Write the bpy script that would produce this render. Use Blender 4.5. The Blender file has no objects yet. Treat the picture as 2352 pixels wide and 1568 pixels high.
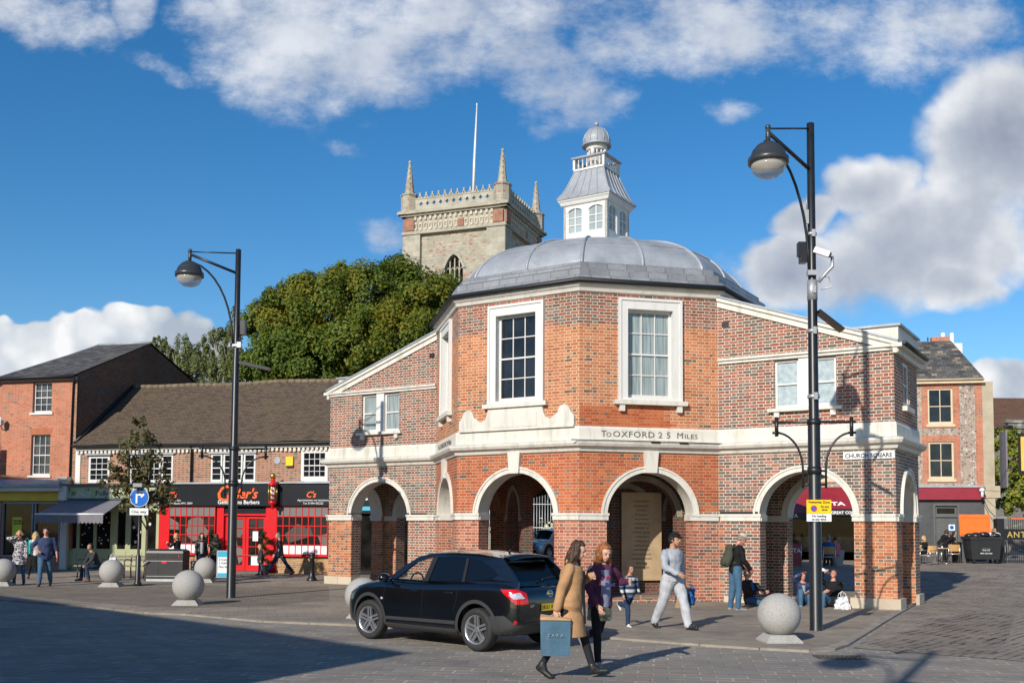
import bpy, bmesh, math, random
from mathutils import Vector, Matrix, noise
from mathutils.geometry import tessellate_polygon
R = math.radians
random.seed(7)
sc = bpy.context.scene
COL = sc.collection
# ---------------------------------------------------------------- camera
CAM_H = 2.0; FPX = 2320.8; PITCH = R(3.387); ROLL = R(0.336)
cam = bpy.data.cameras.new('camera'); cam_o = bpy.data.objects.new('camera', cam); COL.objects.link(cam_o)
cam.sensor_width = 36; cam.lens = FPX/2352*36; cam.shift_y = 287.9/2352; cam.clip_end = 3000
cam_o.location = (0, 0, CAM_H)
cam_o.rotation_euler = (Matrix.Rotation(R(90)+PITCH, 3, 'X') @ Matrix.Rotation(ROLL, 3, 'Z')).to_euler()
sc.camera = cam_o
def ray(px, py):                      # direction of a sight line, used to read positions off the photograph
    xr = (px-1176)/FPX; zr = -(py-784-287.9)/FPX
    x = xr*math.cos(ROLL)-zr*math.sin(ROLL); z = xr*math.sin(ROLL)+zr*math.cos(ROLL)
    return Vector((x, math.cos(PITCH)-z*math.sin(PITCH), math.sin(PITCH)+z*math.cos(PITCH)))
def G(px, py, z=0.0):
    d = ray(px, py); t = (z-CAM_H)/d.z; return Vector((d.x*t, d.y*t, z))
def AT(px, py, Y):
    d = ray(px, py); t = Y/d.y; return Vector((d.x*t, Y, CAM_H+d.z*t))
# ---------------------------------------------------------------- sun, sky, exposure
SUN_AZ = Vector((0.478, 0.878, 0)); SUN_EL = R(27)
sdir = Vector((SUN_AZ.x*math.cos(SUN_EL), SUN_AZ.y*math.cos(SUN_EL), -math.sin(SUN_EL)))
sun = bpy.data.lights.new('sun', 'SUN'); sun.energy = 4.6; sun.angle = R(0.53); sun.color = (1, 0.93, 0.82)
sun_o = bpy.data.objects.new('sun', sun); COL.objects.link(sun_o); sun_o.location = (-20, -40, 40)
sun_o.rotation_euler = sdir.to_track_quat('-Z', 'Y').to_euler()
sc.view_settings.view_transform = 'Standard'; sc.view_settings.look = 'None'
sc.view_settings.exposure = 0.12; sc.view_settings.gamma = 1

class NB:                             # terse node building
    def __init__(s, nt): s.nt = nt; s.n = nt.nodes; s.l = nt.links
    def new(s, t, **k):
        nd = s.n.new(t)
        for a, b in k.items(): setattr(nd, a, b)
        return nd
    def inp(s, sock, v):
        if v is None: return
        if isinstance(v, bpy.types.NodeSocket): s.l.new(v, sock)
        else:
            if sock.type == 'RGBA' and len(v) == 3: v = (*v, 1)
            sock.default_value = v
    def m(s, op, a, b=None, c=None, clamp=False):
        nd = s.new('ShaderNodeMath', operation=op, use_clamp=clamp)
        for i, v in enumerate((a, b, c)): s.inp(nd.inputs[i], v) if v is not None else None
        return nd.outputs[0]
    def mix(s, f, a, b, blend='MIX'):
        nd = s.new('ShaderNodeMix', data_type='RGBA', blend_type=blend)
        s.inp(nd.inputs[0], f); s.inp(nd.inputs[6], a); s.inp(nd.inputs[7], b); return nd.outputs[2]
    def noise(s, vec, scale, detail=2, rough=.5, dist=0, dim='3D'):
        nd = s.new('ShaderNodeTexNoise', noise_dimensions=dim)
        s.inp(nd.inputs['Vector'], vec); nd.inputs['Scale'].default_value = scale
        nd.inputs['Detail'].default_value = detail; nd.inputs['Roughness'].default_value = rough
        nd.inputs['Distortion'].default_value = dist; return nd.outputs[0]
    def white(s, vec, dim='3D'):
        nd = s.new('ShaderNodeTexWhiteNoise', noise_dimensions=dim); s.inp(nd.inputs['Vector'], vec); return nd
    def xyz(s, x, y, z=0.0):
        nd = s.new('ShaderNodeCombineXYZ'); s.inp(nd.inputs[0], x); s.inp(nd.inputs[1], y); s.inp(nd.inputs[2], z); return nd.outputs[0]
    def sep(s, v):
        nd = s.new('ShaderNodeSeparateXYZ'); s.inp(nd.inputs[0], v); return nd.outputs
    def step(s, v, e0, e1):           # smooth step
        nd = s.new('ShaderNodeMapRange', interpolation_type='SMOOTHSTEP'); s.inp(nd.inputs[0], v)
        nd.inputs[1].default_value = e0; nd.inputs[2].default_value = e1; return nd.outputs[0]
    def ramp(s, f, stops):
        nd = s.new('ShaderNodeValToRGB'); s.inp(nd.inputs[0], f); el = nd.color_ramp.elements
        while len(el) < len(stops): el.new(0.5)
        for e, (p, c) in zip(el, stops): e.position = p; e.color = (*c, 1)
        return nd.outputs[0]
    def bump(s, h, strength=.3, dist=.01):
        nd = s.new('ShaderNodeBump'); s.inp(nd.inputs['Height'], h); nd.inputs['Strength'].default_value = strength
        nd.inputs['Distance'].default_value = dist; return nd.outputs[0]

w = bpy.data.worlds.new('World'); sc.world = w; w.use_nodes = True; w.node_tree.nodes.clear()
b = NB(w.node_tree)
sky = b.new('ShaderNodeTexSky', sky_type='NISHITA'); sky.sun_disc = False; sky.sun_elevation = SUN_EL
sky.sun_rotation = math.atan2(-SUN_AZ.x, -SUN_AZ.y); sky.altitude = 200; sky.air_density = 1.0; sky.dust_density = 0.3; sky.ozone_density = 3.0
hs = b.new('ShaderNodeHueSaturation'); hs.inputs['Saturation'].default_value = 1.33; hs.inputs['Value'].default_value = 1.13; b.l.new(sky.outputs[0], hs.inputs['Color'])
tc = b.new('ShaderNodeTexCoord'); dx, dy, dz = b.sep(tc.outputs['Generated'])
ady = b.m('MAXIMUM', b.m('ABSOLUTE', dy), 0.12)
sx = b.m('DIVIDE', dx, ady); sz = b.m('DIVIDE', dz, ady)
pv = b.xyz(sx, sz, 0.0)
def skyuv(px, py):
    d = ray(px, py); return d.x/d.y, d.z/d.y
warp = b.noise(pv, 5.0, 4, .55); wx = b.m('MULTIPLY', b.m('SUBTRACT', warp, .5), .10)
warp2 = b.noise(b.xyz(sz, sx, 3.1), 6.0, 4, .55); wz = b.m('MULTIPLY', b.m('SUBTRACT', warp2, .5), .08)
cxx = b.m('ADD', sx, wx); czz = b.m('ADD', sz, wz)
def field(blobs):
    acc = None
    for bl in blobs:
        px, py, rx, ry, ang = bl[:5]; amp = bl[5] if len(bl) > 5 else 1.0
        u0, v0 = skyuv(px, py); rx_, ry_ = rx/FPX, ry/FPX; ca, sa = math.cos(R(ang)), math.sin(R(ang))
        du = b.m('SUBTRACT', cxx, u0); dv = b.m('SUBTRACT', czz, v0)
        a_ = b.m('ADD', b.m('MULTIPLY', du, ca/rx_), b.m('MULTIPLY', dv, sa/rx_))
        c_ = b.m('ADD', b.m('MULTIPLY', du, -sa/ry_), b.m('MULTIPLY', dv, ca/ry_))
        v_ = b.m('SUBTRACT', amp, b.m('ADD', b.m('MULTIPLY', a_, a_), b.m('MULTIPLY', c_, c_)))
        acc = v_ if acc is None else b.m('MAXIMUM', acc, v_)
    return b.m('MAXIMUM', acc, -1.2)
thin = field([(640, 60, 270, 190, -25), (900, 120, 240, 110, 0), (1000, 20, 560, 110, 0), (1270, 190, 190, 95, -25), (1640, 60, 260, 120, 0),
              (2010, 70, 330, 130, 0), (1430, 90, 140, 90, 0), (2330, 170, 130, 70, 60), (110, 45, 170, 70, -15), (350, 150, 110, 34, -15, .45), (880, 520, 85, 55, 10, .5), (785, 320, 70, 30, 0, .2), (1260, 545, 70, 40, 0, .35), (1660, 640, 80, 50, 0, .3),
              (1930, 390, 90, 40, 35, .6), (1700, 250, 90, 50, 0, .2), (20, 10, 120, 60, 0), (300, 20, 60, 90, 0)])
thick = field([(2140, 560, 300, 145, 12), (2300, 330, 210, 190, 60), (1800, 610, 130, 80, 20), (2000, 430, 140, 80, 10), (2200, 660, 120, 60, 0), (1850, 500, 130, 50, 20)])
low = field([(90, 830, 250, 92, 0), (340, 805, 170, 88, 0), (470, 840, 120, 75, 0), (540, 870, 90, 60, 0), (200, 800, 110, 60, 0), (2330, 870, 110, 62, 0), (-100, 790, 160, 60, 0), (-300, 830, 200, 90, 0), (2600, 840, 200, 90, 0)])
f1 = b.noise(pv, 7.5, 8, .53); f2 = b.noise(b.xyz(b.m('SUBTRACT', sx, .012), b.m('ADD', sz, .026), 0.0), 7.5, 8, .53); f3 = b.noise(pv, 3.2, 5, .55)
wisp = b.noise(b.xyz(sx, b.m('MULTIPLY', sz, 1.6), 5.0), 16.0, 8, .68)
n1 = b.m('SUBTRACT', f1, .5)
dn_thin = b.m('ADD', thin, b.m('MULTIPLY', b.m('ADD', n1, b.m('SUBTRACT', wisp, .5)), 2.7))
dn_thick = b.m('ADD', thick, b.m('MULTIPLY', n1, 2.6))
vo = b.new('ShaderNodeTexVoronoi', feature='SMOOTH_F1'); vo.inputs['Scale'].default_value = 17.0; vo.inputs['Smoothness'].default_value = .35; b.l.new(b.xyz(b.m('ADD', cxx, 0.0), b.m('MULTIPLY', czz, 1.25), 0.0), vo.inputs['Vector'])
vo2 = b.new('ShaderNodeTexVoronoi', feature='SMOOTH_F1'); vo2.inputs['Scale'].default_value = 41.0; vo2.inputs['Smoothness'].default_value = .3; b.l.new(b.xyz(cxx, b.m('MULTIPLY', czz, 1.2), 2.0), vo2.inputs['Vector'])
lowpuff = b.m('SUBTRACT', 1.15, b.m('ADD', b.m('MULTIPLY', vo.outputs['Distance'], .95), b.m('MULTIPLY', vo2.outputs['Distance'], .5)), clamp=True)
dn_low = b.m('ADD', low, b.m('ADD', b.m('MULTIPLY', n1, 1.2), b.m('MULTIPLY', b.m('SUBTRACT', lowpuff, .5), .9)))
a_thin = b.m('MULTIPLY', b.step(dn_thin, -.3, 1.35), .9)
a_thick = b.m('MULTIPLY', b.step(dn_thick, -.35, .42), .97); a_low = b.step(dn_low, -.05, .22)
relief = b.m('MULTIPLY', b.m('SUBTRACT', f1, f2), 2.0)
shade = b.m('ADD', b.m('ADD', .62, relief), b.m('MULTIPLY', b.m('SUBTRACT', f3, .5), -1.7), clamp=True)
thk = b.step(dn_thick, .2, 1.5)
shade_t = b.m('SUBTRACT', shade, b.m('MULTIPLY', thk, .55), clamp=True)
c_thin = b.ramp(shade, [(0, (.34, .41, .54)), (.5, (.50, .55, .64)), (1, (.76, .79, .84))])
c_thick = b.ramp(shade_t, [(0, (.30, .34, .43)), (.45, (.48, .52, .59)), (1, (.84, .85, .87))])
c_low = b.ramp(b.m('ADD', b.m('MULTIPLY', b.m('SUBTRACT', lowpuff, .5), 1.1), b.m('ADD', shade, -.02)), [(0, (.40, .46, .55)), (.5, (.60, .65, .71)), (1, (.88, .89, .9))])
SKS = 0.105
skc = b.new('ShaderNodeVectorMath', operation='SCALE'); b.l.new(hs.outputs[0], skc.inputs[0]); skc.inputs['Scale'].default_value = SKS
c = b.mix(a_thin, skc.outputs[0], c_thin); c = b.mix(a_thick, c, c_thick); c = b.mix(a_low, c, c_low)
bgn = b.new('ShaderNodeVectorMath', operation='SCALE'); b.l.new(c, bgn.inputs[0]); bgn.inputs['Scale'].default_value = 1/SKS
bg = b.new('ShaderNodeBackground'); b.l.new(bgn.outputs[0], bg.inputs[0]); bg.inputs[1].default_value = SKS
wo = b.new('ShaderNodeOutputWorld'); b.l.new(bg.outputs[0], wo.inputs[0])

# ---------------------------------------------------------------- materials
MATS = {}
def nmat(name):
    m = bpy.data.materials.new(name); m.use_nodes = True; nt = m.node_tree; nt.nodes.clear(); q = NB(nt)
    bs = q.new('ShaderNodeBsdfPrincipled'); o = q.new('ShaderNodeOutputMaterial'); nt.links.new(bs.outputs[0], o.inputs[0])
    MATS[name] = m; return m, q, bs
def objco(q): return q.new('ShaderNodeTexCoord').outputs['Object']
def uvco(q): return q.new('ShaderNodeUVMap', uv_map='uv').outputs[0]
def plain(name, col, rough=.6, metal=0, var=.12, scale=3.0, bump=0.0, bscale=40, spec=.5, alpha=1, trans=0, coat=0, dirt=None, dscale=1.2):
    if name in MATS: return MATS[name]
    m, q, bs = nmat(name); oc = objco(q)
    n = q.noise(oc, scale, 5, .6); lo = tuple(x*(1-var) for x in col); hi = tuple(min(1, x*(1+var)) for x in col)
    c_ = q.ramp(n, [(.3, lo), (.7, hi)])
    if dirt:
        dn_ = q.step(q.noise(oc, dscale, 6, .65), .52, .72); c_ = q.mix(q.m('MULTIPLY', dn_, .8), c_, dirt)
    q.inp(bs.inputs['Base Color'], c_); bs.inputs['Roughness'].default_value = rough; bs.inputs['Metallic'].default_value = metal
    bs.inputs['Specular IOR Level'].default_value = spec
    if coat: bs.inputs['Coat Weight'].default_value = coat; bs.inputs['Coat Roughness'].default_value = .03
    if trans: bs.inputs['Transmission Weight'].default_value = trans; bs.inputs['IOR'].default_value = 1.1
    if alpha < 1: bs.inputs['Alpha'].default_value = alpha
    if bump: q.l.new(q.bump(q.noise(oc, bscale, 4, .6), bump, .02), bs.inputs['Normal'])
    return m
def brick(name, reds, greys, pg_head, pg_str, mortar=(.55, .52, .45), rowh=.084, period=.375, joint=.0075, zones=(), rough=.85, msoft=.6):
    """Flemish bond; zones = (zlo, zhi, ulo, uhi, (reds, pg_head, pg_str, mortar)) picked brick by brick so the edges are toothed"""
    m, q, bs = nmat(name); u, v, _ = q.sep(uvco(q))
    rf = q.m('DIVIDE', v, rowh); row = q.m('FLOOR', rf); fv = q.m('SUBTRACT', rf, row)
    uu = q.m('ADD', q.m('DIVIDE', u, period), q.m('MULTIPLY', row, .5)); cell = q.m('FLOOR', uu); fu = q.m('SUBTRACT', uu, cell)
    head = q.m('GREATER_THAN', fu, .6667); idx = q.m('ADD', q.m('MULTIPLY', cell, 2.0), head)
    wn = q.white(q.xyz(idx, row, 0.0)); r1, r2, r3 = q.sep(wn.outputs['Color'])
    j = joint/period; jr = joint/rowh
    e1 = q.m('MINIMUM', fu, q.m('SUBTRACT', 1.0, fu)); e2 = q.m('ABSOLUTE', q.m('SUBTRACT', fu, .6667)); ev = q.m('MINIMUM', fv, q.m('SUBTRACT', 1.0, fv))
    wob = q.m('MULTIPLY', q.m('SUBTRACT', q.noise(q.xyz(u, v), 22.0, 3, .6), .5), .9)
    du_ = q.m('DIVIDE', q.m('MINIMUM', e1, e2), j); dv_ = q.m('DIVIDE', ev, jr)
    dd = q.m('ADD', q.m('MINIMUM', du_, dv_), wob)
    mort = q.m('SUBTRACT', 1.0, q.step(dd, .7, 1.5))
    big = q.noise(q.xyz(u, v), .7, 4, .6); pgm = q.m('MULTIPLY', q.m('SUBTRACT', big, .5), 1.2)
    def tint(reds_, ph, ps):
        rc = q.ramp(r1, [(i/(len(reds_)-1), c0) for i, c0 in enumerate(reds_)])
        gc = q.ramp(r3, [(i/(len(greys)-1), c0) for i, c0 in enumerate(greys)])
        pr = q.m('ADD', q.m('ADD', ps, q.m('MULTIPLY', head, ph-ps)), pgm)
        return q.mix(q.m('LESS_THAN', r2, pr), rc, gc)
    col = tint(reds, pg_head, pg_str); mc = q.mix(0.0, mortar, mortar)
    for (z0, z1, u0, u1_, (rd, ph, ps, mo)) in zones:
        jit = q.m('MULTIPLY', q.m('SUBTRACT', r3, .5), .22)
        vz = q.m('MULTIPLY', row, rowh); uz = q.m('ADD', q.m('MULTIPLY', q.m('SUBTRACT', cell, q.m('MULTIPLY', row, .5)), period), jit)
        f = q.m('MULTIPLY', q.m('MULTIPLY', q.m('GREATER_THAN', vz, z0), q.m('LESS_THAN', vz, z1)), q.m('MULTIPLY', q.m('GREATER_THAN', uz, u0), q.m('LESS_THAN', uz, u1_)))
        col = q.mix(f, col, tint(rd, ph, ps)); mc = q.mix(f, mc, mo)
    pat = q.noise(q.xyz(u, v, 7.0), .55, 5, .6); col = q.mix(.55, col, q.ramp(pat, [(.3, (.72, .66, .64)), (.5, (1, 1, 1)), (.7, (1.25, 1.12, 1.0))]), 'MULTIPLY')
    grime = q.noise(q.xyz(u, v, 2.0), 1.7, 6, .65); col = q.mix(q.m('MULTIPLY', q.step(grime, .35, .75), .45), col, (.62, .6, .58), 'MULTIPLY')
    fine = q.noise(q.xyz(u, v), 60.0, 3, .6); col = q.mix(.35, col, q.ramp(fine, [(.3, (.55, .55, .55)), (.7, (1, 1, 1))]), 'MULTIPLY')
    mc = q.mix(q.m('MULTIPLY', q.step(grime, .4, .8), .5), mc, (.6, .58, .52), 'MULTIPLY')
    q.inp(bs.inputs['Base Color'], q.mix(q.m('MULTIPLY', mort, msoft+.3), col, mc)); bs.inputs['Roughness'].default_value = rough
    bs.inputs['Specular IOR Level'].default_value = .25
    h = q.m('ADD', q.m('SUBTRACT', 1.0, mort), q.m('MULTIPLY', fine, .5)); q.l.new(q.bump(h, .55, .012), bs.inputs['Normal'])
    return m
REDS = [(.30, .085, .055), (.44, .15, .09), (.52, .21, .13), (.36, .11, .07)]
ORNG = [(.40, .125, .045), (.52, .20, .075), (.60, .27, .11), (.44, .15, .06)]
RUB = [(.40, .09, .035), (.47, .12, .045), (.54, .16, .06), (.36, .08, .035)]
GREY = [(.16, .13, .11), (.24, .19, .16), (.33, .27, .23), (.20, .145, .12)]
CREAM = (.62, .53, .42)
DRED = [(.24, .08, .055), (.34, .12, .08), (.42, .17, .115), (.28, .09, .06)]
DGREY = [(.12, .09, .075), (.18, .135, .11), (.24, .19, .16), (.15, .10, .08)]
ORNG = [(.41, .13, .06), (.52, .185, .085), (.58, .24, .12), (.45, .15, .07)]
brick('brick_octagon', DRED, DGREY, .72, .25, CREAM, zones=[(4.0, 7.35, -50, 50, (ORNG, .2, .02, (.70, .54, .36))), (2.36, 4.1, -50, 50, (RUB, .08, .02, (.50, .36, .26))), (0, 2.3, -50, 50, (REDS, .2, .06, (.62, .47, .36)))])
brick('brick_facet_right', DRED, DGREY, .72, .25, CREAM, zones=[(4.0, 7.35, -50, 50, (ORNG, .18, .02, (.66, .50, .34))), (2.36, 4.1, -50, 50, (RUB, .08, .02, (.46, .30, .2))), (0, 2.3, -50, 50, (REDS, .2, .06, (.62, .47, .36))), (4.0, 7.4, 2.85, 3.75, (RUB, .02, .0, (.46, .2, .1))), (4.0, 5.2, .9, 3.75, (RUB, .05, .0, (.46, .22, .12)))])
brick('brick_wing', DRED, DGREY, .85, .33, (.70, .62, .51), zones=[(2.25, 4.1, -50, 50, ([(.34, .12, .08), (.42, .18, .12), (.46, .26, .19)], 1.0, .6, (.64, .59, .50))), (0, 2.3, 8.1, 50, (ORNG, .42, .10, (.62, .44, .30))), (0, 2.3, -50, -8.1, (ORNG, .42, .10, (.62, .44, .30))), (0, 2.3, 2.7, 4.6, (ORNG, .42, .10, (.5, .36, .26)))])
brick('brick_wing_inner', [(.2, .06, .04), (.26, .09, .05)], GREY, .9, .4, (.3, .28, .24))
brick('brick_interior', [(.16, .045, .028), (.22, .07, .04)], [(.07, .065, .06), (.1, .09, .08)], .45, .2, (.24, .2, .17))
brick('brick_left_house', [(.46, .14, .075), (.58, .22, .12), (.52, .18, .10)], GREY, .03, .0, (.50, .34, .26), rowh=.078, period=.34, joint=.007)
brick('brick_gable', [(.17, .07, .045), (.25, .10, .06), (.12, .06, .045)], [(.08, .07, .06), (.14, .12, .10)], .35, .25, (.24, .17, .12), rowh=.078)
brick('brick_barber', [(.36, .14, .08), (.46, .20, .12), (.38, .17, .10)], [(.14, .11, .09), (.2, .16, .13)], .5, .1, (.50, .42, .33), rowh=.078)
brick('brick_yellow', [(.46, .25, .09), (.52, .31, .13), (.40, .17, .07)], GREY, .1, .03, (.5, .42, .3), rowh=.085)
brick('brick_painted', [(.105, .11, .115), (.115, .12, .125), (.10, .105, .11)], [(.1, .105, .11), (.1, .105, .11)], .0, .0, (.08, .085, .09), rowh=.085)
def flint(name, light=(.42, .40, .37)):
    m, q, bs = nmat(name); v = q.new('ShaderNodeTexVoronoi'); v.inputs['Scale'].default_value = 9.0; q.l.new(uvco(q), v.inputs['Vector'])
    r1, r2, r3 = q.sep(v.outputs['Color']); big = q.noise(uvco(q), 1.3, 3)
    cc = q.ramp(q.m('ADD', r1, q.m('MULTIPLY', q.m('SUBTRACT', big, .5), .5)), [(0, (.10, .09, .085)), (.35, (.24, .20, .17)), (.6, (.38, .28, .22)), (.8, light), (1, (.6, .58, .55))])
    e = q.step(v.outputs['Distance'], .35, .6); q.inp(bs.inputs['Base Color'], q.mix(e, cc, (.36, .28, .22))); bs.inputs['Roughness'].default_value = .8
    q.l.new(q.bump(q.m('SUBTRACT', 1.0, v.outputs['Distance']), .6, .03), bs.inputs['Normal']); return m
flint('flint')
def stone(name, base, dark, patch=None, blk=(.45, .22)):
    m, q, bs = nmat(name); u, v, _ = q.sep(uvco(q)); br = q.new('ShaderNodeTexBrick'); br.inputs['Scale'].default_value = 1
    br.inputs['Brick Width'].default_value = blk[0]; br.inputs['Row Height'].default_value = blk[1]; br.inputs['Mortar Size'].default_value = .012
    q.l.new(uvco(q), br.inputs['Vector']); q.inp(br.inputs['Color1'], base); q.inp(br.inputs['Color2'], tuple(x*.78 for x in base)); q.inp(br.inputs['Mortar'], tuple(x*.6 for x in base))
    n = q.noise(objco(q), .8, 7, .7); c_ = q.mix(q.m('MULTIPLY', q.step(n, .42, .7), .65), br.outputs['Color'], dark)
    if patch:
        w_ = q.white(q.xyz(q.m('FLOOR', q.m('DIVIDE', u, .3)), q.m('FLOOR', q.m('DIVIDE', v, .13)), 0.0)); pn = q.noise(q.xyz(u, v), .9, 3)
        c_ = q.mix(q.m('GREATER_THAN', q.m('ADD', w_.outputs['Value'], q.m('MULTIPLY', pn, .9)), 1.36), c_, patch)
    q.inp(bs.inputs['Base Color'], c_); bs.inputs['Roughness'].default_value = .9
    q.l.new(q.bump(q.noise(objco(q), 9, 6, .7), .4, .05), bs.inputs['Normal']); return m
stone('tower_stone', (.43, .40, .32), (.23, .21, .16), (.36, .17, .12), (.5, .26)); stone('tower_trim', (.45, .42, .34), (.21, .20, .16), None, (.8, .5))
stone('plinth_stone', (.56, .48, .36), (.36, .31, .24), None, (1.6, .9))
stone('flint_grey', (.22, .20, .18), (.12, .11, .10), (.32, .3, .28), (.16, .1))
def white_paint(name, base=(.80, .79, .74), streak=.5):
    m, q, bs = nmat(name); oc = objco(q); x, y, z = q.sep(oc)
    st = q.noise(q.xyz(q.m('MULTIPLY', x, 5), q.m('MULTIPLY', y, 5), q.m('MULTIPLY', z, .8)), 1.0, 7, .7)
    c_ = q.mix(q.m('MULTIPLY', q.step(st, .46, .74), streak), base, (.42, .41, .34)); q.inp(bs.inputs['Base Color'], c_)
    bs.inputs['Roughness'].default_value = .6; q.l.new(q.bump(q.noise(oc, 25, 5, .6), .15, .01), bs.inputs['Normal']); return m
white_paint('white_render', (.64, .61, .545), .85); white_paint('white_joinery', (.66, .65, .625), .35)
def lead(name, base=(.33, .36, .40), seam=None):
    m, q, bs = nmat(name); oc = objco(q); n = q.noise(oc, 1.1, 7, .65); n2 = q.noise(oc, 14, 5, .6)
    c_ = q.ramp(n, [(.3, tuple(x*.72 for x in base)), (.55, base), (.75, tuple(x*1.3 for x in base))])
    c_ = q.mix(.25, c_, q.ramp(n2, [(.3, (.5, .5, .5)), (.7, (1, 1, 1))]), 'MULTIPLY')
    if seam:
        u, v, _ = q.sep(uvco(q)); br = q.new('ShaderNodeTexBrick'); br.inputs['Scale'].default_value = 1; br.inputs['Brick Width'].default_value = seam[0]
        br.inputs['Row Height'].default_value = seam[1]; br.inputs['Mortar Size'].default_value = .016; q.l.new(uvco(q), br.inputs['Vector'])
        q.inp(br.inputs['Color1'], (1, 1, 1)); q.inp(br.inputs['Color2'], (.8, .8, .8)); q.inp(br.inputs['Mortar'], (.55, .55, .55)); c_ = q.mix(1.0, c_, br.outputs['Color'], 'MULTIPLY')
    q.inp(bs.inputs['Base Color'], c_); bs.inputs['Roughness'].default_value = .5; bs.inputs['Metallic'].default_value = .15
    q.l.new(q.bump(n2, .2, .01), bs.inputs['Normal']); return m
lead('lead', (.36, .385, .42)); lead('lead_courses', (.30, .31, .33), (.55, .28))
def tiles(name, cols, roww=.2, rowh=.13, moss=None):
    m, q, bs = nmat(name); u, v, _ = q.sep(uvco(q)); rf = q.m('DIVIDE', v, rowh); row = q.m('FLOOR', rf); fv = q.m('SUBTRACT', rf, row)
    uu = q.m('ADD', q.m('DIVIDE', u, roww), q.m('MULTIPLY', row, .5)); cell = q.m('FLOOR', uu); fu = q.m('SUBTRACT', uu, cell)
    r1, r2, r3 = q.sep(q.white(q.xyz(cell, row, 0.0)).outputs['Color']); c_ = q.ramp(r1, [(i/(len(cols)-1), c0) for i, c0 in enumerate(cols)])
    sh = q.m('LESS_THAN', fv, .16); gap = q.m('MAXIMUM', sh, q.m('LESS_THAN', fu, .06)); c_ = q.mix(q.m('MULTIPLY', gap, .75), c_, (.02, .017, .014))
    n = q.noise(q.xyz(u, v), .55, 6, .65)
    if moss: c_ = q.mix(q.m('MULTIPLY', q.step(n, .48, .72), .7), c_, moss)
    q.inp(bs.inputs['Base Color'], c_); bs.inputs['Roughness'].default_value = .9; bs.inputs['Specular IOR Level'].default_value = .2
    q.l.new(q.bump(q.m('ADD', fv, q.m('MULTIPLY', r2, .35)), .8, .03), bs.inputs['Normal']); return m
tiles('clay_tiles', [(.075, .056, .042), (.105, .077, .056), (.13, .092, .066), (.088, .068, .052)], moss=(.105, .09, .05))
tiles('slate_tiles', [(.05, .05, .055), (.085, .085, .09), (.12, .115, .11), (.065, .065, .07)], .35, .22)
tiles('patchy_slate', [(.05, .05, .055), (.10, .10, .105), (.12, .12, .12), (.075, .075, .075), (.3, .25, .18)], .3, .2)
tiles('brown_tiles', [(.11, .06, .045), (.15, .08, .055), (.12, .07, .05)], .2, .15)
def glassy(name, col=(.012, .014, .018), rough=.04, var=.5):
    m, q, bs = nmat(name); oc = objco(q); n = q.noise(oc, 1.7, 3); q.inp(bs.inputs['Base Color'], q.ramp(n, [(.35, tuple(x*(1-var) for x in col)), (.65, tuple(x*(1+var) for x in col))]))
    bs.inputs['Roughness'].default_value = rough; bs.inputs['Specular IOR Level'].default_value = .5; q.l.new(q.bump(q.noise(oc, .8, 2), .15, .05), bs.inputs['Normal']); return m
glassy('lantern_glass', (.28, .33, .34), .12, .2); glassy('window_glass'); glassy('window_glass_grey', (.05, .05, .05)); glassy('shop_glass', (.012, .011, .010), .05); MATS['shop_glass'].node_tree.nodes['Principled BSDF'].inputs['Specular IOR Level'].default_value = .2; plain('bag_print', (.22, .28, .32), .5, 0, 0)
m, q, bs = nmat('curtained_glass'); u, v, _ = q.sep(uvco(q)); fold = q.noise(q.xyz(q.m('MULTIPLY', u, 9), q.m('MULTIPLY', v, .4)), 2.0, 3)
q.inp(bs.inputs['Base Color'], q.ramp(fold, [(.3, (.15, .19, .20)), (.7, (.36, .42, .42))])); bs.inputs['Roughness'].default_value = .08
m, q, bs = nmat('netted_glass'); q.inp(bs.inputs['Base Color'], q.ramp(q.noise(uvco(q), 7, 3), [(.3, (.30, .36, .38)), (.7, (.46, .53, .55))])); bs.inputs['Roughness'].default_value = .1
plain('black_metal', (.012, .013, .015), .38, 0, .3, 6, spec=.5, dirt=(.03, .03, .032)); plain('gutter_black', (.012, .012, .012), .5)
plain('granite', (.36, .35, .33), .85, 0, .22, 45, .35, 60, dirt=(.27, .27, .23), dscale=2.2)
plain('red_paint', (.62, .008, .014), .35, 0, .1); plain('barber_black', (.012, .014, .018), .3); plain('sage_paint', (.36, .38, .22), .55, 0, .08)
plain('cream_paint', (.60, .58, .52), .6, 0, .1, dirt=(.4, .38, .32)); plain('grey_paint', (.30, .30, .30), .6); plain('dark_grey_paint', (.10, .105, .105), .5)
plain('yellow_paint', (.62, .42, .01), .45, 0, .1); plain('maroon_paint', (.26, .012, .03), .45, 0, .12); plain('steel', (.55, .56, .58), .3, .9); plain('galvanised', (.45, .46, .47), .5, .6)
plain('white_plastic', (.75, .75, .75), .4); plain('wood_weathered', (.22, .19, .15), .8, 0, .3, 8); plain('brass', (.65, .45, .12), .3, .9)
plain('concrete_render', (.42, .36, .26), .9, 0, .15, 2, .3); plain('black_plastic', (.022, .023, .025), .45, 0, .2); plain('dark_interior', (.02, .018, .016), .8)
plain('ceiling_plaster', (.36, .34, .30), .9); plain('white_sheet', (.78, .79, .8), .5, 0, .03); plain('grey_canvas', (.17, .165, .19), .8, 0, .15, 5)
plain('blue_sign', (.0, .12, .52), .35, 0, .05); plain('yellow_sign', (.85, .55, .01), .4, 0, .05); plain('orange_plastic', (.85, .17, .02), .4, 0, .1, 4); plain('parchment', (.44, .32, .19), .6, 0, .12, 3, .1)
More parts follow.
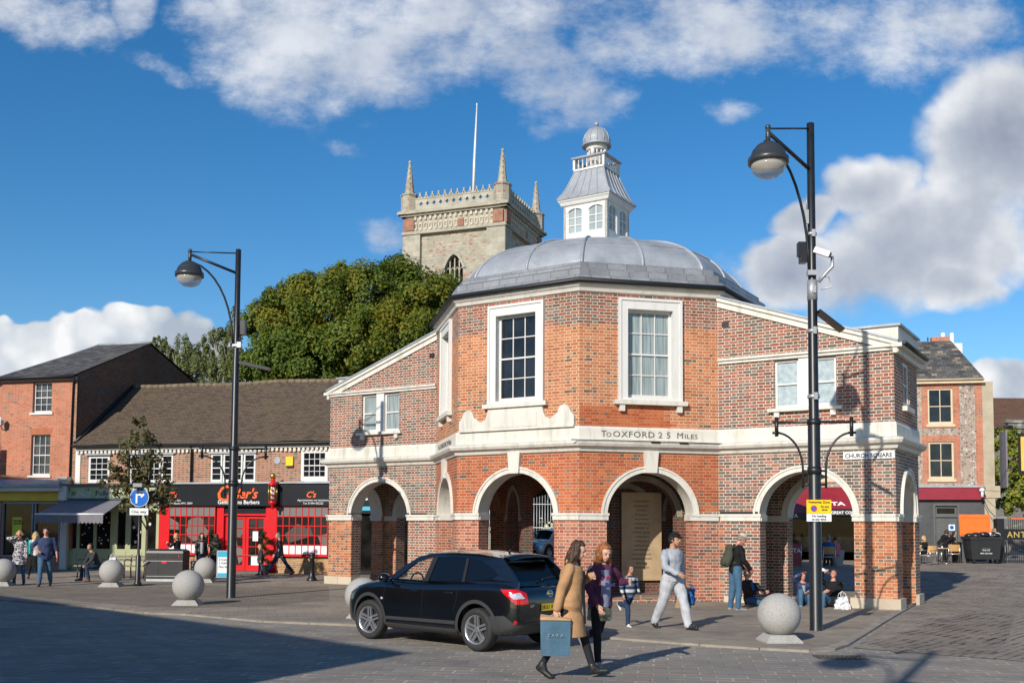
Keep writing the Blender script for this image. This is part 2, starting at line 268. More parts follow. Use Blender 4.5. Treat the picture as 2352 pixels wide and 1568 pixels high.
plain('text_black', (.02, .02, .02), .5, 0, 0); plain('text_grey', (.10, .095, .085), .6, 0, 0); plain('text_white', (.8, .8, .8), .5, 0, 0); plain('text_orange', (.9, .13, .02), .4, 0, 0); plain('text_gold', (.62, .45, .15), .4, .3, 0); plain('sign_red', (.62, .01, .03), .4, 0, 0); plain('sign_green', (.0, .16, .10), .4, 0, 0); plain('sky_blue', (.05, .42, .62), .5, 0, 0); plain('wicker', (.48, .28, .10), .6, 0, .2, 30); plain('cane_light', (.5, .34, .16), .6)
plain('terracotta', (.3, .12, .06), .8); plain('cardboard', (.45, .29, .16), .8); plain('bag_black', (.02, .02, .022), .25, 0, .3, 9, .5, 14); plain('bag_white', (.7, .7, .7), .35, 0, .1, 9, .5, 10)

plain('rubbed_brick', (.40, .13, .06), .8, 0, .15, 4); plain('yellow_poster', (.62, .60, .02), .5, 0, .04); plain('ridge_mat', (.17, .13, .085), .9, 0, .4, 6, .4, 20); plain('buff_paint', (.62, .50, .34), .6, 0, .1); plain('pale_stone', (.50, .44, .36), .9, 0, .2, 3)
m, q, bs = nmat('floral_sign'); n_ = q.noise(objco(q), 2.2, 4, .6); q.inp(bs.inputs['Base Color'], q.ramp(n_, [(.35, (.30, .40, .16)), (.5, (.46, .50, .34)), (.65, (.34, .34, .30))])); bs.inputs['Roughness'].default_value = .5
m, q, bs = nmat('barber_stripe'); x_, y_, z_ = q.sep(objco(q)); an = q.m('DIVIDE', q.m('ARCTAN2', y_, x_), 6.2832); f_ = q.m('FRACT', q.m('ADD', q.m('MULTIPLY', an, 1.0), q.m('MULTIPLY', z_, 5.2)))
q.inp(bs.inputs['Base Color'], q.mix(q.m('GREATER_THAN', f_, .5), (.8, .8, .8), (.5, .02, .03))); bs.inputs['Roughness'].default_value = .3
m, q, bs = nmat('barber_glass'); oc = objco(q); v_ = q.new('ShaderNodeTexVoronoi'); v_.inputs['Scale'].default_value = 1.6; q.l.new(oc, v_.inputs['Vector']); x_, y_, z_ = q.sep(oc)
r_, g_, b_ = q.sep(v_.outputs['Color']); cl = q.ramp(r_, [(0, (.012, .010, .009)), (.55, (.03, .025, .022)), (.8, (.12, .10, .09)), (1, (.22, .19, .17))]); q.inp(bs.inputs['Base Color'], q.mix(q.m('GREATER_THAN', z_, 2.38), cl, (.20, .19, .185))); bs.inputs['Roughness'].default_value = .06
plain('bowl_glass', (.55, .52, .46), .1, 0, .1, 3, alpha=.55); plain('gold_panel', (.75, .5, .08), .5); plain('car_cladding', (.035, .036, .038), .55, 0, .1); plain('tyre_rubber', (.022, .022, .022), .75, 0, .2, 12, .3, 60); plain('alloy', (.62, .63, .65), .28, .85, .05)
plain('chrome_letters', (.7, .7, .72), .2, .9, 0); plain('tail_red', (.55, .004, .008), .12, 0, .2, 30, coat=1); plain('lens_clear', (.6, .6, .62), .08, .3, .3, 30, coat=1); plain('plate_yellow', (.80, .56, .02), .4, 0, .03)
plain('black_car_paint', (.004, .0045, .006), .22, 0, .2, 2, coat=1.0); plain('silver_car_paint', (.42, .46, .50), .3, .5, .05, coat=1.0)
for nm, tint, mixf in (('car_glass_clear', (.965, .975, .96), .03), ('car_glass_dark', (.09, .10, .11), .6)):
    m = bpy.data.materials.new(nm); m.use_nodes = True; MATS[nm] = m; nt = m.node_tree; nt.nodes.clear(); q = NB(nt); tr = q.new('ShaderNodeBsdfTransparent'); q.inp(tr.inputs[0], tint); gl = q.new('ShaderNodeBsdfPrincipled'); q.inp(gl.inputs['Base Color'], (.006, .007, .009)); gl.inputs['Roughness'].default_value = .02; gl.inputs['Specular IOR Level'].default_value = 1.0
    lw_ = q.new('ShaderNodeLayerWeight'); lw_.inputs[0].default_value = .5; fr_out = q.m('ADD', .04, q.m('MULTIPLY', q.m('POWER', lw_.outputs['Facing'], 4.0), .7)); mx = q.new('ShaderNodeMixShader'); q.l.new(q.m('MAXIMUM', fr_out, mixf), mx.inputs[0]); q.l.new(tr.outputs[0], mx.inputs[1]); q.l.new(gl.outputs[0], mx.inputs[2]); o = q.new('ShaderNodeOutputMaterial'); q.l.new(mx.outputs[0], o.inputs[0])
plain('tower_red', (.30, .15, .10), .9, 0, .25, 2); plain('shaded_trim', (.30, .265, .21), .8, 0, .2); plain('red_paint_stain', (.30, .05, .03), .8); plain('lamp_grey', (.045, .05, .055), .35, .2, .15); plain('bag_blue', (.035, .10, .16), .45, 0, .15, 4, .25, 9); plain('pink_print', (.5, .04, .15), .6, 0, 0); plain('navy_print', (.06, .05, .2), .6, 0, 0)  # trim of the inner arches: shade of the interior put into its darker colour
# ---------------------------------------------------------------- mesh helpers
class MB:
    def __init__(s): s.v = []; s.f = []; s.mi = []; s.cur = 0; s.smooth = []; s.sm = False
    def face(s, pts):
        i = len(s.v); s.v += [Vector(p) for p in pts]; s.f.append(tuple(range(i, i+len(pts)))); s.mi.append(s.cur); s.smooth.append(s.sm)
    def grid(s, rows, closed=False, cap=True):          # rows of rings, shared vertices
        i0 = len(s.v); n = len(rows[0])
        for r_ in rows: s.v += [Vector(p) for p in r_]
        for a in range(len(rows)-1):
            for c_ in range(n if closed else n-1):
                d = (c_+1) % n; s.f.append((i0+a*n+c_, i0+a*n+d, i0+(a+1)*n+d, i0+(a+1)*n+c_)); s.mi.append(s.cur); s.smooth.append(s.sm)
        if cap and closed:
            s.f.append(tuple(i0+k for k in range(n))[::-1]); s.mi.append(s.cur); s.smooth.append(False)
            e = i0+(len(rows)-1)*n; s.f.append(tuple(e+k for k in range(n))); s.mi.append(s.cur); s.smooth.append(False)
    def box(s, x0, x1, y0, y1, z0, z1, M=None):
        P = [Vector(p) for p in ((x0, y0, z0), (x1, y0, z0), (x1, y1, z0), (x0, y1, z0), (x0, y0, z1), (x1, y0, z1), (x1, y1, z1), (x0, y1, z1))]
        if M is not None: P = [M @ p for p in P]
        i = len(s.v); s.v += P
        for f in ((0, 3, 2, 1), (4, 5, 6, 7), (0, 1, 5, 4), (1, 2, 6, 5), (2, 3, 7, 6), (3, 0, 4, 7)):
            s.f.append(tuple(i+k for k in f)); s.mi.append(s.cur); s.smooth.append(False)
    def fbox(s, F, s0, s1, z0, z1, d0, d1):             # box in a wall frame
        P = [F(a, z, d) for z in (z0, z1) for (a, d) in ((s0, d1), (s1, d1), (s1, d0), (s0, d0))]
        i = len(s.v); s.v += P
        for f in ((0, 3, 2, 1), (4, 5, 6, 7), (0, 1, 5, 4), (1, 2, 6, 5), (2, 3, 7, 6), (3, 0, 4, 7)):
            s.f.append(tuple(i+k for k in f)); s.mi.append(s.cur); s.smooth.append(False)
    def prism(s, poly, z0, z1):
        n = len(poly); i = len(s.v); s.v += [Vector((x, y, z0)) for x, y in poly]+[Vector((x, y, z1)) for x, y in poly]
        for k in range(n): s.f.append((i+k, i+(k+1) % n, i+n+(k+1) % n, i+n+k)); s.mi.append(s.cur); s.smooth.append(False)
        s.f.append(tuple(i+k for k in range(n))[::-1]); s.mi.append(s.cur); s.smooth.append(False); s.f.append(tuple(i+n+k for k in range(n))); s.mi.append(s.cur); s.smooth.append(False)
    def cyl(s, p0, p1, r0, r1=None, n=12, cap=True):
        p0, p1 = Vector(p0), Vector(p1); r1 = r0 if r1 is None else r1
        z = (p1-p0).normalized(); x = z.orthogonal().normalized(); y = z.cross(x)
        rows = [[p+(x*math.cos(2*math.pi*k/n)+y*math.sin(2*math.pi*k/n))*r_ for k in range(n)] for p, r_ in ((p0, r0), (p1, r1))]
        sm = s.sm; s.sm = True; s.grid(rows, True, cap); s.sm = sm
    def tube(s, path, r, n=8, radii=None):
        path = [Vector(p) for p in path]; rows = []; up = None
        for i, p in enumerate(path):
            t = (path[min(i+1, len(path)-1)]-path[max(i-1, 0)]).normalized()
            if up is None: up = t.orthogonal().normalized()
            x = (up-t*up.dot(t)).normalized(); up = x; y = t.cross(x); rr = radii[i] if radii else r
            rows.append([p+(x*math.cos(2*math.pi*k/n)+y*math.sin(2*math.pi*k/n))*rr for k in range(n)])
        sm = s.sm; s.sm = True; s.grid(rows, True, True); s.sm = sm
    def lathe(s, prof, c=(0, 0, 0), n=24, axis='z', ang0=0, sx=1, sy=1):
        c = Vector(c); rows = []
        for r_, h in prof:
            ring = []
            for k in range(n):
                a = ang0+2*math.pi*k/n; x, y = math.cos(a)*r_*sx, math.sin(a)*r_*sy
                ring.append(c+(Vector((x, y, h)) if axis == 'z' else Vector((h, x, y)) if axis == 'x' else Vector((y, h, x))))
            rows.append(ring)
        s.grid(rows, True, True)
    def ball(s, c, r, n=16, sz=None):
        r = Vector((r, r, r)) if not hasattr(r, '__len__') else Vector(r); c = Vector(c); rows = []
        for i in range(1, n//2):
            t = math.pi*i/(n//2); rows.append([c+Vector((math.sin(t)*math.cos(2*math.pi*k/n)*r.x, math.sin(t)*math.sin(2*math.pi*k/n)*r.y, -math.cos(t)*r.z)) for k in range(n)])
        sm = s.sm; s.sm = True; i0 = len(s.v); s.grid(rows, True, False); s.sm = sm
        a = len(s.v); s.v += [c-Vector((0, 0, r.z)), c+Vector((0, 0, r.z))]; e = i0+(len(rows)-1)*n
        for k in range(n):
            s.f.append((a, i0+(k+1) % n, i0+k)); s.mi.append(s.cur); s.smooth.append(True); s.f.append((a+1, e+k, e+(k+1) % n)); s.mi.append(s.cur); s.smooth.append(True)
    def ext(s, F, outer, holes=(), d0=0, d1=-.4, edge=None, hole_edge=None, back=None):   # extruded wall polygon with holes
        loops = [list(outer)]+[list(h) for h in holes]; pts = [p for lp in loops for p in lp]
        tris = tessellate_polygon([[Vector((p[0], p[1], 0)) for p in lp] for lp in loops]); cur = s.cur
        n = len(pts); i = len(s.v); s.v += [F(p[0], p[1], d0) for p in pts]+[F(p[0], p[1], d1) for p in pts]
        nrm = (F(1, 0, 0)-F(0, 0, 0)).cross(F(0, 1, 0)-F(0, 0, 0))
        for t in tris:
            a, b_, c_ = (s.v[i+k] for k in t); fl = (b_-a).cross(c_-a).dot(nrm) < 0
            t = t[::-1] if fl else t
            s.f.append(tuple(i+k for k in t)); s.mi.append(cur); s.smooth.append(False)
            s.f.append(tuple(i+n+k for k in t[::-1])); s.mi.append(cur if back is None else back); s.smooth.append(False)
        o = 0
        for li, lp in enumerate(loops):
            k_ = len(lp); mi = edge if li == 0 else hole_edge
            for k in range(k_):
                s.f.append((i+o+k, i+n+o+k, i+n+o+(k+1) % k_, i+o+(k+1) % k_)); s.mi.append(cur if mi is None else mi); s.smooth.append(False)
            o += k_
    def mesh(s, name, mats, uvM=None, weld=False):
        me = bpy.data.meshes.new(name); me.from_pydata([tuple(v) for v in s.v], [], s.f)
        for m_ in mats: me.materials.append(MATS[m_] if isinstance(m_, str) else m_)
        me.polygons.foreach_set('material_index', s.mi); me.polygons.foreach_set('use_smooth', s.smooth)
        autouv(me); me.update(); return me
def autouv(me):
    uvl = me.uv_layers.new(name='uv')
    for p in me.polygons:
        n = p.normal
        if abs(n.z) > .75: fx = lambda c_: (c_.x, c_.y)
        else:
            t = Vector((-n.y, n.x, 0)).normalized(); vv = Vector((0, 0, 1)); vv = (vv-n*vv.dot(n)).normalized() if abs(n.z) > .1 else vv
            fx = lambda c_, t=t, vv=vv: (c_.dot(t), c_.dot(vv))
        for li in p.loop_indices: uvl.data[li].uv = fx(me.vertices[me.loops[li].vertex_index].co)
def link(name, me, parent=None, label=None, loc=None, rotz=None):
    o = bpy.data.objects.new(name, me); COL.objects.link(o)
    if parent: o.parent = parent
    if label: o['label'] = label
    if loc is not None: o.location = loc
    if rotz is not None: o.rotation_euler.z = rotz
    return o
def part(name, mb, mats, parent, label=None):
    return link(name, mb.mesh(name, mats if isinstance(mats, (list, tuple)) else [mats]), parent, label)
def tag(o, label=None, cat=None, group=None, kind=None):
    for k, v in (('label', label), ('category', cat), ('group', group), ('kind', kind)):
        if v: o[k] = v
    return o
def thing(name, label, cat, loc=(0, 0, 0), rotz=0, group=None):
    o = bpy.data.objects.new(name, None); COL.objects.link(o); o.location = loc; o.rotation_euler = (0, 0, rotz); o.empty_display_size = .3
    return tag(o, label, cat, group)
def struct(name, mb, mats): return tag(part(name, mb, mats, None), kind='structure')
def kids(o): return [c_ for c_ in bpy.data.objects if c_.parent is o]
def dup(o, loc=None, rotz=None, label=None, parent=None):
    c_ = o.copy(); COL.objects.link(c_)
    if parent: c_.parent = parent
    if loc is not None: c_.location = loc
    if rotz is not None: c_.rotation_euler.z = rotz
    if label: c_['label'] = label
    for ch in kids(o): dup(ch, parent=c_)
    return c_
def frame(A, B):
    A = Vector((A[0], A[1], 0)); B = Vector((B[0], B[1], 0)); d = (B-A).normalized(); n = Vector((d.y, -d.x, 0))
    def F(s_, z, off=0): return A+d*s_+n*off+Vector((0, 0, z))
    F.L = (B-A).length; F.A = A; F.d = d; F.n = n; return F
def rect(s0, s1, z0, z1): return [(s0, z0), (s1, z0), (s1, z1), (s0, z1)]
def archpts(sc_, zs, rx, rz, n=20, z0=None):         # opening: jambs down to z0, arch above zs
    pts = [(sc_-rx, z0), (sc_+rx, z0)] if z0 is not None else []
    return pts+[(sc_+rx*math.cos(math.pi*k/n), zs+rz*math.sin(math.pi*k/n)) for k in range(n+1)]
def text(F, body, s0, z0, size, mat, d=.012, parent=None, align='LEFT', shear=0, xs=1.0, bold=0.0, name='lettering', space=1.0):
    cu = bpy.data.curves.new('lettering', 'FONT'); cu.body = body; cu.size = size; cu.align_x = align; cu.shear = shear; cu.offset = bold; cu.extrude = .004; cu.resolution_u = 2; cu.space_character = space
    o = bpy.data.objects.new('lettering', cu); COL.objects.link(o); dg = bpy.context.evaluated_depsgraph_get(); dg.update()
    me = bpy.data.meshes.new_from_object(o.evaluated_get(dg)); bpy.data.objects.remove(o)
    base = F(s0, z0, d); ex = F(s0+1, z0, d)-base; ey = F(s0, z0+1, d)-base; en = ex.cross(ey)
    M = Matrix((ex*xs, ey, en)).transposed().to_4x4(); M.translation = base; me.transform(M); me.materials.clear(); me.materials.append(MATS[mat])
    return link(name, me, parent)
def sash(F, s0, s1, z0, z1, cols, rows, parent, glass='window_glass', d=-.1, fw=.06, mat='white_joinery', bar=.022, split=None, sill=None):
    wd = MB(); wd.fbox(F, s0, s0+fw, z0, z1, d-.06, d); wd.fbox(F, s1-fw, s1, z0, z1, d-.06, d); wd.fbox(F, s0+fw, s1-fw, z1-fw, z1, d-.06, d); wd.fbox(F, s0+fw, s1-fw, z0, z0+fw*1.5, d-.06, d)
    mz = z0+(z1-z0)*(split or .5); wd.fbox(F, s0+fw, s1-fw, mz-.022, mz+.022, d-.055, d+.003)
    for k in range(1, cols): x = s0+fw+(s1-s0-2*fw)*k/cols; wd.fbox(F, x-bar/2, x+bar/2, z0+fw*1.5, z1-fw, d-.05, d-.012)
    half = max(1, rows//2)
    for (a, b_) in ((z0+fw*1.5, mz-.022), (mz+.022, z1-fw)):
        for k in range(1, half): y = a+(b_-a)*k/half; wd.fbox(F, s0+fw, s1-fw, y-bar/2, y+bar/2, d-.05, d-.014)
    o = part('window', wd, mat, parent)
    g = MB(); g.face([F(s0+fw*.5, z0+.03, d-.045), F(s1-fw*.5, z0+.03, d-.045), F(s1-fw*.5, z1-.03, d-.045), F(s0+fw*.5, z1-.03, d-.045)]); part('pane', g, glass, o)
    if sill: sm_ = MB(); sm_.fbox(F, s0-sill[0], s1+sill[0], z0-sill[1], z0, d, sill[2]); part('sill', sm_, mat, o)
    return o
# ---------------------------------------------------------------- ground
def hgt(x, y):
    a = max(0, min(1, (x-8)/14)); c_ = max(0, min(1, (y-27)/20)); a = a*a*(3-2*a); c_ = c_*c_*(3-2*c_); b_ = max(0, min(1, (x+3)/4)); e_ = max(0, min(1, (y-35)/5)); b_ = b_*b_*(3-2*b_); e_ = e_*e_*(3-2*e_); return max(.42*a*c_, .36*b_*e_)
def GG(px, py, dz=0.0):
    z = 0.0
    for _ in range(12): p = G(px, py, z+dz); z = hgt(p.x, p.y)
    return Vector((p.x, p.y, z+dz))
def paving(name, c1, c2, mort, wdt, ht, ang, msize=.012, blot=.3, mixm=.8, rough=.85, spec=.3, warpamt=.0, stain=(.07, .065, .06)):
    m, q, bs = nmat(name); oc = objco(q); mp = q.new('ShaderNodeMapping'); q.l.new(oc, mp.inputs[0]); mp.inputs['Rotation'].default_value = (0, 0, R(ang))
    vec = mp.outputs[0]
    if warpamt:
        n_ = q.noise(oc, .35, 2); va = q.new('ShaderNodeVectorMath', operation='ADD'); q.l.new(vec, va.inputs[0]); q.l.new(q.xyz(q.m('MULTIPLY', n_, warpamt), q.m('MULTIPLY', n_, warpamt*.7)), va.inputs[1]); vec = va.outputs[0]
    br = q.new('ShaderNodeTexBrick'); br.inputs['Scale'].default_value = 1; br.inputs['Brick Width'].default_value = wdt; br.inputs['Row Height'].default_value = ht
    br.inputs['Mortar Size'].default_value = msize; br.inputs['Mortar Smooth'].default_value = .4; br.inputs['Bias'].default_value = 0; q.l.new(vec, br.inputs['Vector'])
    q.inp(br.inputs['Color1'], c1); q.inp(br.inputs['Color2'], c2); q.inp(br.inputs['Mortar'], mort)
    jn = q.noise(oc, 1.3, 5, .7); keep = q.step(jn, .42, .62); cellc = q.new('ShaderNodeTexBrick'); cellc.inputs['Scale'].default_value = 1; cellc.inputs['Brick Width'].default_value = wdt; cellc.inputs['Row Height'].default_value = ht; cellc.inputs['Mortar Size'].default_value = 0; q.l.new(vec, cellc.inputs['Vector']); q.inp(cellc.inputs['Color1'], (.72, .72, .72)); q.inp(cellc.inputs['Color2'], (1.28, 1.26, 1.22))
    col = q.mix(q.m('MULTIPLY', br.outputs['Fac'], q.m('SUBTRACT', 1.0, keep)), br.outputs['Color'], tuple((x+y)/2 for x, y in zip(c1, c2))); col = q.mix(.8, col, cellc.outputs['Color'], 'MULTIPLY')
    big_ = q.noise(oc, .16, 5, .6); col = q.mix(.6, col, q.ramp(big_, [(.32, (.72, .74, .78)), (.5, (1, 1, 1)), (.68, (1.2, 1.12, 1.02))]), 'MULTIPLY')
    # pale broken joints
    n = q.noise(oc, .45, 7, .65); col = q.mix(q.m('MULTIPLY', q.step(n, .45, .72), blot), col, stain)
    n2 = q.noise(oc, 30, 4, .6); col = q.mix(.3, col, q.ramp(n2, [(.3, (.55, .55, .55)), (.7, (1, 1, 1))]), 'MULTIPLY')
    spot = q.step(q.noise(oc, 5.5, 2, .5), .70, .76); col = q.mix(q.m('MULTIPLY', spot, .35), col, (.045, .043, .04))
    q.inp(bs.inputs['Base Color'], col); bs.inputs['Roughness'].default_value = rough; bs.inputs['Specular IOR Level'].default_value = spec
    hh = q.m('ADD', q.m('MULTIPLY', q.m('SUBTRACT', 1.0, br.outputs['Fac']), 1.0), q.m('MULTIPLY', n2, .6)); q.l.new(q.bump(hh, .6, .015), bs.inputs['Normal'])
    return m
paving('road_setts', (.32, .285, .245), (.235, .215, .195), (.50, .44, .34), .42, .25, 9, .020, .3, warpamt=.12)
paving('side_setts', (.36, .305, .25), (.25, .215, .18), (.055, .045, .038), .26, .17, -50, .026, .35, warpamt=.5)
paving('flag_paving', (.34, .29, .23), (.28, .24, .195), (.13, .11, .085), .42, .24, -14, .010, .45)
paving('cobble_strip', (.31, .26, .20), (.20, .165, .13), (.11, .09, .07), .16, .13, -14, .018, .3, warpamt=.3)
plain('kerb_stone', (.27, .235, .19), .85, 0, .25, 3, .2, dirt=(.19, .165, .14)); plain('iron_cover', (.09, .085, .08), .6, .3, .3, 20)
def sheet(name, pts, mat, z, holes=(), skirt=0, step_=1.2):
    """pts outline on the ground; split in a grid fine enough to follow the terrain"""
    bm = bmesh.new(); vs = [bm.verts.new((p[0], p[1], 0)) for p in pts]; bm.faces.new(vs)
    xs = [p[0] for p in pts]; ys = [p[1] for p in pts]
    def cuts(lo, hi, st):
        n = int((hi-lo)/st); return [lo+(hi-lo)*k/(n+1) for k in range(1, n+1)]
    for x in cuts(max(min(xs), -4), min(max(xs), 23), 1.5): bmesh.ops.bisect_plane(bm, geom=bm.verts[:]+bm.edges[:]+bm.faces[:], plane_co=(x, 0, 0), plane_no=(1, 0, 0))
    for y in cuts(max(min(ys), 27), min(max(ys), 48), 1.5): bmesh.ops.bisect_plane(bm, geom=bm.verts[:]+bm.edges[:]+bm.faces[:], plane_co=(0, y, 0), plane_no=(0, 1, 0))
    for v_ in bm.verts: v_.co.z = z+hgt(v_.co.x, v_.co.y)
    me = bpy.data.meshes.new(name)
    for f in bm.faces:
        if f.normal.z < 0: f.normal_flip()
    bm.to_mesh(me); bm.free(); me.materials.append(MATS[mat]); return tag(link(name, me), kind='structure')
sheet('ground', [(-320, -60), (320, -60), (320, 900), (-320, 900)], 'road_setts', -.006)
KH = .03
kerb_px = [(-330, 1392), (0, 1378), (200, 1393), (330, 1408), (430, 1412), (605, 1428), (820, 1437), (1000, 1447), (1250, 1458), (1400, 1466), (1607, 1482), (1745, 1491), (1860, 1497), (1915, 1493), (1945, 1483), (2048, 1419), (2110, 1384)]
kerb = [G(*p) for p in kerb_px]
back = [Vector((12.2, 33.5, 0)), Vector((10, 40, 0)), Vector((6, 60, 0)), Vector((-60, 60, 0)), Vector((-60, 45, 0))]
pave = sheet('pavement', [(p.x, p.y) for p in kerb+back], 'flag_paving', KH)
kb = MB(); kb.sm = False
kk = []
for i in range(len(kerb)-1):
    n_ = max(1, int((kerb[i+1]-kerb[i]).length/.9))
    for k in range(n_): kk.append((kerb[i].lerp(kerb[i+1], k/n_), kerb[i].lerp(kerb[i+1], (k+1)/n_)))
for a, c_ in kk:
    d = (c_-a).normalized(); n_ = Vector((d.y, -d.x, 0)); g_ = d*.006; jz = random.uniform(-.004, .004)
    P = [a+g_-n_*.16, c_-g_-n_*.16, c_-g_+n_*.02, a+g_+n_*.02]; z1 = KH+.008+jz
    i = len(kb.v); kb.v += [Vector((p.x, p.y, -.02)) for p in P]+[Vector((p.x, p.y, z1)) for p in P[:2]]+[Vector((P[2].x, P[2].y, z1-.006)), Vector((P[3].x, P[3].y, z1-.006))]
    for f in ((4, 7, 6, 5), (0, 1, 5, 4), (1, 2, 6, 5), (2, 3, 7, 6), (3, 0, 4, 7)): kb.f.append(tuple(i+t for t in f)[::-1]); kb.mi.append(0); kb.smooth.append(False)
struct('kerb', kb, 'kerb_stone')
strip = [(0, 1350), (250, 1352), (470, 1346), (560, 1350), (755, 1347), (755, 1380), (600, 1392), (470, 1398), (330, 1395), (150, 1378), (0, 1368)]
sheet('cobbled_strip', [tuple(G(*p)[:2]) for p in strip], 'cobble_strip', KH+.004)
sheet('right_road', [tuple(G(*p)[:2]) for p in [(1960, 1487), (2052, 1424), (2116, 1384)]]+[(13, 33), (13.5, 45), (24, 49), (40, 49), (40, 20), (9.6, 14.2)], 'side_setts', .002)
paving('worn_setts', (.30, .25, .205), (.21, .18, .15), (.03, .026, .022), .30, .2, -50, .04, .3, warpamt=.5, mixm=1)
sheet('worn_road_patch', [tuple(G(*p)[:2]) for p in [(2010, 1478), (2075, 1452), (2150, 1425), (2240, 1405), (2330, 1412), (2318, 1460), (2285, 1502), (2180, 1500), (2120, 1492), (2060, 1500)]], 'worn_setts', .006)
def cover(px, py, w_, l_, slots, name, label, rot=0, z=0):
    t = MB(); p = G(px, py); M = Matrix.Translation(p+Vector((0, 0, z)))@Matrix.Rotation(rot, 4, 'Z')
    t.box(-w_/2, w_/2, -l_/2, -l_/2+.03, -.01, .012, M); t.box(-w_/2, w_/2, l_/2-.03, l_/2, -.01, .012, M); t.box(-w_/2, -w_/2+.03, -l_/2+.03, l_/2-.03, -.01, .012, M); t.box(w_/2-.03, w_/2, -l_/2+.03, l_/2-.03, -.01, .012, M)
    n_ = slots
    for k in range(n_): x = -w_/2+.03+(w_-.06)*(k+.5)/n_; t.box(x-.012, x+.012, -l_/2+.03, l_/2-.03, -.01, .010, M)
    t.box(-w_/2+.03, w_/2-.03, -.012, .012, -.01, .009, M)
    o = part(name, t, 'iron_cover', None); tag(o, label, 'drain cover')
cover(1930, 1509, .75, .42, 9, 'drain_grate', 'iron slotted drain grate beside the kerb in front of the large stone ball'); cover(440, 1631, .6, .45, 12, 'drain_grate', 'dark square drain cover in the shaded road at the lower left', R(9))

# ---------------------------------------------------------------- market house
OL = 3.93; WW = 4.575; WD = 2.9; U1 = .5*OL+.7071*OL; V1 = .7071*OL; ZI = 2.30; ZC = 4.0; ZE = 8.3
mh = thing('market_house', 'octagonal red brick market house with lead dome, white lantern and open arches', 'market house', (.105, 27.516, 0), R(-32.235))
mh_M = Matrix.Translation((.105, 27.516, 0)) @ Matrix.Rotation(R(-32.235), 4, 'Z')
PO = [(-OL/2, 0), (OL/2, 0), (U1, V1), (U1, V1+OL), (OL/2, 2*V1+OL), (-OL/2, 2*V1+OL), (-U1, V1+OL), (-U1, V1)]
fr = [frame(PO[i], PO[(i+1) % 8]) for i in range(8)]
def arch_trim(F, s, zs, ri_x, ri_z, wd=.17, d=.05, key=True, parent=mh):
    t = MB(); n = 28
    ring = [(s+(ri_x+wd)*math.cos(math.pi*k/n), zs+(ri_z+wd)*math.sin(math.pi*k/n)) for k in range(n+1)]+[(s+ri_x*math.cos(math.pi*k/n), zs+ri_z*math.sin(math.pi*k/n)) for k in range(n, -1, -1)]
    t.ext(F, ring, (), d, -.002)
    ring2 = [(s+(ri_x+wd)*math.cos(math.pi*k/n), zs+(ri_z+wd)*math.sin(math.pi*k/n)) for k in range(n+1)]+[(s+(ri_x+wd*.7)*math.cos(math.pi*k/n), zs+(ri_z+wd*.7)*math.sin(math.pi*k/n)) for k in range(n, -1, -1)]
    t.ext(F, ring2, (), d+.025, d)
    part('arch_trim', t, 'white_render', parent)
    if key:
        t = MB(); t.ext(F, [(s-.15, zs+ri_z-.02), (s+.15, zs+ri_z-.02), (s+.20, ZC+.02), (s-.20, ZC+.02)], (), .13, -.002); part('keystone', t, 'white_render', parent)
def soffit(F, s, zs, rx, rz, d0, d1, z0, parent):    # white plaster lining of the arch, dropped 3 mm inside the brick
    t = MB(); t.sm = True; n = 24; e = .004
    rows = [[F(s+(rx-e)*math.cos(math.pi*k/n), zs+(rz-e)*math.sin(math.pi*k/n), d) for k in range(n+1)] for d in (d0, d1)]
    t.grid(rows); part('arch_lining', t, 'white_render', parent)
T = .5
walls = MB(); RX, RZ = 1.21, 1.17
for i, F in enumerate(fr):
    L_ = F.L; mid = L_/2
    out = rect(0, L_, 0, ZE)
    if i in (0, 1, 7):
        if i == 7: pass
        win = rect(mid-.66, mid+.66, 5.45, 7.85)
        holes = [archpts(mid, ZI, RX, RZ, 24)+[(mid-RX, 0.12), (mid+RX, .12)], win]
    elif i in (2, 6): holes = [archpts(mid, ZI, RX, RZ, 24)+[(mid-RX, .12), (mid+RX, .12)]]
    else: holes = [archpts(mid, ZI, RX, RZ, 24)+[(mid-RX, .12), (mid+RX, .12)], rect(mid-.66, mid+.66, 5.45, 7.85)]
    t = MB(); t.ext(F, out, holes, 0, -T)
    part('wall', t, 'brick_facet_right' if i == 1 else 'brick_octagon', mh)
    if i in (2, 6): continue
    arch_trim(F, mid, ZI, RX, RZ, .165, .05, True)
    soffit(F, mid, ZI, RX, RZ, .05, -T, 0, mh)
    # first floor window
    t = MB(); w0, w1, zb, zt = mid-.9, mid+.9, 5.38, 8.13
    t.ext(F, rect(w0, w1, zb, zt), [rect(mid-.66, mid+.66, 5.45, 7.85)], .07, -.002)
    t.ext(F, rect(w0-.0, w1+.0, zb, zt), [rect(w0+.07, w1-.07, zb+.001, zt-.07)], .10, .07)
    part('window_surround', t, 'white_joinery', mh)
    lin = MB(); lin.fbox(F, mid-.66, mid-.64, 5.45, 7.85, -.2, .07); lin.fbox(F, mid+.64, mid+.66, 5.45, 7.85, -.2, .07); lin.fbox(F, mid-.64, mid+.64, 7.83, 7.85, -.2, .07); part('window_lining', lin, 'white_joinery', mh)
    o = sash(F, mid-.64, mid+.64, 5.45, 7.83, 3, 4, mh, glass='curtained_glass' if i == 1 else 'window_glass', d=-.12, fw=.065, bar=.026)
    t = MB(); t.fbox(F, mid-1.02, mid+1.02, 5.26, 5.38, -.002, .16)
    if i != 0:
        for s_ in (mid-.88, mid+.74): t.fbox(F, s_, s_+.14, 5.08, 5.26, 0, .12)
    part('window_ledge', t, 'white_render', mh)
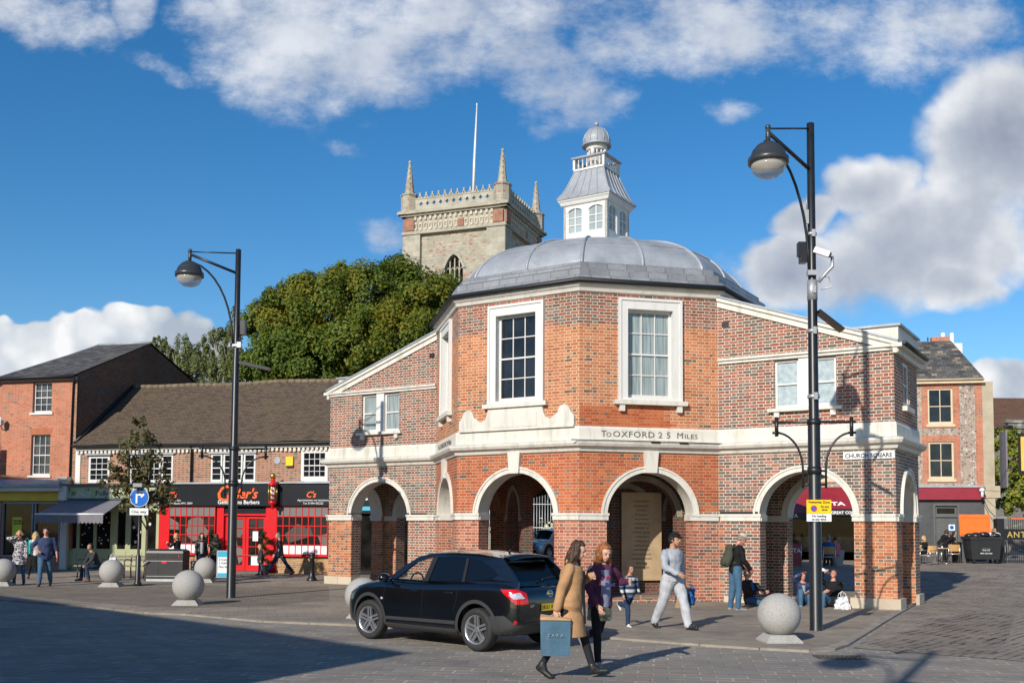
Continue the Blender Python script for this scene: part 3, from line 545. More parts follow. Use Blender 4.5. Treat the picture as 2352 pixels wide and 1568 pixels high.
# blind apron with scrolls on the front facet
pr = []
def scroll():
    pts = [(.12, 4.64), (.12, 4.93), (.17, 5.0), (.20, 5.02), (.24, 5.10)]
    pts += [(.42+.17*math.cos(a), 5.10+.15*math.sin(a)) for a in [math.pi-k*math.pi/8 for k in range(1, 8)]]
    pts += [(.60, 5.10), (.62, 5.03), (.68, 5.0), (.74, 4.96), (.80, 4.90), (.90, 4.90), (1.0, 4.96), (1.05, 5.06), (1.08, 5.18), (1.10, 5.26)]
    return pts
hp = scroll(); full = hp+[(3.93-x, z) for x, z in hp[::-1]]
t = MB(); t.ext(fr[0], full, (), .09, -.002); t.ext(fr[0], [(1.25, 4.72), (2.68, 4.72), (2.68, 5.12), (1.25, 5.12)], (), .105, .09); t.fbox(fr[0], .12, 3.81, 4.64, 4.70, .09, .115); part('apron_panel', t, 'white_render', mh)
# cornice + parapet band run along every outer wall
WLo = (-U1-WW, V1); WRo = (U1+WW, V1)
outline = [(-U1-WW, V1+WD), WLo, (-U1, V1), PO[0], PO[1], (U1, V1), WRo, (U1+WW, V1+WD)]
def run(path, prof, name, mat, parent, closed=False):
    """sweep a profile of (outward, z) along a plan path; outside on the right of the path"""
    P = [Vector((x, y, 0)) for x, y in path]; n = len(P); rows = []
    for i, p in enumerate(P):
        a = P[i-1] if i > 0 or closed else None; c_ = P[(i+1) % n] if i < n-1 or closed else None
        ds = [((p-a).normalized() if a is not None else None), ((c_-p).normalized() if c_ is not None else None)]
        ns = [Vector((d.y, -d.x, 0)) for d in ds if d is not None]
        if len(ns) == 2: nn = (ns[0]+ns[1]); nn = nn/ (nn.length_squared/2)
        else: nn = ns[0]
        rows.append([p+nn*o_+Vector((0, 0, z)) for o_, z in prof])
    if closed: rows.append(rows[0])
    t = MB(); t.grid(rows, True, not closed); return part(name, t, mat, parent)
run(outline, [(0, 3.98), (.06, 4.0), (.09, 4.08), (.20, 4.13), (.24, 4.2), (.24, 4.245), (.05, 4.30), (0, 4.30)], 'cornice', 'white_render', mh)
run(outline, [(0, 4.301), (.05, 4.301), (.05, 4.60), (.02, 4.66), (0, 4.66)], 'parapet_band', 'white_render', mh)
# impost bands: piers only
def impost(F, s0, s1, d=.07, parent=mh, ends=True, dback=-.004):
    t = MB(); t.fbox(F, s0, s1, 2.19, 2.31, dback, d-.02); t.fbox(F, s0-.02*ends, s1+.02*ends, 2.31, 2.375, dback, d); part('impost', t, 'white_render', parent)
m0 = OL/2-RX; tn = math.tan(R(22.5))
for i in (0, 1, 7, 3, 4, 5):
    F = fr[i]; e = .068*tn; con = i in (1,)
    impost(F, -e+.02 if i in (0, 1, 4, 5) else .02, m0+.03); impost(F, OL-m0-.03, OL+(e-.02 if i in (7, 0, 3, 4) else -.02))
# jamb impost returns inside arches
def jamb(F, s, side, parent=mh, T_=T):
    t = MB(); s0, s1 = (s-.004, s+.05) if side > 0 else (s-.05, s+.004); t.fbox(F, s0, s1, 2.19, 2.36, -T_+.03, -.004); part('impost', t, 'white_render', parent)
for i in (0, 1, 7, 3, 4, 5): jamb(fr[i], OL/2-RX, 1); jamb(fr[i], OL/2+RX, -1)
# wings
def wing(sg):
    a = (U1, V1) if sg > 0 else (-U1-WW, V1); c_ = (U1+WW, V1) if sg > 0 else (-U1, V1)
    F = frame(a, c_); ln = WW; near = (lambda s_: s_) if sg > 0 else (lambda s_: ln-s_)       # near(0) = octagon side
    prof = [(near(0), 0), (near(ln), 0), (near(ln), 6.56), (near(0), 8.18)]
    ac = near(2.34); arch = archpts(ac, ZI, RX, RZ, 24)+[(ac-RX, .06), (ac+RX, .06)]
    wc = near(2.36); win = rect(wc-.80, wc+.80, 5.14, 6.42)
    t = MB(); t.ext(F, prof if sg > 0 else prof, [arch, win], 0, -T); part('wall', t, 'brick_wing', mh)
    arch_trim(F, ac, ZI, RX, RZ, .165, .05, False); soffit(F, ac, ZI, RX, RZ, .05, -T, 0, mh)
    s_lo, s_hi = 0.0, ln
    for (x0, x1) in ((s_lo+(.06 if sg > 0 else -.07), ac-RX+.03), (ac+RX-.03, s_hi+(.07 if sg > 0 else -.06))): impost(F, x0, x1, .07, ends=True)
    jamb(F, ac-RX, 1); jamb(F, ac+RX, -1)
    # rear wall
    b0 = F(0, 0, -WD+T); b1 = F(ln, 0, -WD+T); FR = frame((b1.x, b1.y), (b0.x, b0.y)); FR2 = frame((F(ln, 0, -WD).x, F(ln, 0, -WD).y), (F(0, 0, -WD).x, F(0, 0, -WD).y))
    rp = [(ln-x, z) for x, z in prof]; ra = ln-ac; t = MB(); t.ext(FR2, rp, [archpts(ra, ZI, RX, RZ, 24)+[(ra-RX, .06), (ra+RX, .06)]], 0, -T); part('wall', t, 'brick_wing', mh)
    arch_trim(FR2, ra, ZI, RX, RZ, .165, .05, False); soffit(FR2, ra, ZI, RX, RZ, .05, -T-.05, 0, mh)
    t = MB(); t2 = frame((F(0, 0, -WD+T).x, F(0, 0, -WD+T).y), (F(ln, 0, -WD+T).x, F(ln, 0, -WD+T).y))
    n_ = 24; ring = [(ac+(RX+.17)*math.cos(math.pi*k/n_), ZI+(RZ+.17)*math.sin(math.pi*k/n_)) for k in range(n_+1)]+[(ac+RX*math.cos(math.pi*k/n_), ZI+RZ*math.sin(math.pi*k/n_)) for k in range(n_, -1, -1)]
    t.ext(t2, ring, (), .04, -.002); part('arch_trim', t, 'white_render', mh)
    for (x0, x1) in ((.3, ac-RX+.03), (ac+RX-.03, ln-.3)):
        t = MB(); t.fbox(t2, x0, x1, 2.19, 2.36, -.002, .05); part('impost', t, 'white_render', mh)
    # end wall
    e0 = F(near(ln), 0, 0 if sg > 0 else -WD); e1 = F(near(ln), 0, -WD if sg > 0 else 0); FE = frame((e0.x, e0.y), (e1.x, e1.y))
    erx = .82; t = MB(); wz = rect(WD/2-.42, WD/2+.42, 5.14, 6.30)
    t.ext(FE, rect(T+.001, WD-T-.001, 0, 6.56), [archpts(WD/2, ZI, erx, 1.1, 20)+[(WD/2-erx, .06), (WD/2+erx, .06)], wz], 0, -T); part('wall', t, 'brick_wing', mh)
    arch_trim(FE, WD/2, ZI, erx, 1.1, .17, .05, False); soffit(FE, WD/2, ZI, erx, 1.1, .05, -T, 0, mh)
    impost(FE, -.05, WD/2-erx+.03); impost(FE, WD/2+erx-.03, WD+.05); jamb(FE, WD/2-erx, 1); jamb(FE, WD/2+erx, -1)
    sash(FE, WD/2-.42, WD/2+.42, 5.14, 6.30, 2, 2, mh, d=-.03, fw=.09); t = MB(); t.fbox(FE, WD/2-.5, WD/2+.5, 5.02, 5.14, -.002, .12); part('window_ledge', t, 'white_render', mh)
    # window pair with broad mullion
    gl = 'netted_glass' if sg > 0 else 'curtained_glass'
    for (x0, x1) in ((wc-.80, wc-.16), (wc+.16, wc+.80)): sash(F, x0, x1, 5.14, 6.42, 1, 2, mh, glass=gl, d=-.07, fw=.06)
    t = MB(); t.fbox(F, wc-.16, wc+.16, 5.14, 6.42, -.1, .015); part('window_mullion', t, 'white_joinery', mh)
    t = MB(); t.fbox(F, wc-.96, wc+.96, 5.05, 5.14, -.002, .13); t.fbox(F, wc-.8, wc-.66, 4.9, 5.05, 0, .09); t.fbox(F, wc+.66, wc+.8, 4.9, 5.05, 0, .09); part('window_ledge', t, 'white_render', mh)
    # string course and raking coping
    t = MB(); t.fbox(F, .02 if sg > 0 else -.1, ln+.1 if sg > 0 else ln-.02, 6.44, 6.52, -.003, .05); t.fbox(F, .02 if sg > 0 else -.12, ln+.12 if sg > 0 else ln-.02, 6.52, 6.58, -.003, .1); part('string_course', t, 'white_render', mh)
    def rake(o0, o1, d0, d1, nm, mt):
        A_ = (near(0), 8.18); B_ = (near(ln+.12), 6.585-.045); 
        t = MB(); t.ext(F, [(A_[0], A_[1]+o0), (B_[0], B_[1]+o0), (B_[0], B_[1]+o1), (A_[0], A_[1]+o1)], (), d1, d0); part(nm, t, mt, mh)
    rake(-.16, .0, -.003, .05, 'raking_cornice', 'white_render'); rake(.0, .10, -.05, .10, 'raking_cornice', 'white_render'); rake(.10, .15, -.2, .13, 'raking_flashing', 'lead')
    # roof
    t = MB(); t.ext(F, [(near(0), 8.10), (near(ln+.05), 6.50), (near(ln+.05), 6.62), (near(0), 8.25)], (), -.2, -WD+.05); part('wing_roof', t, 'lead_courses', mh)
    t = MB(); t.ext(F, [(near(ln-.95), 6.6), (near(ln+.03), 6.55), (near(ln+.03), 7.12), (near(ln-1.55), 7.12)], (), -.42, -WD+.02); part('roof_parapet', t, 'white_render', mh)
    t = MB(); t.ext(F, [(near(ln+.1), 7.12), (near(ln-1.7), 7.12), (near(ln-1.7), 7.18), (near(ln+.1), 7.18)], (), -.36, -WD-.04); part('parapet_capping', t, 'lead', mh)
    t = MB(); t.fbox(FE, -.1, WD+.1, 6.36, 6.5, -.003, .1); t.fbox(FE, -.13, WD+.13, 6.5, 6.6, -.02, .22); part('eaves_cornice', t, 'white_render', mh)
    t = MB(); t.tube([FE(-.12, 6.6, .27), FE(WD+.1, 6.6, .27)], .05); part('gutter', t, 'gutter_black', mh)
    # plinths under piers
    for fr_, x0, x1 in ((F, ac+RX-.09 if sg > 0 else 0, ln+.0 if sg > 0 else ac-RX+.09),):
        t = MB(); q0, q1 = (x0, x1+.09) if sg > 0 else (x0-.09, x1); t.fbox(F, q0, q1, -.25, .29, -T-.08, .09); part('plinth', t, 'plinth_stone', mh)
    t = MB()
    if sg > 0: t.fbox(F, .15, ac-RX+.08, -.05, .2, -T-.05, .06)
    else: t.fbox(F, ac+RX-.08, ln-.15, -.05, .2, -T-.05, .06)
    part('plinth', t, 'plinth_stone', mh)
    t = MB(); q0, q1 = (ln-T-.02, ln+.085) if sg > 0 else (-.085, T+.02); t.fbox(F, q0, q1, -.3, .28, -WD-.08, -WD+T+.1); part('plinth', t, 'plinth_stone', mh)
    t = MB(); t.fbox(F, T*.5, ln-T*.5, 4.0, 4.1, -WD+T*.5, -T*.5); part('ceiling', t, 'ceiling_plaster', mh)
    vs_ = near(.22); t = MB(); t.fbox(F, vs_-.1, vs_+.1, 7.45, 7.6, .0, .012); part('air_vent', t, 'gutter_black', mh)
    return F
FR_ = wing(1); FL_ = wing(-1)
t = MB(); t.prism([(x*.97, 4.74+(y-4.74)*.97) for x, y in PO], 4.05, 4.15); part('ceiling', t, 'ceiling_plaster', mh)
t = MB(); t.prism([(x*.93, 4.74+(y-4.74)*.93) for x, y in PO], -.05, .14); part('floor', t, 'flag_paving', mh)
# inner ring of arches
k_ = .56; PI_ = [(x*k_, 4.74+(y-4.74)*k_) for x, y in PO]
for i in (7, 1, 2, 3):
    F = frame(PI_[i], PI_[(i+1) % 8]); rr = .82
    holes = [archpts(F.L/2, ZI, rr, rr, 20)+[(F.L/2-rr, .15), (F.L/2+rr, .15)]] if i not in (1, 2) else []
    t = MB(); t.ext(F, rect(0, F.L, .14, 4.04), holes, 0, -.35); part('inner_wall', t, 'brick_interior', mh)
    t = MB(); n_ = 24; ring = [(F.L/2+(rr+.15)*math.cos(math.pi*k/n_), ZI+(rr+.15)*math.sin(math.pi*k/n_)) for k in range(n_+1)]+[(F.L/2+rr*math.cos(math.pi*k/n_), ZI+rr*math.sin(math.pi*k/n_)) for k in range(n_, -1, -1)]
    t.ext(F, ring, (), .03, -.002); part('arch_trim', t, 'shaded_trim', mh)
    for (x0, x1) in ((.0, F.L/2-rr), (F.L/2+rr, F.L)): t = MB(); t.fbox(F, x0, x1, 2.19, 2.31, -.002, .04); part('impost', t, 'shaded_trim', mh)
# eaves, gutter, stepped lead parapet and dome
CU = (0, 4.745)
def octo(rad, z, n=8, a0=22.5): return [Vector((CU[0]+rad/math.cos(R(22.5))*math.cos(R(a0+45*k)), CU[1]+rad/math.cos(R(22.5))*math.sin(R(a0+45*k)), z)) for k in range(8)]
AP = OL*1.2071
def ring8(prof, name, mat, n=8):
    t = MB(); t.grid([octo(r_, z) for r_, z in prof], True, True); return part(name, t, mat, mh)
ring8([(AP, 8.22), (AP+.06, 8.25), (AP+.09, 8.33), (AP+.15, 8.38), (AP+.17, 8.46), (AP+.1, 8.47)], 'eaves_cornice', 'white_render')
t = MB(); P_ = octo(AP+.22, 8.50); t.tube(P_+[P_[0], P_[1]], .065, 8); part('gutter', t, 'gutter_black', mh)
ring8([(AP+.18, 8.48), (AP+.21, 8.58), (AP+.15, 8.66), (AP+.05, 8.67), (AP+.04, 8.84), (AP-.02, 8.89), (AP-.12, 8.90), (AP-.14, 9.06), (AP-.2, 9.10), (AP-.5, 9.10)], 'parapet_steps', 'lead_courses')
# dome: sixteen lead gores between rolls
ND = 16; t = MB(); t.sm = True; prof = []
RD = AP-.50; HD = 1.62
for k in range(0, 15):
    a = R(90)*k/14.6; prof.append((RD*math.cos(a)**.86 if k else RD, 9.06+HD*math.sin(a)))
def dome_ring(rr, z, n=64):
    pts = []
    f = max(0, min(1, (z-9.06)/HD))
    for k in range(n):
        a = 2*math.pi*k/n+R(22.5); seg = ((a-R(22.5)) % R(45))-R(22.5); ro = rr/math.cos(seg); pts.append(Vector((CU[0]+(ro*(1-f)+rr*1.03*f)*math.cos(a), CU[1]+(ro*(1-f)+rr*1.03*f)*math.sin(a), z)))
    return pts
t.grid([dome_ring(rr, z) for rr, z in prof], True, True); part('dome', t, 'lead', mh)
for k in range(ND):
    j = k*4; path = [dome_ring(rr, z)[j]+Vector((0, 0, .012)) for rr, z in prof]; t = MB(); t.tube(path, .045, 6); part('dome_roll', t, 'lead', mh)
t = MB()
for zi in (5,):
    rr, z = prof[zi]; P_ = dome_ring(rr+.005, z+.01); t.tube(P_+[P_[0]], .018, 5)
part('dome_seam', t, 'lead', mh)
# lantern
LZ = .13
def sq(h, z, c_=CU): return [Vector((c_[0]+x*h, c_[1]+y*h, z+LZ)) for x, y in ((-1, -1), (1, -1), (1, 1), (-1, 1))]
lan = MB(); hb = .765; zb, zt = 10.45, 12.0
FS = [frame((CU[0]-hb, CU[1]-hb), (CU[0]+hb, CU[1]-hb)), frame((CU[0]+hb, CU[1]-hb), (CU[0]+hb, CU[1]+hb)), frame((CU[0]+hb, CU[1]+hb), (CU[0]-hb, CU[1]+hb)), frame((CU[0]-hb, CU[1]+hb), (CU[0]-hb, CU[1]-hb))]
for F in FS:
    t = MB(); holes = []
    for s_ in (.40, 1.13): holes.append([(s_-.27, 11.0+LZ), (s_+.27, 11.0+LZ)]+[(s_+.27*math.cos(math.pi*k/10), 11.66+LZ+.16*math.sin(math.pi*k/10)) for k in range(11)])
    t.ext(F, rect(0, 2*hb, zb+LZ, zt+LZ), holes, 0, -.09); part('lantern_wall', t, 'white_joinery', mh)
    for s_ in (.40, 1.13):
        t = MB(); t.fbox(F, s_-.27, s_+.27, 11.0+LZ, 11.05+LZ, -.06, -.02); t.fbox(F, s_-.27, s_-.23, 11.05+LZ, 11.72+LZ, -.06, -.02); t.fbox(F, s_+.23, s_+.27, 11.05+LZ, 11.72+LZ, -.06, -.02); t.fbox(F, s_-.018, s_+.018, 11.05+LZ, 11.82+LZ, -.06, -.025)
        for z in (11.28, 11.52): t.fbox(F, s_-.23, s_+.23, z-.014+LZ, z+.014+LZ, -.06, -.028)
        o = part('window', t, 'white_joinery', mh); g = MB(); g.face([F(s_-.27, 11.0+LZ, -.05), F(s_+.27, 11.0+LZ, -.05), F(s_+.27, 11.84+LZ, -.05), F(s_-.27, 11.84+LZ, -.05)]); part('pane', g, 'lantern_glass', o)
    t = MB()
    for z in [10.95+.13*k for k in range(6)]: t.fbox(F, -.0, .13, z+LZ, z+.008+LZ, 0, .006); t.fbox(F, 2*hb-.13, 2*hb, z+LZ, z+.008+LZ, 0, .006)
    part('boarding', t, 'cream_paint', mh)
t = MB(); t.grid([sq(hb+.005, 11.9), sq(hb+.06, 11.93), sq(hb+.1, 12.02), sq(hb+.14, 12.06), sq(hb+.14, 12.09), sq(hb, 12.1)], True, True); part('lantern_cornice', t, 'white_joinery', mh)
t = MB(); t.grid([sq(hb+.16, 12.09), sq(hb+.17, 12.12), sq(.80, 12.32), sq(.67, 12.62), sq(.56, 12.92), sq(.50, 13.12), sq(.48, 13.14)], True, True); part('lantern_roof', t, 'lead', mh)
t = MB(); prf = [(hb+.17, 12.12), (.80, 12.32), (.67, 12.62), (.56, 12.92), (.50, 13.12)]
for ax in range(4):
    for fx in (-1, -.55, -.18, .18, .55):
        pth = []
        for h_, z in prf:
            a_, b_ = fx*h_, -h_-.004; x, y = [(a_, b_), (-b_, a_), (-a_, -b_), (b_, -a_)][ax]; pth.append((CU[0]+x, CU[1]+y, z+LZ))
        t.tube(pth, .022, 5)
part('roof_rolls', t, 'lead', mh)
t = MB(); t.grid([sq(.54, 13.08), sq(.54, 13.14), sq(.3, 13.15)], True, True); part('balcony_floor', t, 'white_joinery', mh)
t = MB()
for sd in range(4):
    for k in range(7):
        if k in (0,): w_ = .032
        else: w_ = .02
        a_, b_ = -.52+k*1.04/7, -.52; x, y = [(a_, b_), (-b_, a_), (-a_, -b_), (b_, -a_)][sd]
        if k: t.lathe([(.014, 13.14), (.026, 13.2), (.028, 13.26), (.014, 13.32), (.018, 13.45)], (CU[0]+x, CU[1]+y, LZ), 6)
        else: t.box(CU[0]+x-.035, CU[0]+x+.035, CU[1]+y-.035, CU[1]+y+.035, 13.12+LZ, 13.47+LZ)
part('baluster', t, 'white_joinery', mh)
t = MB(); t.grid([sq(.58, 13.45), sq(.60, 13.48), sq(.60, 13.51), sq(.48, 13.52), sq(.46, 13.46), sq(.48, 13.45)], True, False); t.grid([sq(.58, 13.45), sq(.48, 13.45)], True, False); part('balcony_rail', t, 'lead', mh)
t = MB(); t.sm = True; cc = (CU[0], CU[1], LZ)
t.lathe([(.30, 13.12), (.30, 13.55), (.33, 13.57), (.33, 13.62)], cc, 24)
for k in range(12):
    a = 2*math.pi*k/12; t.cyl((CU[0]+.27*math.cos(a), CU[1]+.27*math.sin(a), 13.62+LZ), (CU[0]+.27*math.cos(a), CU[1]+.27*math.sin(a), 13.84+LZ), .026 if k % 3 else .07, n=8)
t.lathe([(.32, 13.80), (.34, 13.84), (.34, 13.94), (.42, 13.98)], cc, 24); t.lathe([(.12, 13.6), (.12, 13.9)], cc, 10); part('bell_turret', t, 'white_joinery', mh)
t = MB(); t.sm = True; t.lathe([(.46, 13.94), (.47, 13.99), (.43, 14.03), (.42, 14.18), (.37, 14.34), (.27, 14.48), (.13, 14.56), (.05, 14.58), (.03, 14.61)], cc, 32)
for k in range(12):
    a = 2*math.pi*k/12; t.tube([(CU[0]+r_*math.cos(a), CU[1]+r_*math.sin(a), z+LZ) for r_, z in [(.435, 14.03), (.425, 14.18), (.375, 14.34), (.275, 14.48), (.13, 14.56)]], .013, 5)
part('turret_cap', t, 'lead', mh)
t = MB(); t.lathe([(.05, 14.58), (.03, 14.60), (.04, 14.62)], cc, 12); t.ball((CU[0], CU[1], 14.69+LZ), .075, 12); part('finial', t, 'lead', mh)
# lettering on the bands
[text(fr[1], tx_, s_, 4.39, sz_, 'text_grey', .056, mh, xs=xs_, bold=.0, space=1.1) for tx_, s_, sz_, xs_ in (('T', .58, .23, 1.1), ('O', .715, .17, 1.1), ('OXFORD', .90, .23, 1.16), ('2 5', 2.17, .23, 1.15), ('M', 2.70, .23, 1.1), ('ILES', 2.92, .175, 1.2))]
text(fr[7], 'To LONDON 29 Miles', .7, 4.385, .22, 'text_grey', .055, mh, xs=1.2)
t = MB(); t.fbox(FR_, 3.32, 4.56, 3.75, 3.93, -.002, .03); sp = part('street_name_plate', t, 'white_sheet', None); sp.matrix_world = mh_M; tag(sp, 'white street name plate reading CHURCH SQUARE on the right wing of the market house', 'street sign')
text(FR_, 'CHURCH SQUARE', 3.36, 3.785, .15, 'text_black', .032, sp, xs=.93, bold=.004)
# cable clips and dark flood light strips
t = MB(); t.tube([fr[1](-.3, 4.27, .27), fr[1](1.2, 4.275, .27), fr[1](2.4, 4.27, .28), fr[1](3.9, 4.26, .27)], .014, 5); t.fbox(fr[1], 1.9, 2.15, 4.235, 4.265, .24, .28); t.fbox(fr[1], 2.7, 2.95, 4.23, 4.26, .24, .28); part('cable', t, 'gutter_black', mh)
t = MB(); t.fbox(FR_, .05, 1.1, 2.385, 2.44, .01, .06); part('light_strip', t, 'gutter_black', mh)
t = MB(); t.fbox(FL_, .75, 1.5, 2.385, 2.43, .01, .06); t.fbox(FL_, 3.35, 4.2, 2.385, 2.43, .01, .06); part('light_strip', t, 'gutter_black', mh)
F = fr[1]; F2 = frame((F(-.2, 0, -1.35).x, F(-.2, 0, -1.35).y), (F(OL+.2, 0, -1.35).x, F(OL+.2, 0, -1.35).y)); c_ = OL/2+.42
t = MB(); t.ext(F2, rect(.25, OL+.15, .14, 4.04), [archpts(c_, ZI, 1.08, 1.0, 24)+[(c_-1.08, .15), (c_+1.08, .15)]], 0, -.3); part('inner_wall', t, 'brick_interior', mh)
t = MB(); n_ = 24; ring = [(c_+1.24*math.cos(math.pi*k/n_), ZI+1.16*math.sin(math.pi*k/n_)) for k in range(n_+1)]+[(c_+1.08*math.cos(math.pi*k/n_), ZI+1.0*math.sin(math.pi*k/n_)) for k in range(n_, -1, -1)]; t.ext(F2, ring, (), .04, -.002); part('arch_trim', t, 'shaded_trim', mh)
# stone notice board in the niche
F = frame(PI_[1], PI_[2]); t = MB(); t.fbox(F, F.L/2-.12, F.L/2+1.08, .50, 3.0, .06, .12); nb_ = part('notice_board', t, 'parchment', None); nb_.matrix_world = mh_M; tag(nb_, 'tall tan inscribed stone panel standing inside the middle right arch', 'inscribed panel')
for k in range(16):
    rr_ = random.Random(k); ww_ = rr_.choice([8, 12, 14, 15, 13]); tx = ''.join(rr_.choice('aeion rstlm') for _ in range(ww_)); text(F, tx, F.L/2+.48, 2.72-k*.125, .085, 'text_grey', .123, nb_, align='CENTER')
# ---------------------------------------------------------------- the row of shops on the left
RDIR = Vector((-math.cos(R(14.7)), math.sin(R(14.7)), 0)); F1 = Vector((-7.4, 41.2, 0)); RIN = Vector((.2538, .9673, 0))
def rowp(s_, off=0): p = F1+RDIR*s_+RIN*off; return (p.x, p.y)
FW = frame(rowp(24), rowp(-5.6))                       # s on FW = 24 - row s
def W(s_): return 24-s_
def rows(F, a, b_, z0, z1, c_, r_, parent, **k): return sash(F, W(b_), W(a), z0, z1, c_, r_, parent, **k)
def side(s_): return frame(rowp(s_), rowp(s_, 14))   # wall going back from the row at s
# left house
lh = thing('brick_house', 'orange brick house with grey slate roof and dark gable wall, far left', 'house')
wins = [(13.5, 14.5, 6.95, 8.3), (13.5, 14.5, 4.15, 5.96), (17.6, 18.6, 6.95, 8.3), (17.6, 18.6, 4.15, 5.96)]
t = MB(); t.ext(FW, rect(W(16.1), W(12.2), 0, 8.55), [rect(W(b_), W(a), c_, d_) for a, b_, c_, d_ in wins[:2]]+[rect(W(15.9), W(12.9), .55, 3.0)], 0, -.3); part('front_wall', t, 'brick_left_house', lh)
ch0 = rowp(16.1); ch1 = (ch0[0]-2.6, ch0[1]+3.4); FC = frame(ch1, ch0)
t = MB(); t.ext(FC, rect(0, FC.L, 0, 8.55), [rect(1.6, 2.5, 6.95, 8.3), rect(1.6, 2.5, 4.15, 5.96)], 0, -.3); part('corner_wall', t, 'brick_left_house', lh)
for z0, z1 in ((6.95, 8.3), (4.15, 5.96)): sash(FC, 1.6, 2.5, z0, z1, 3, 4, lh, d=-.1, sill=(.08, .1, .06))
for a, b_, c_, d_ in wins[:2]:
    rows(FW, a, b_, c_, d_, 3, 4, lh, d=-.12, sill=(.1, .1, .06), glass='window_glass_grey')
    t = MB(); t.ext(FW, [(W(b_), d_), (W(a), d_), (W(a)+.12, d_+.28), (W(b_)-.12, d_+.28)], (), .008, -.002); part('brick_lintel', t, 'rubbed_brick', lh)
FG = frame(rowp(12.2), rowp(12.2, 9.7)); 
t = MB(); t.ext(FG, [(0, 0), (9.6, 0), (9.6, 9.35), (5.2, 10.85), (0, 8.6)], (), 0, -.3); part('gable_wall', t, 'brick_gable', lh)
t = MB(); t.fbox(FW, W(12.32), W(12.19), 3.9, 8.45, 0, .012); part('quoin', t, 'brick_barber', lh)
def P3(s_, off, z): x, y = rowp(s_, off); return Vector((x, y, z))
t = MB(); a, b_, c_, d_ = P3(12.13, -.3, 8.55), P3(16.25, -.3, 8.55), P3(15.1, 5.2, 10.92), P3(12.13, 5.2, 10.92)
e_ = Vector((ch1[0]-.3, ch1[1]-.1, 8.55)); t.face([b_, a, d_, c_]); t.face([e_, b_, c_]); g_ = P3(12.13, 9.8, 9.4); h_ = P3(19, 9.8, 9.4); t.face([d_, g_, h_, c_]); t.face([e_, c_, h_]); part('roof', t, 'slate_tiles', lh)
t = MB(); t.tube([c_+Vector((0, 0, .02)), d_+Vector((0, 0, .02))], .06); t.tube([c_, e_], .06); part('ridge', t, 'lead', lh)
t = MB(); t.tube([a+Vector((0, 0, -.06)), b_+Vector((0, 0, -.06)), e_+Vector((0, 0, -.06))], .075); t.tube([a+Vector((0, 0, -.08)), P3(12.35, -.05, 8.2), P3(12.4, -.05, 3.9)], .05); part('gutter', t, 'gutter_black', lh)
t = MB(); t.fbox(FW, W(16.1), W(12.2), 8.35, 8.5, .0, .18); part('soffit_board', t, 'grey_paint', lh)
t = MB(); t.fbox(FW, W(16.3), W(12.6), 3.62, 3.74, 0, .5); t.face([FW(W(16.3), 3.74, .5), FW(W(12.6), 3.74, .5), FW(W(12.6), 4.0, .0), FW(W(16.3), 4.0, 0)]); t.face([FW(W(16.3), 3.74, .5), FW(W(16.3), 4.0, 0), FW(W(16.3), 3.74, 0)]); part('shop_canopy', t, 'lead', lh)
t = MB(); t.fbox(FW, W(16.2), W(12.65), 3.44, 3.62, 0, .42); t.fbox(FW, W(12.75), W(12.35), 3.05, 4.0, .0, .3); t.fbox(FW, W(12.72), W(12.38), 0, 3.05, .0, .16); t.fbox(FW, W(16.35), W(16.0), 0, 3.44, .0, .16); t.fbox(FW, W(12.78), W(12.32), 3.9, 4.06, .0, .36); part('shop_surround', t, 'cream_paint', lh)
t = MB(); t.fbox(FW, W(16.0), W(12.76), 3.02, 3.44, 0, .14); part('fascia_sign', t, 'yellow_paint', lh)
t = MB(); t.fbox(FW, W(15.9), W(12.9), 2.9, 3.0, -.1, .02); t.fbox(FW, W(15.9), W(12.9), .55, .62, -.1, .05)
for s_ in (15.9, 14.35, 14.2, 12.95): t.fbox(FW, W(s_), W(s_)+.06, .62, 2.9, -.1, .0)
part('shop_window_frame', t, 'grey_paint', lh); t = MB(); t.face([FW(W(15.9), .6, -.08), FW(W(12.9), .6, -.08), FW(W(12.9), 2.95, -.08), FW(W(15.9), 2.95, -.08)]); part('shop_window', t, 'shop_glass', lh)
t = MB(); t.fbox(FW, W(15.4), W(14.9), 1.35, 2.3, -.075, -.065); po = part('poster', t, 'yellow_poster', lh); text(FW, 'WE ARE\nMOVING', W(15.34), 2.1, .12, 'text_black', -.06, lh, bold=.004)
# to let board
t = MB(); tb = FW; t.fbox(FW, W(16.62), W(15.93), 5.02, 5.62, .6, .63); tl = part('to_let_board', t, 'sign_red', None); tag(tl, 'red and green TO LET agency board on the corner of the orange brick house', 'sign board')
t = MB(); t.fbox(FW, W(16.62), W(15.93), 4.5, 5.0, .6, .63); part('green_panel', t, 'sign_green', tl); text(FW, 'TO', W(16.55), 5.34, .25, 'text_white', .64, tl, bold=.004); text(FW, 'LET', W(16.57), 5.07, .25, 'text_white', .64, tl, bold=.004); text(FW, 'DUNCAN BAILEY', W(16.62), 4.92, .07, 'text_white', .64, tl, xs=1.0); text(FW, '257255', W(16.4), 4.52, .1, 'text_white', .64, tl)
t = MB()
for k in range(3): x = W(16.26)+k*.09; t.ext(FW, [(x, 4.62), (x+.06, 4.62), (x+.12, 4.85), (x+.06, 4.85)], (), .64, .631)
part('emblem', t, 'text_white', tl); t = MB(); t.fbox(FW, W(16.3), W(16.24), 4.4, 4.5, 0, .62); t.fbox(FW, W(16.3), W(16.24), 5.62, 5.66, 0, .62); part('bracket', t, 'black_metal', tl)
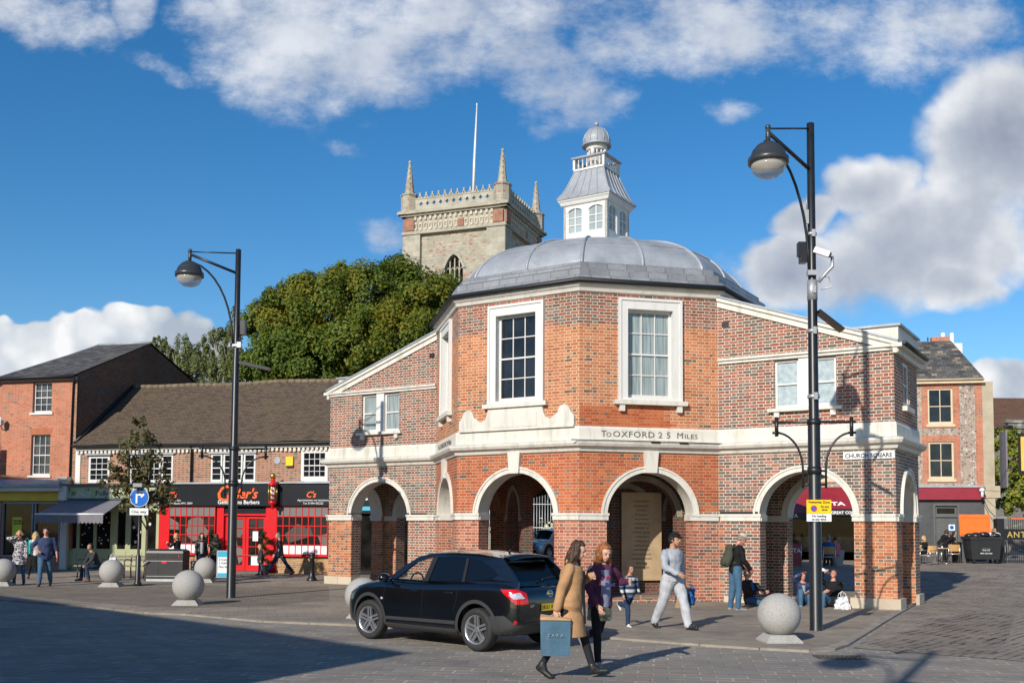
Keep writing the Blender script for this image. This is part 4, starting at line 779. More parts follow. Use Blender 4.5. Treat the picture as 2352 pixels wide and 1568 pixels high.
t = MB(); c0 = FW(W(15.9), 6.35, .3); t.lathe([(.02, .0), (.13, .04), (.17, .26), (.02, .42)], c0, 6); lb = part('wall_lantern', t, 'cream_paint', None); t = MB(); t.tube([c0+Vector((0, 0, .02)), FW(W(15.9), 6.2, .15), FW(W(15.9), 6.2, 0)], .02); part('bracket', t, 'black_metal', lb); tag(lb, 'pale five sided lantern on a bracket on the orange brick house', 'wall lantern')
# tiled row
rb = thing('shop_row', 'two storey brick row with long brown tiled roof above the red barber shop', 'shop building')
uw = [(10.4, 11.5, 3.78, 5.0), (7.3, 9.5, 3.78, 5.05), (3.4, 5.45, 3.79, 5.05), (.1, 1.34, 3.8, 5.12), (-3.5, -2, 3.8, 5.1)]
t = MB(); t.ext(FW, rect(W(12.19), W(-5.6), 2.75, 5.4), [rect(W(b_), W(a), c_, d_) for a, b_, c_, d_ in uw], 0, -.3); part('front_wall', t, 'brick_barber', rb)
rows(FW, 10.42, 11.48, 3.8, 4.98, 3, 4, rb, d=.02, fw=.1); rows(FW, .12, 1.32, 3.82, 5.1, 4, 4, rb, d=.03, fw=.13); rows(FW, -3.5, -2, 3.8, 5.1, 4, 4, rb, d=.02, fw=.1)
for base_, n_ in ((7.3, 0), (3.4, 0)):
    for a, b_, c_ in ((0, .55, 1), (.6, 1.5, 3), (1.55, 2.08, 1)): rows(FW, base_+a, base_+b_, 3.8, 5.0, c_, 4, rb, d=.02, fw=.075)
    t = MB(); t.fbox(FW, W(base_+2.15), W(base_-.07), 5.0, 5.07, -.02, .1); part('window_head', t, 'lead', rb)
t = MB(); t.fbox(FW, W(11.6), W(10.3), 5.0, 5.07, 0, .14); part('window_head', t, 'lead', rb)
t = MB(); t.fbox(FW, W(12.15), W(11.9), 3.7, 5.2, 0, .03); part('corner_board', t, 'white_joinery', rb)
t = MB(); t.fbox(FW, W(12.1), W(-5.6), 5.22, 5.32, 0, .14)
for k in range(88): x = W(12.05)+k*.2; t.fbox(FW, x, x+.11, 5.07+.02*math.sin(k*.7), 5.22, .0, .1)
part('dentil_cornice', t, 'white_render', rb)
t = MB(); t.tube([FW(W(12.1), 5.38, .28), FW(W(-5.6), 5.38, .28)], .065); part('gutter', t, 'gutter_black', rb)
t = MB(); t.tube([FW(W(6.38), 5.36, .2), FW(W(6.38), 5.2, .08), FW(W(6.38), 3.78, .08)], .05); part('downpipe', t, 'gutter_black', rb)
NR = 42; t = MB(); rowsr = []
for j in range(13):
    f = j/12; row_ = []
    for k in range(NR+1):
        s_ = 12.18-k*(17.78)/NR; n_ = noise.noise(Vector((s_*.35, f*2, 0)))
        row_.append(P3(s_, -.32+f*4.25, 5.42+f*3.12+.10*n_+(.05*math.sin(f*3.1))*-1+.035*noise.noise(Vector((s_*2, f*9, 4)))))
    rowsr.append(row_)
t.sm = True; t.grid(rowsr, False, False); t.sm = False
rf = t.mesh('roof', ['clay_tiles']); ro = link('roof', rf, rb)
uvl = rf.uv_layers['uv']                              # unroll the slope so that courses run along it
for l_ in rf.loops: c_ = rf.vertices[l_.vertex_index].co; q_ = Vector((c_.x-F1.x, c_.y-F1.y, 0)); uvl.data[l_.index].uv = (q_.dot(RDIR), q_.dot(RIN)*1.24)
t = MB(); t.sm = True; rr_ = []
for k in range(50):
    s_ = 12.1-k*.353; t.cyl(P3(s_, 3.93, 8.545+.10*noise.noise(Vector((s_*.35, 2, 0)))), P3(s_-.35, 3.93, 8.545+.10*noise.noise(Vector(((s_-.35)*.35, 2, 0)))), .11+.02*random.random(), n=8)
part('ridge_tiles', t, 'ridge_mat', rb)
t = MB(); t.face([P3(12.18, 3.93, 8.5), P3(-5.6, 3.93, 8.5), P3(-5.6, 8.6, 5.3), P3(12.18, 8.6, 5.3)]); t.face([P3(-5.6, -.3, 5.4), P3(-5.6, 3.93, 8.5), P3(-5.6, 8.6, 5.3)]); part('rear_roof', t, 'clay_tiles', rb)
t = MB(); t.tube([P3(12.16, -.1, 5.55), P3(12.16, 1.6, 6.85), P3(12.16, 3.95, 8.62)], .09, 6); part('verge_flashing', t, 'gutter_black', rb)
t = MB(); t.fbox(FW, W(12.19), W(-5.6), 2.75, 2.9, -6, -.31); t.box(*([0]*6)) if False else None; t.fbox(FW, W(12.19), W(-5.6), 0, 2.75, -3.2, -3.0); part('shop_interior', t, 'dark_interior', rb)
t = MB(); c0 = FW(W(2.4), 4.69, 0); t.cyl(FW(W(2.4), 4.69, 0), FW(W(2.4), 4.69, .03), .14, n=20); pq = part('wall_plaque', t, 'lead', None); tag(pq, 'round grey plaque on the brick wall above the barber shop', 'plaque')
t = MB(); t.ext(FW, [(W(1.98), 4.46), (W(1.66), 4.46), (W(1.66), 4.84), (W(1.98), 4.84)], (), .09, 0); al = part('alarm_box', t, 'yellow_sign', None); t = MB(); t.fbox(FW, W(1.97), W(1.67), 4.4, 4.47, 0, .085); part('base', t, 'gutter_black', al); tag(al, 'yellow alarm box on the brick wall above the barber shop', 'alarm box')
# green shop
t = MB(); t.fbox(FW, W(12.6), W(8.0), 3.66, 3.76, 0, .3); t.fbox(FW, W(12.62), W(7.95), 3.08, 3.14, 0, .2); part('fascia_trim', t, 'dark_grey_paint', rb)
t = MB(); t.fbox(FW, W(12.58), W(8.0), 3.14, 3.66, 0, .14); part('fascia_sign', t, 'floral_sign', rb); text(FW, 'Polly', W(11.0), 3.24, .34, 'text_black', .15, rb)
t = MB()
for cx_, cz_, r_ in ((12.35, 3.5, .1), (12.1, 3.34, .12), (11.35, 3.5, .06)):
    for k in range(5): a = 2*math.pi*k/5; t.ext(FW, [(W(cx_), cz_), (W(cx_)+r_*math.cos(a-.25), cz_+r_*math.sin(a-.25)), (W(cx_)+r_*math.cos(a+.25), cz_+r_*math.sin(a+.25))], (), .152, .142)
part('flower_motif', t, 'text_black', rb)
t = MB(); ops = [(12.0, 12.35), (11.15, 11.85), (10.3, 11.0), (9.55, 9.95), (8.75, 9.3), (8.05, 8.5)]
t.ext(FW, rect(W(12.4), W(7.9), 0, 3.1), [rect(W(b_), W(a), .95, 2.55) for a, b_ in ops], 0, -.08)
for a, b_ in ops: t.fbox(FW, W(b_)-.04, W(a)+.04, .2, .85, 0, .015)
part('shopfront', t, 'sage_paint', rb)
t = MB()
for a, b_ in ops: t.face([FW(W(b_), .95, -.05), FW(W(a), .95, -.05), FW(W(a), 2.55, -.05), FW(W(b_), 2.55, -.05)])
part('shop_window', t, 'shop_glass', rb)
t = MB(); rr_ = random.Random(5)
for k in range(26):
    a, b_ = rr_.choice(ops[1:3]+ops[1:3]+ops[4:]); x = W(rr_.uniform(a+.1, b_-.1)); z = rr_.uniform(1.1, 2.35); r_ = .035 if a > 9 else .07
    t.cyl(FW(x, z, -.045), FW(x, z, -.035), r_, n=8)
part('window_stickers', t, 'cream_paint', rb)
aw = thing('awning', 'grey fabric awning with scalloped edge over the green shopfront', 'awning')
t = MB(); A0, A1 = FW(W(12.55), 3.08, .05), FW(W(9.6), 3.08, .05); B0, B1 = FW(W(12.7), 2.42, 1.75), FW(W(9.35), 2.42, 1.75); up = Vector((0, 0, .02))
t.grid([[A0.lerp(A1, k/12), B0.lerp(B1, k/12)] for k in range(13)]); t.grid([[A0.lerp(A1, k/12)-up, B0.lerp(B1, k/12)-up] for k in range(13)]); part('canvas', t, 'grey_canvas', aw)
t = MB(); nsc = 18; top_ = []; 
for k in range(nsc):
    for j in range(5): f = (k+j/5)/nsc; top_.append((f, 2.36-.26-.07*math.sin(math.pi*j/5)))
for i in range(len(top_)-1):
    (f0, z0), (f1_, z1) = top_[i], top_[i+1]; p0, p1 = B0.lerp(B1, f0), B0.lerp(B1, f1_); t.face([(p0.x, p0.y, z0), (p1.x, p1.y, z1), (p1.x, p1.y, 2.38), (p0.x, p0.y, 2.38)])
part('valance', t, 'grey_canvas', aw); t = MB(); t.tube([B0, B1], .045); part('front_bar', t, 'white_plastic', aw); t = MB()
for k in (.1, .9): t.tube([A0.lerp(A1, k)-Vector((0, 0, .1)), B0.lerp(B1, k)-Vector((0, 0, .05))], .02)
part('arm', t, 'galvanised', aw)
# barber shop
t = MB(); t.ext(FW, rect(W(7.88), W(-.05), 0, .77), [rect(W(4.75), W(2.9), -.05+.051, .76)], 0, -.2); part('stall_riser', t, 'brick_yellow', rb)
t = MB(); t.fbox(FW, W(7.9), W(-.1), 2.8, 3.72, 0, .22); part('fascia_sign', t, 'barber_black', rb); t = MB(); t.fbox(FW, W(7.9), W(-.12), 3.72, 3.79, 0, .3); part('fascia_flashing', t, 'lead', rb)
text(FW, 'C', W(5.12), 3.0, .95, 'text_orange', .23, rb, shear=.25, bold=.012); text(FW, 'utler\'s', W(4.62), 3.12, .56, 'text_orange', .23, rb, shear=.3, bold=.012, xs=1.02); text(FW, 'Gentlemans Barbers', W(5.0), 2.88, .235, 'text_white', .23, rb, xs=1.0, bold=.003)
text(FW, 'C\'s', W(.98), 3.15, .34, 'text_orange', .23, rb, shear=.3, bold=.008); text(FW, 'Appointments not necessary', W(1.35), 3.0, .12, 'text_white', .23, rb); text(FW, 'Tel: 01494 452222', W(1.1), 2.87, .12, 'text_white', .23, rb)
text(FW, 'C\'s', W(7.4), 3.15, .34, 'text_orange', .23, rb, shear=.3, bold=.008); text(FW, 'Cornmarket', W(7.35), 3.0, .12, 'text_white', .23, rb); text(FW, 'High Wycombe Bucks HP11 2BW', W(7.85), 2.87, .12, 'text_white', .23, rb)
def gridwin(a, b_, z0, z1, nc, nr, boxed=0):
    d = .12; t = MB(); x0, x1 = W(b_), W(a)
    for k in range(nc+1): x = x0+(x1-x0)*k/nc; t.fbox(FW, x-.018, x+.018, z0, z1, d-.03, d)
    for k in range(nr+1): z = z0+(z1-z0)*k/nr; t.fbox(FW, x0-.02, x1+.02, z-.018, z+.018, d-.028, d+.003)
    t.fbox(FW, x0-.05, x1+.05, z0-.08, z0-.018, -.0, d+.04)
    o = part('shop_window', t, 'red_paint', rb); g = MB(); g.face([FW(x0, z0, d-.02), FW(x1, z0, d-.02), FW(x1, z1, d-.02), FW(x0, z1, d-.02)]); part('pane', g, 'barber_glass', o)
    g = MB(); g.face([FW(x0, z0, d-.016), FW(x1, z0, d-.016), FW(x1, z0+.39, d-.016), FW(x0, z0+.39, d-.016)]); part('white_panel', g, 'white_sheet', o)
    if boxed:
        for xx in (x0, x1): g = MB(); g.face([FW(xx, z0, 0), FW(xx, z0, d-.03), FW(xx, z1, d-.03), FW(xx, z1, 0)]); part('side_pane', g, 'red_paint', o)
gridwin(5.18, 7.35, .82, 2.76, 8, 5, 1); gridwin(.05, 2.32, .82, 2.76, 8, 5, 1)
for a_, b_, z_, z2_, d_ in ((7.88, 7.4, 0, 2.8, .06), (5.12, 4.8, 0, 2.8, .06), (2.85, 2.38, 0, 2.8, .06), (4.8, 2.85, 2.4, 2.48, .03), (0, -.12, 0, 2.8, .1)): t = MB(); t.fbox(FW, W(a_), W(b_), z_, z2_, -.1, d_); part('red_pilaster' if z_ == 0 else 'door_head', t, 'red_paint', rb)
t = MB(); t.fbox(FW, W(4.8), W(2.85), 2.48, 2.8, -.1, .0); part('transom_panel', t, 'barber_black', rb)
for a, b_ in ((2.88, 3.82), (3.84, 4.78)):
    x0, x1 = W(b_), W(a); t = MB(); t.ext(FW, rect(x0, x1, .12, 2.38), [rect(x0+.12+(x1-x0-.24)*i/2+.01, x0+.12+(x1-x0-.24)*(i+1)/2-.01, .35+k*.39, .35+k*.39+.36) for i in range(2) for k in range(5)], -.06, -.11)
    o = part('door', t, 'red_paint', rb); g = MB(); g.face([FW(x0+.1, .3, -.1), FW(x1-.1, .3, -.1), FW(x1-.1, 2.3, -.1), FW(x0+.1, 2.3, -.1)]); part('pane', g, 'barber_glass', o)
t = MB(); t.fbox(FW, W(3.5), W(3.25), 1.35, 1.75, -.055, -.05); t.fbox(FW, W(3.55), W(3.15), .35, .72, -.055, -.05); part('notice', t, 'white_sheet', rb); t = MB(); t.fbox(FW, W(4.85), W(2.8), 0, .11, -.3, .35); part('door_step', t, 'dark_grey_paint', rb)
bp = thing('barber_pole', 'red and white striped barber pole lantern with gold ball on the black barber fascia', 'barber pole', FW(W(2.3), 2.65, .55))
t = MB(); t.sm = True; t.lathe([(.09, .33), (.09, .98)], n=16); part('striped_cylinder', t, 'barber_stripe', bp)
t = MB(); t.sm = True; t.lathe([(.02, .0), (.06, .06), (.06, .18), (.17, .24), (.18, .32), (.05, .34)], n=8); t.lathe([(.05, .97), (.20, .99), (.19, 1.05), (.09, 1.12), (.08, 1.25), (.04, 1.28)], n=8); part('caps', t, 'red_paint', bp)
t = MB(); t.ball((0, 0, 1.36), .13, 16); [t.cyl((.165*math.cos(a), .165*math.sin(a), .32), (.165*math.cos(a), .165*math.sin(a), .99), .012, n=6) for a in [k*math.pi/3+.3 for k in range(6)]]; part('brass_ball_and_bars', t, 'brass', bp)
t = MB(); t.tube([(0, 0, 1.02), (.13, .5, 1.02)], .018); part('bracket', t, 'black_metal', bp)
# black shop seen through the left arch
t = MB(); t.fbox(FW, W(-.2), W(-5.6), 2.5, 3.7, 0, .15); t.fbox(FW, W(-.2), W(-.9), 0, 2.5, -.1, .05); t.fbox(FW, W(-2.6), W(-2.9), 0, 2.5, -.1, .05); t.fbox(FW, W(-5), W(-5.3), 0, 2.5, -.1, .05); t.fbox(FW, W(-.9), W(-5.6), 0, .2, -.1, .03); part('black_shopfront', t, 'barber_black', rb)
text(FW, 'envii', W(-1.5), 3.05, .5, 'text_white', .16, rb, bold=.01); t = MB(); t.fbox(FW, W(-1.2), W(-2.6), 2.62, 2.78, .15, .16); part('blue_strip', t, 'sky_blue', rb)
t = MB(); t.face([FW(W(-.9), .2, -.05), FW(W(-5.6), .2, -.05), FW(W(-5.6), 2.5, -.05), FW(W(-.9), 2.5, -.05)]); part('shop_window', t, 'shop_glass', rb)

# ---------------------------------------------------------------- church tower
TS = Vector((math.cos(R(20.4)), -math.sin(R(20.4)), 0)); MC = Vector((-.83, 81, 0)); TW = 8.7
ct = thing('church_tower', 'tall pale stone church tower with pinnacles and pierced parapet behind the green tree', 'church tower', (MC.x, MC.y, 0), math.atan2(TS.y, TS.x))
TFr = [frame((-TW, 0), (0, 0)), frame((0, 0), (0, TW)), frame((0, TW), (-TW, TW)), frame((-TW, TW), (-TW, 0))]
for i, F in enumerate(TFr):
    c_ = TW/2
    pt_arch = lambda w_, zs, rise: [(c_-w_, 19.5), (c_+w_, 19.5)]+[(c_+w_*(1-f)**.55 if f < 1 else c_, zs+rise*f) for f in [k/8 for k in range(9)]]+[(c_-w_*(1-f)**.55, zs+rise*f) for f in [k/8 for k in range(7, -1, -1)]]
    t = MB(); t.ext(F, rect(.0, TW, 0, 27), [pt_arch(.82, 23.3, 1.15)], 0, -.5); part('wall', t, 'tower_stone', ct)
    t = MB(); o_ = pt_arch(1.08, 23.3, 1.55)[2:]; n_ = pt_arch(.84, 23.3, 1.17)[2:]; t.ext(F, o_+n_[::-1], (), .12, -.002); part('hood_mould', t, 'tower_trim', ct)
    t = MB()
    for k in (-.42, 0, .42): t.fbox(F, c_+k-.05, c_+k+.05, 19.5, 24.2 if k == 0 else 24.0, -.35, -.15)
    for s_ in (-.62, -.2, .2, .62):
        for z in (23.35,): t.tube([F(c_+s_-.2, z-.25, -.25), F(c_+s_-.08, z, -.25), F(c_+s_, z+.1, -.25), F(c_+s_+.08, z, -.25), F(c_+s_+.2, z-.25, -.25)], .045, 5)
    part('tracery', t, 'tower_trim', ct); t = MB()
    for k in range(22): z = 19.6+k*.2; t.fbox(F, c_-.82, c_+.82, z, z+.05, -.5, -.36)
    t.fbox(F, c_-.85, c_+.85, 19.4, 24.4, -.62, -.52); part('louvres', t, 'dark_interior', ct)
    # angle buttresses
    for s_ in (-.25, TW-1.35): t = MB(); t.fbox(F, s_, s_+1.6 if s_ < 0 else TW+.25, 0, 26.7, -.0, .28); part('buttress', t, 'tower_trim', ct)
    t = MB(); t.fbox(F, -.32, TW+.32, 26.4, 26.62, -.1, .38); part('string_course', t, 'tower_trim', ct)
    t = MB(); t.fbox(F, -.1, TW+.1, 26.62, 28.0, -.1, .18); part('frieze', t, 'tower_trim', ct)
    t = MB()
    for k in range(16):
        x = .9+k*(TW-1.8)/15; t.ext(F, [(x-.16, 26.85), (x, 26.7), (x+.16, 26.85), (x+.16, 27.3), (x, 27.45), (x-.16, 27.3)], [[(x-.1, 26.92), (x+.1, 26.92), (x+.1, 27.24), (x-.1, 27.24)]], .25, .18)
        t.fbox(F, x-.1, x+.1, 27.6, 27.9, .18, .3)
    part('quatrefoil_carving', t, 'pale_stone', ct)
    for xa_, xb_, z_, d_ in ((-.1, .8, 27.75, .34), (TW-.8, TW+.1, 27.75, .34), (TW*.55, TW*.55+.5, 27.4, .26)): t = MB(); t.fbox(F, xa_, xb_, 26.75, z_, .17, d_); part('red_stone_patch', t, 'tower_red', ct)
    t = MB(); 
    for z0, z1, d_ in ((27.95, 28.12, .4), (28.12, 28.34, .6), (28.34, 28.42, .5)): t.fbox(F, -d_-.05, TW+d_+.05, z0, z1, -.1, d_)
    part('cornice', t, 'tower_trim', ct)
    hs_ = []
    for k in range(11): x = 1.35+k*(TW-2.7)/10; r_ = .2; hs_.append([(x+r_*(1 if j % 2 == 0 else .62)*math.cos(2*math.pi*j/8), 29.0+r_*(1 if j % 2 == 0 else .62)*math.sin(2*math.pi*j/8)) for j in range(8)])
    t = MB(); t.ext(F, rect(.6, TW-.6, 28.42, 29.42), hs_, .12, -.12); t.fbox(F, .6, TW-.6, 29.42, 29.52, -.16, .16)
    for k in range(12):
        x = 1.2+k*(TW-2.4)/11; t.ext(F, [(x-.3, 29.52), (x+.3, 29.52), (x+.14, 29.62), (x+.05, 29.85), (x+.09, 29.95), (x, 30.03), (x-.09, 29.95), (x-.05, 29.85), (x-.14, 29.62)], [[(x-.08, 29.56), (x+.08, 29.56), (x, 29.74)]], .07, -.07)
    part('pierced_parapet', t, 'tower_trim', ct)
for (x, y) in ((.0, .0), (-TW, 0), (0, TW), (-TW, TW)):
    x += .35*(-1 if x == 0 else 1)*.4; y += .14*(1 if y == 0 else -1); t = MB()
    t.lathe([(.72, 28.4), (.72, 29.75), (.8, 29.8), (.8, 29.9), (.62, 29.95)], (x, y, 0), 8, ang0=R(22.5))
    t.lathe([(.66, 29.9), (.5, 30.15), (.36, 30.6), (.28, 31.4), (.17, 32.4), (.10, 32.9), (.16, 33.0), (.12, 33.12), (.04, 33.2)], (x, y, -.25), 8, ang0=R(22.5))
    for z, r_ in ((30.6, .36), (31.1, .31), (31.6, .26), (32.1, .2), (32.5, .16)):
        for a in range(4): t.ball((x+r_*math.cos(R(22.5+90*a)), y+r_*math.sin(R(22.5+90*a)), z-.25), .07, 6)
    part('pinnacle', t, 'tower_stone', ct)
t = MB(); t.prism([(.1-TW, .1), (-.1, .1), (-.1, TW-.1), (.1-TW, TW-.1)], 28.2, 28.3); part('roof', t, 'lead', ct)
fp = thing('flagpole', 'tall white flagpole rising from the church tower', 'flagpole', (-3.45, 83.5, 28.3)); t = MB(); t.tube([(0, 0, 0), (.12, 0, 4), (.3, 0, 9.4)], .1, 8, [.13, .11, .05]); part('pole', t, 'white_plastic', fp); t = MB(); t.tube([(-.08, -.1, .5), (.02, -.1, 4.5), (.25, -.08, 9.2)], .012, 4); t.cyl((.08, 0, 3.3), (.22, 0, 3.3), .05); part('halyard', t, 'galvanised', fp)

# ---------------------------------------------------------------- right side: flint building and cafe
RY = 51; fr1 = Vector((23.85, 51, 0)); fdir = Vector((-math.cos(R(11)), math.sin(R(11)), 0)); fl0 = fr1+fdir*13
FF = frame((fl0.x, fl0.y), (fr1.x, fr1.y)); LF = 13.0
fb = thing('flint_building', 'three storey flint and brick building with patchy slate roof above the maroon cafe fascia', 'shop building')
fw_ = [(LF-2.62, LF-1.4, 7.35, 9.2), (LF-2.62, LF-1.4, 4.55, 6.45), (LF-5.2, LF-4.0, 7.35, 9.2), (LF-5.2, LF-4.0, 4.55, 6.45), (LF-8.2, LF-7.0, 7.35, 9.2), (LF-8.2, LF-7.0, 4.55, 6.45)]
t = MB(); t.ext(FF, rect(0, LF, 4.1, 9.5), [rect(*w_) for w_ in fw_], 0, -.3); part('flint_wall', t, 'flint', fb)
t = MB()
for a, b_, c_, d_ in fw_:
    t.ext(FF, [(a-.3, c_-.2), (b_+.3, c_-.2), (b_+.3, d_+.32), (a-.3, d_+.32)], [rect(a, b_, c_, d_)], .012, -.01)
t.fbox(FF, LF-.35, LF, 4.2, 9.4, .0, .013); part('brick_dressings', t, 'brick_left_house', fb)
for a, b_, c_, d_ in fw_: sash(FF, a, b_, c_, d_, 2, 2, fb, d=-.05, fw=.09, mat='buff_paint', bar=.04, sill=(.08, .14, .08))
t = MB(); t.ext(FF, rect(LF-6.0, LF, .2, 4.2), [rect(LF-2.45, LF-1.2, .3, 3.3)], 0, -.3); part('painted_brick_wall', t, 'brick_painted', fb)
t = MB(); t.fbox(FF, LF-2.45, LF-1.2, .3, 3.3, -.2, -.1); t.fbox(FF, LF-2.45, LF-2.35, .3, 3.3, -.1, .04); t.fbox(FF, LF-1.3, LF-1.2, .3, 3.3, -.1, .04); t.fbox(FF, LF-2.35, LF-1.3, 3.2, 3.3, -.1, .04); t.fbox(FF, LF-2.35, LF-1.3, 2.62, 2.7, -.1, .0)
for x in (LF-2.28, LF-1.78): t.fbox(FF, x, x+.42, 1.5, 2.5, -.1, -.085); t.fbox(FF, x, x+.42, .5, 1.35, -.1, -.085)
dr = part('door', t, 'dark_grey_paint', fb); t = MB(); t.fbox(FF, LF-2.25, LF-1.4, 2.8, 3.08, -.1, -.09); part('fanlight', t, 'shop_glass', dr); t = MB(); t.fbox(FF, LF-1.7, LF-1.4, 1.95, 2.25, -.084, -.08); part('notice', t, 'white_sheet', dr); t = MB(); t.cyl(FF(LF-1.55, 2.1, -.08), FF(LF-1.55, 2.1, -.075), .1); part('blue_disc', t, 'blue_sign', dr)
t = MB(); t.fbox(FF, LF-6, LF-.05, 3.5, 4.12, 0, .25); part('fascia_sign', t, 'maroon_paint', fb); t = MB(); t.fbox(FF, LF-6, LF-.02, 4.12, 4.22, 0, .3); part('fascia_flashing', t, 'lead', fb)
t = MB(); t.fbox(FF, 0, LF+.1, 9.42, 9.55, 0, .25); t.tube([FF(0, 9.6, .3), FF(LF, 9.6, .3)], .06); part('gutter', t, 'buff_paint', fb)
t = MB(); t.face([FF(0, 9.6, .35), FF(LF+.05, 9.6, .35), FF(LF-.95, 12.0, -2.1), FF(0, 12.0, -2.1)]); t.face([FF(LF+.05, 9.6, .35), FF(LF+.05, 9.6, -5), FF(LF-.95, 12.0, -3), FF(LF-.95, 12.0, -2.1)]); part('roof', t, 'patchy_slate', fb)
t = MB(); t.fbox(FF, LF-1.9, LF-1.0, 11.7, 12.25, -2.6, -2.2); part('chimney', t, 'brick_left_house', fb)
t = MB(); t.fbox(FF, LF-.0, LF+.52, 1.9, 9.5, -4, -.0); t.fbox(FF, LF, LF+.75, 3.6, 4.2, -3, .05); part('rendered_pier', t, 'concrete_render', fb)
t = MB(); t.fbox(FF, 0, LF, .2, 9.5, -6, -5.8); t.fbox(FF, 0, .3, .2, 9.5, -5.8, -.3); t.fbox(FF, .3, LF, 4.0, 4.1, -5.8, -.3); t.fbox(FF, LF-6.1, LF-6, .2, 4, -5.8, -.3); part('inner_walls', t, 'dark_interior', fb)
t = MB(); t.fbox(FF, 0, .4, .2, 4.1, -.2, .05); t.fbox(FF, 3.3, 3.5, .2, 3.4, -.2, .0); t.fbox(FF, LF-6.3, LF-6, .2, 3.4, -.2, .02); t.fbox(FF, .4, LF-6, 3.4, 4.1, -.2, .0); t.fbox(FF, .4, 3.3, .2, .8, -.2, 0); part('cafe_front', t, 'maroon_paint', fb)
t = MB(); t.face([FF(.4, .8, -.1), FF(LF-6.2, .8, -.1), FF(LF-6.2, 3.4, -.1), FF(.4, 3.4, -.1)]); part('cafe_window', t, 'shop_glass', fb)
ca = thing('cafe_awning', 'maroon cafe awning with white letters and black valance seen through the right arch', 'awning')
t = MB(); s0_, s1_ = -3.4, LF-6.1; FAw = FF
t.grid([[FF(s0_, 4.15, .05), FF(s1_, 4.15, .05)], [FF(s0_, 3.0, 1.9), FF(s1_, 3.0, 1.9)]]); t.grid([[FF(s0_, 4.12, .05), FF(s1_, 4.12, .05)], [FF(s0_, 2.97, 1.9), FF(s1_, 2.97, 1.9)]]); part('canvas', t, 'maroon_paint', ca)
t = MB(); t.fbox(FF, s0_, s1_, 2.66, 2.99, 1.88, 1.91); part('valance', t, 'barber_black', ca)
def slope(s_, z, d=0): f = (z-0)/1.0; return FF(s_, 3.0+f*.53, 1.9-f*.85+.02)+Vector((0, 0, d))
text(lambda s_, z, d=0: slope(s_, z, 0)+Vector((-.05, -.3, .55)).normalized()*d, 'COSTA', 4.4, .30, .46, 'text_white', .02, ca, bold=.02, xs=1.1); text(FF, 'WE MAKE GREAT COFFEE', 4.4, 2.74, .2, 'text_white', 1.92, ca, bold=.006)
text(lambda s_, z, d=0: slope(s_, z, 0)+Vector((-.05, -.3, .55)).normalized()*d, 'COSTA', -1.2, .30, .46, 'text_white', .02, ca, bold=.02, xs=1.1)
# neighbour building extending left of the cafe
t = MB(); nb2 = thing('rendered_building', 'pale rendered building beside the cafe seen through the arches', 'building'); t.fbox(FF, -5, -.05, .0, 8.0, -8, 0); part('wall', t, 'brick_wing', nb2); t = MB(); t.fbox(FF, -5, -3.5, .2, 3.2, 0, .06); part('shopfront', t, 'barber_black', nb2); t = MB(); t.fbox(FF, -3.4, -.1, .3, 3.0, 0, .05); part('shop_window', t, 'shop_glass', nb2); t = MB(); t.face([FF(-5.2, 8, .3), FF(.0, 8, .3), FF(.0, 10.2, -3.5), FF(-5.2, 10.2, -3.5)]); t.face([FF(-5.2, 8, -7.3), FF(-5.2, 10.2, -3.5), FF(0, 10.2, -3.5), FF(0, 8, -7.3)]); part('roof', t, 'clay_tiles', nb2)
# white modern block and church beyond
wb = thing('white_block', 'modern white building with flues rising behind the patchy slate roof', 'building'); a = AT(2085, 785, 90); t = MB(); t.box(a.x, a.x+4.9, 90, 98, 2, 18.7); part('wall', t, 'white_plastic', wb)
t = MB(); t.box(a.x-1.0, a.x+4.0, 89.6, 90, 2, 18.1); part('lower_wall', t, 'cream_paint', wb)
for k in (3.4, 4.2): t = MB(); t.cyl((a.x+k, 90.5, 18), (a.x+k, 90.5, 19.7-.0*k), .18); part('flue', t, 'white_plastic', wb)
t = MB(); t.cyl((a.x+1.6, 89.5, 17.5), (a.x+1.6, 89.5, 19.1), .05); t.box(a.x+1.4, a.x+1.8, 89.4, 89.6, 18.2, 18.5); part('vent', t, 'gutter_black', wb)
cb = thing('flint_church', 'low flint church building with brown tiled roof beyond the gate at the right edge', 'church'); a = AT(2268, 935, 72)
t = MB(); t.box(a.x-1.5, a.x+20, 72, 84, .4, 8.6); part('wall', t, 'flint_grey', cb); t = MB(); t.box(a.x-1.5, a.x+20, 71.6, 72, 8.35, 8.6); t.box(a.x+1.3, a.x+4.5, 71.7, 72, 8.6, 9.6); t.box(a.x+1.1, a.x+4.7, 71.6, 72.1, 9.6, 9.85); t.box(a.x-1.5, a.x+20, 71.85, 72.05, 9.1-.5, 9.0); part('parapet', t, 'flint_grey', cb)
t = MB(); t.face([(a.x-1.8, 73, 8.6), (a.x+20, 73, 8.6), (a.x+20, 78, 12.2), (a.x-1.8, 78, 12.2)]); t.face([(a.x-1.8, 78, 12.2), (a.x+20, 78, 12.2), (a.x+20, 84, 8.6), (a.x-1.8, 84, 8.6)]); t.face([(a.x-1.8, 73, 8.6), (a.x-1.8, 78, 12.2), (a.x-1.8, 84, 8.6)]); part('roof', t, 'brown_tiles', cb)
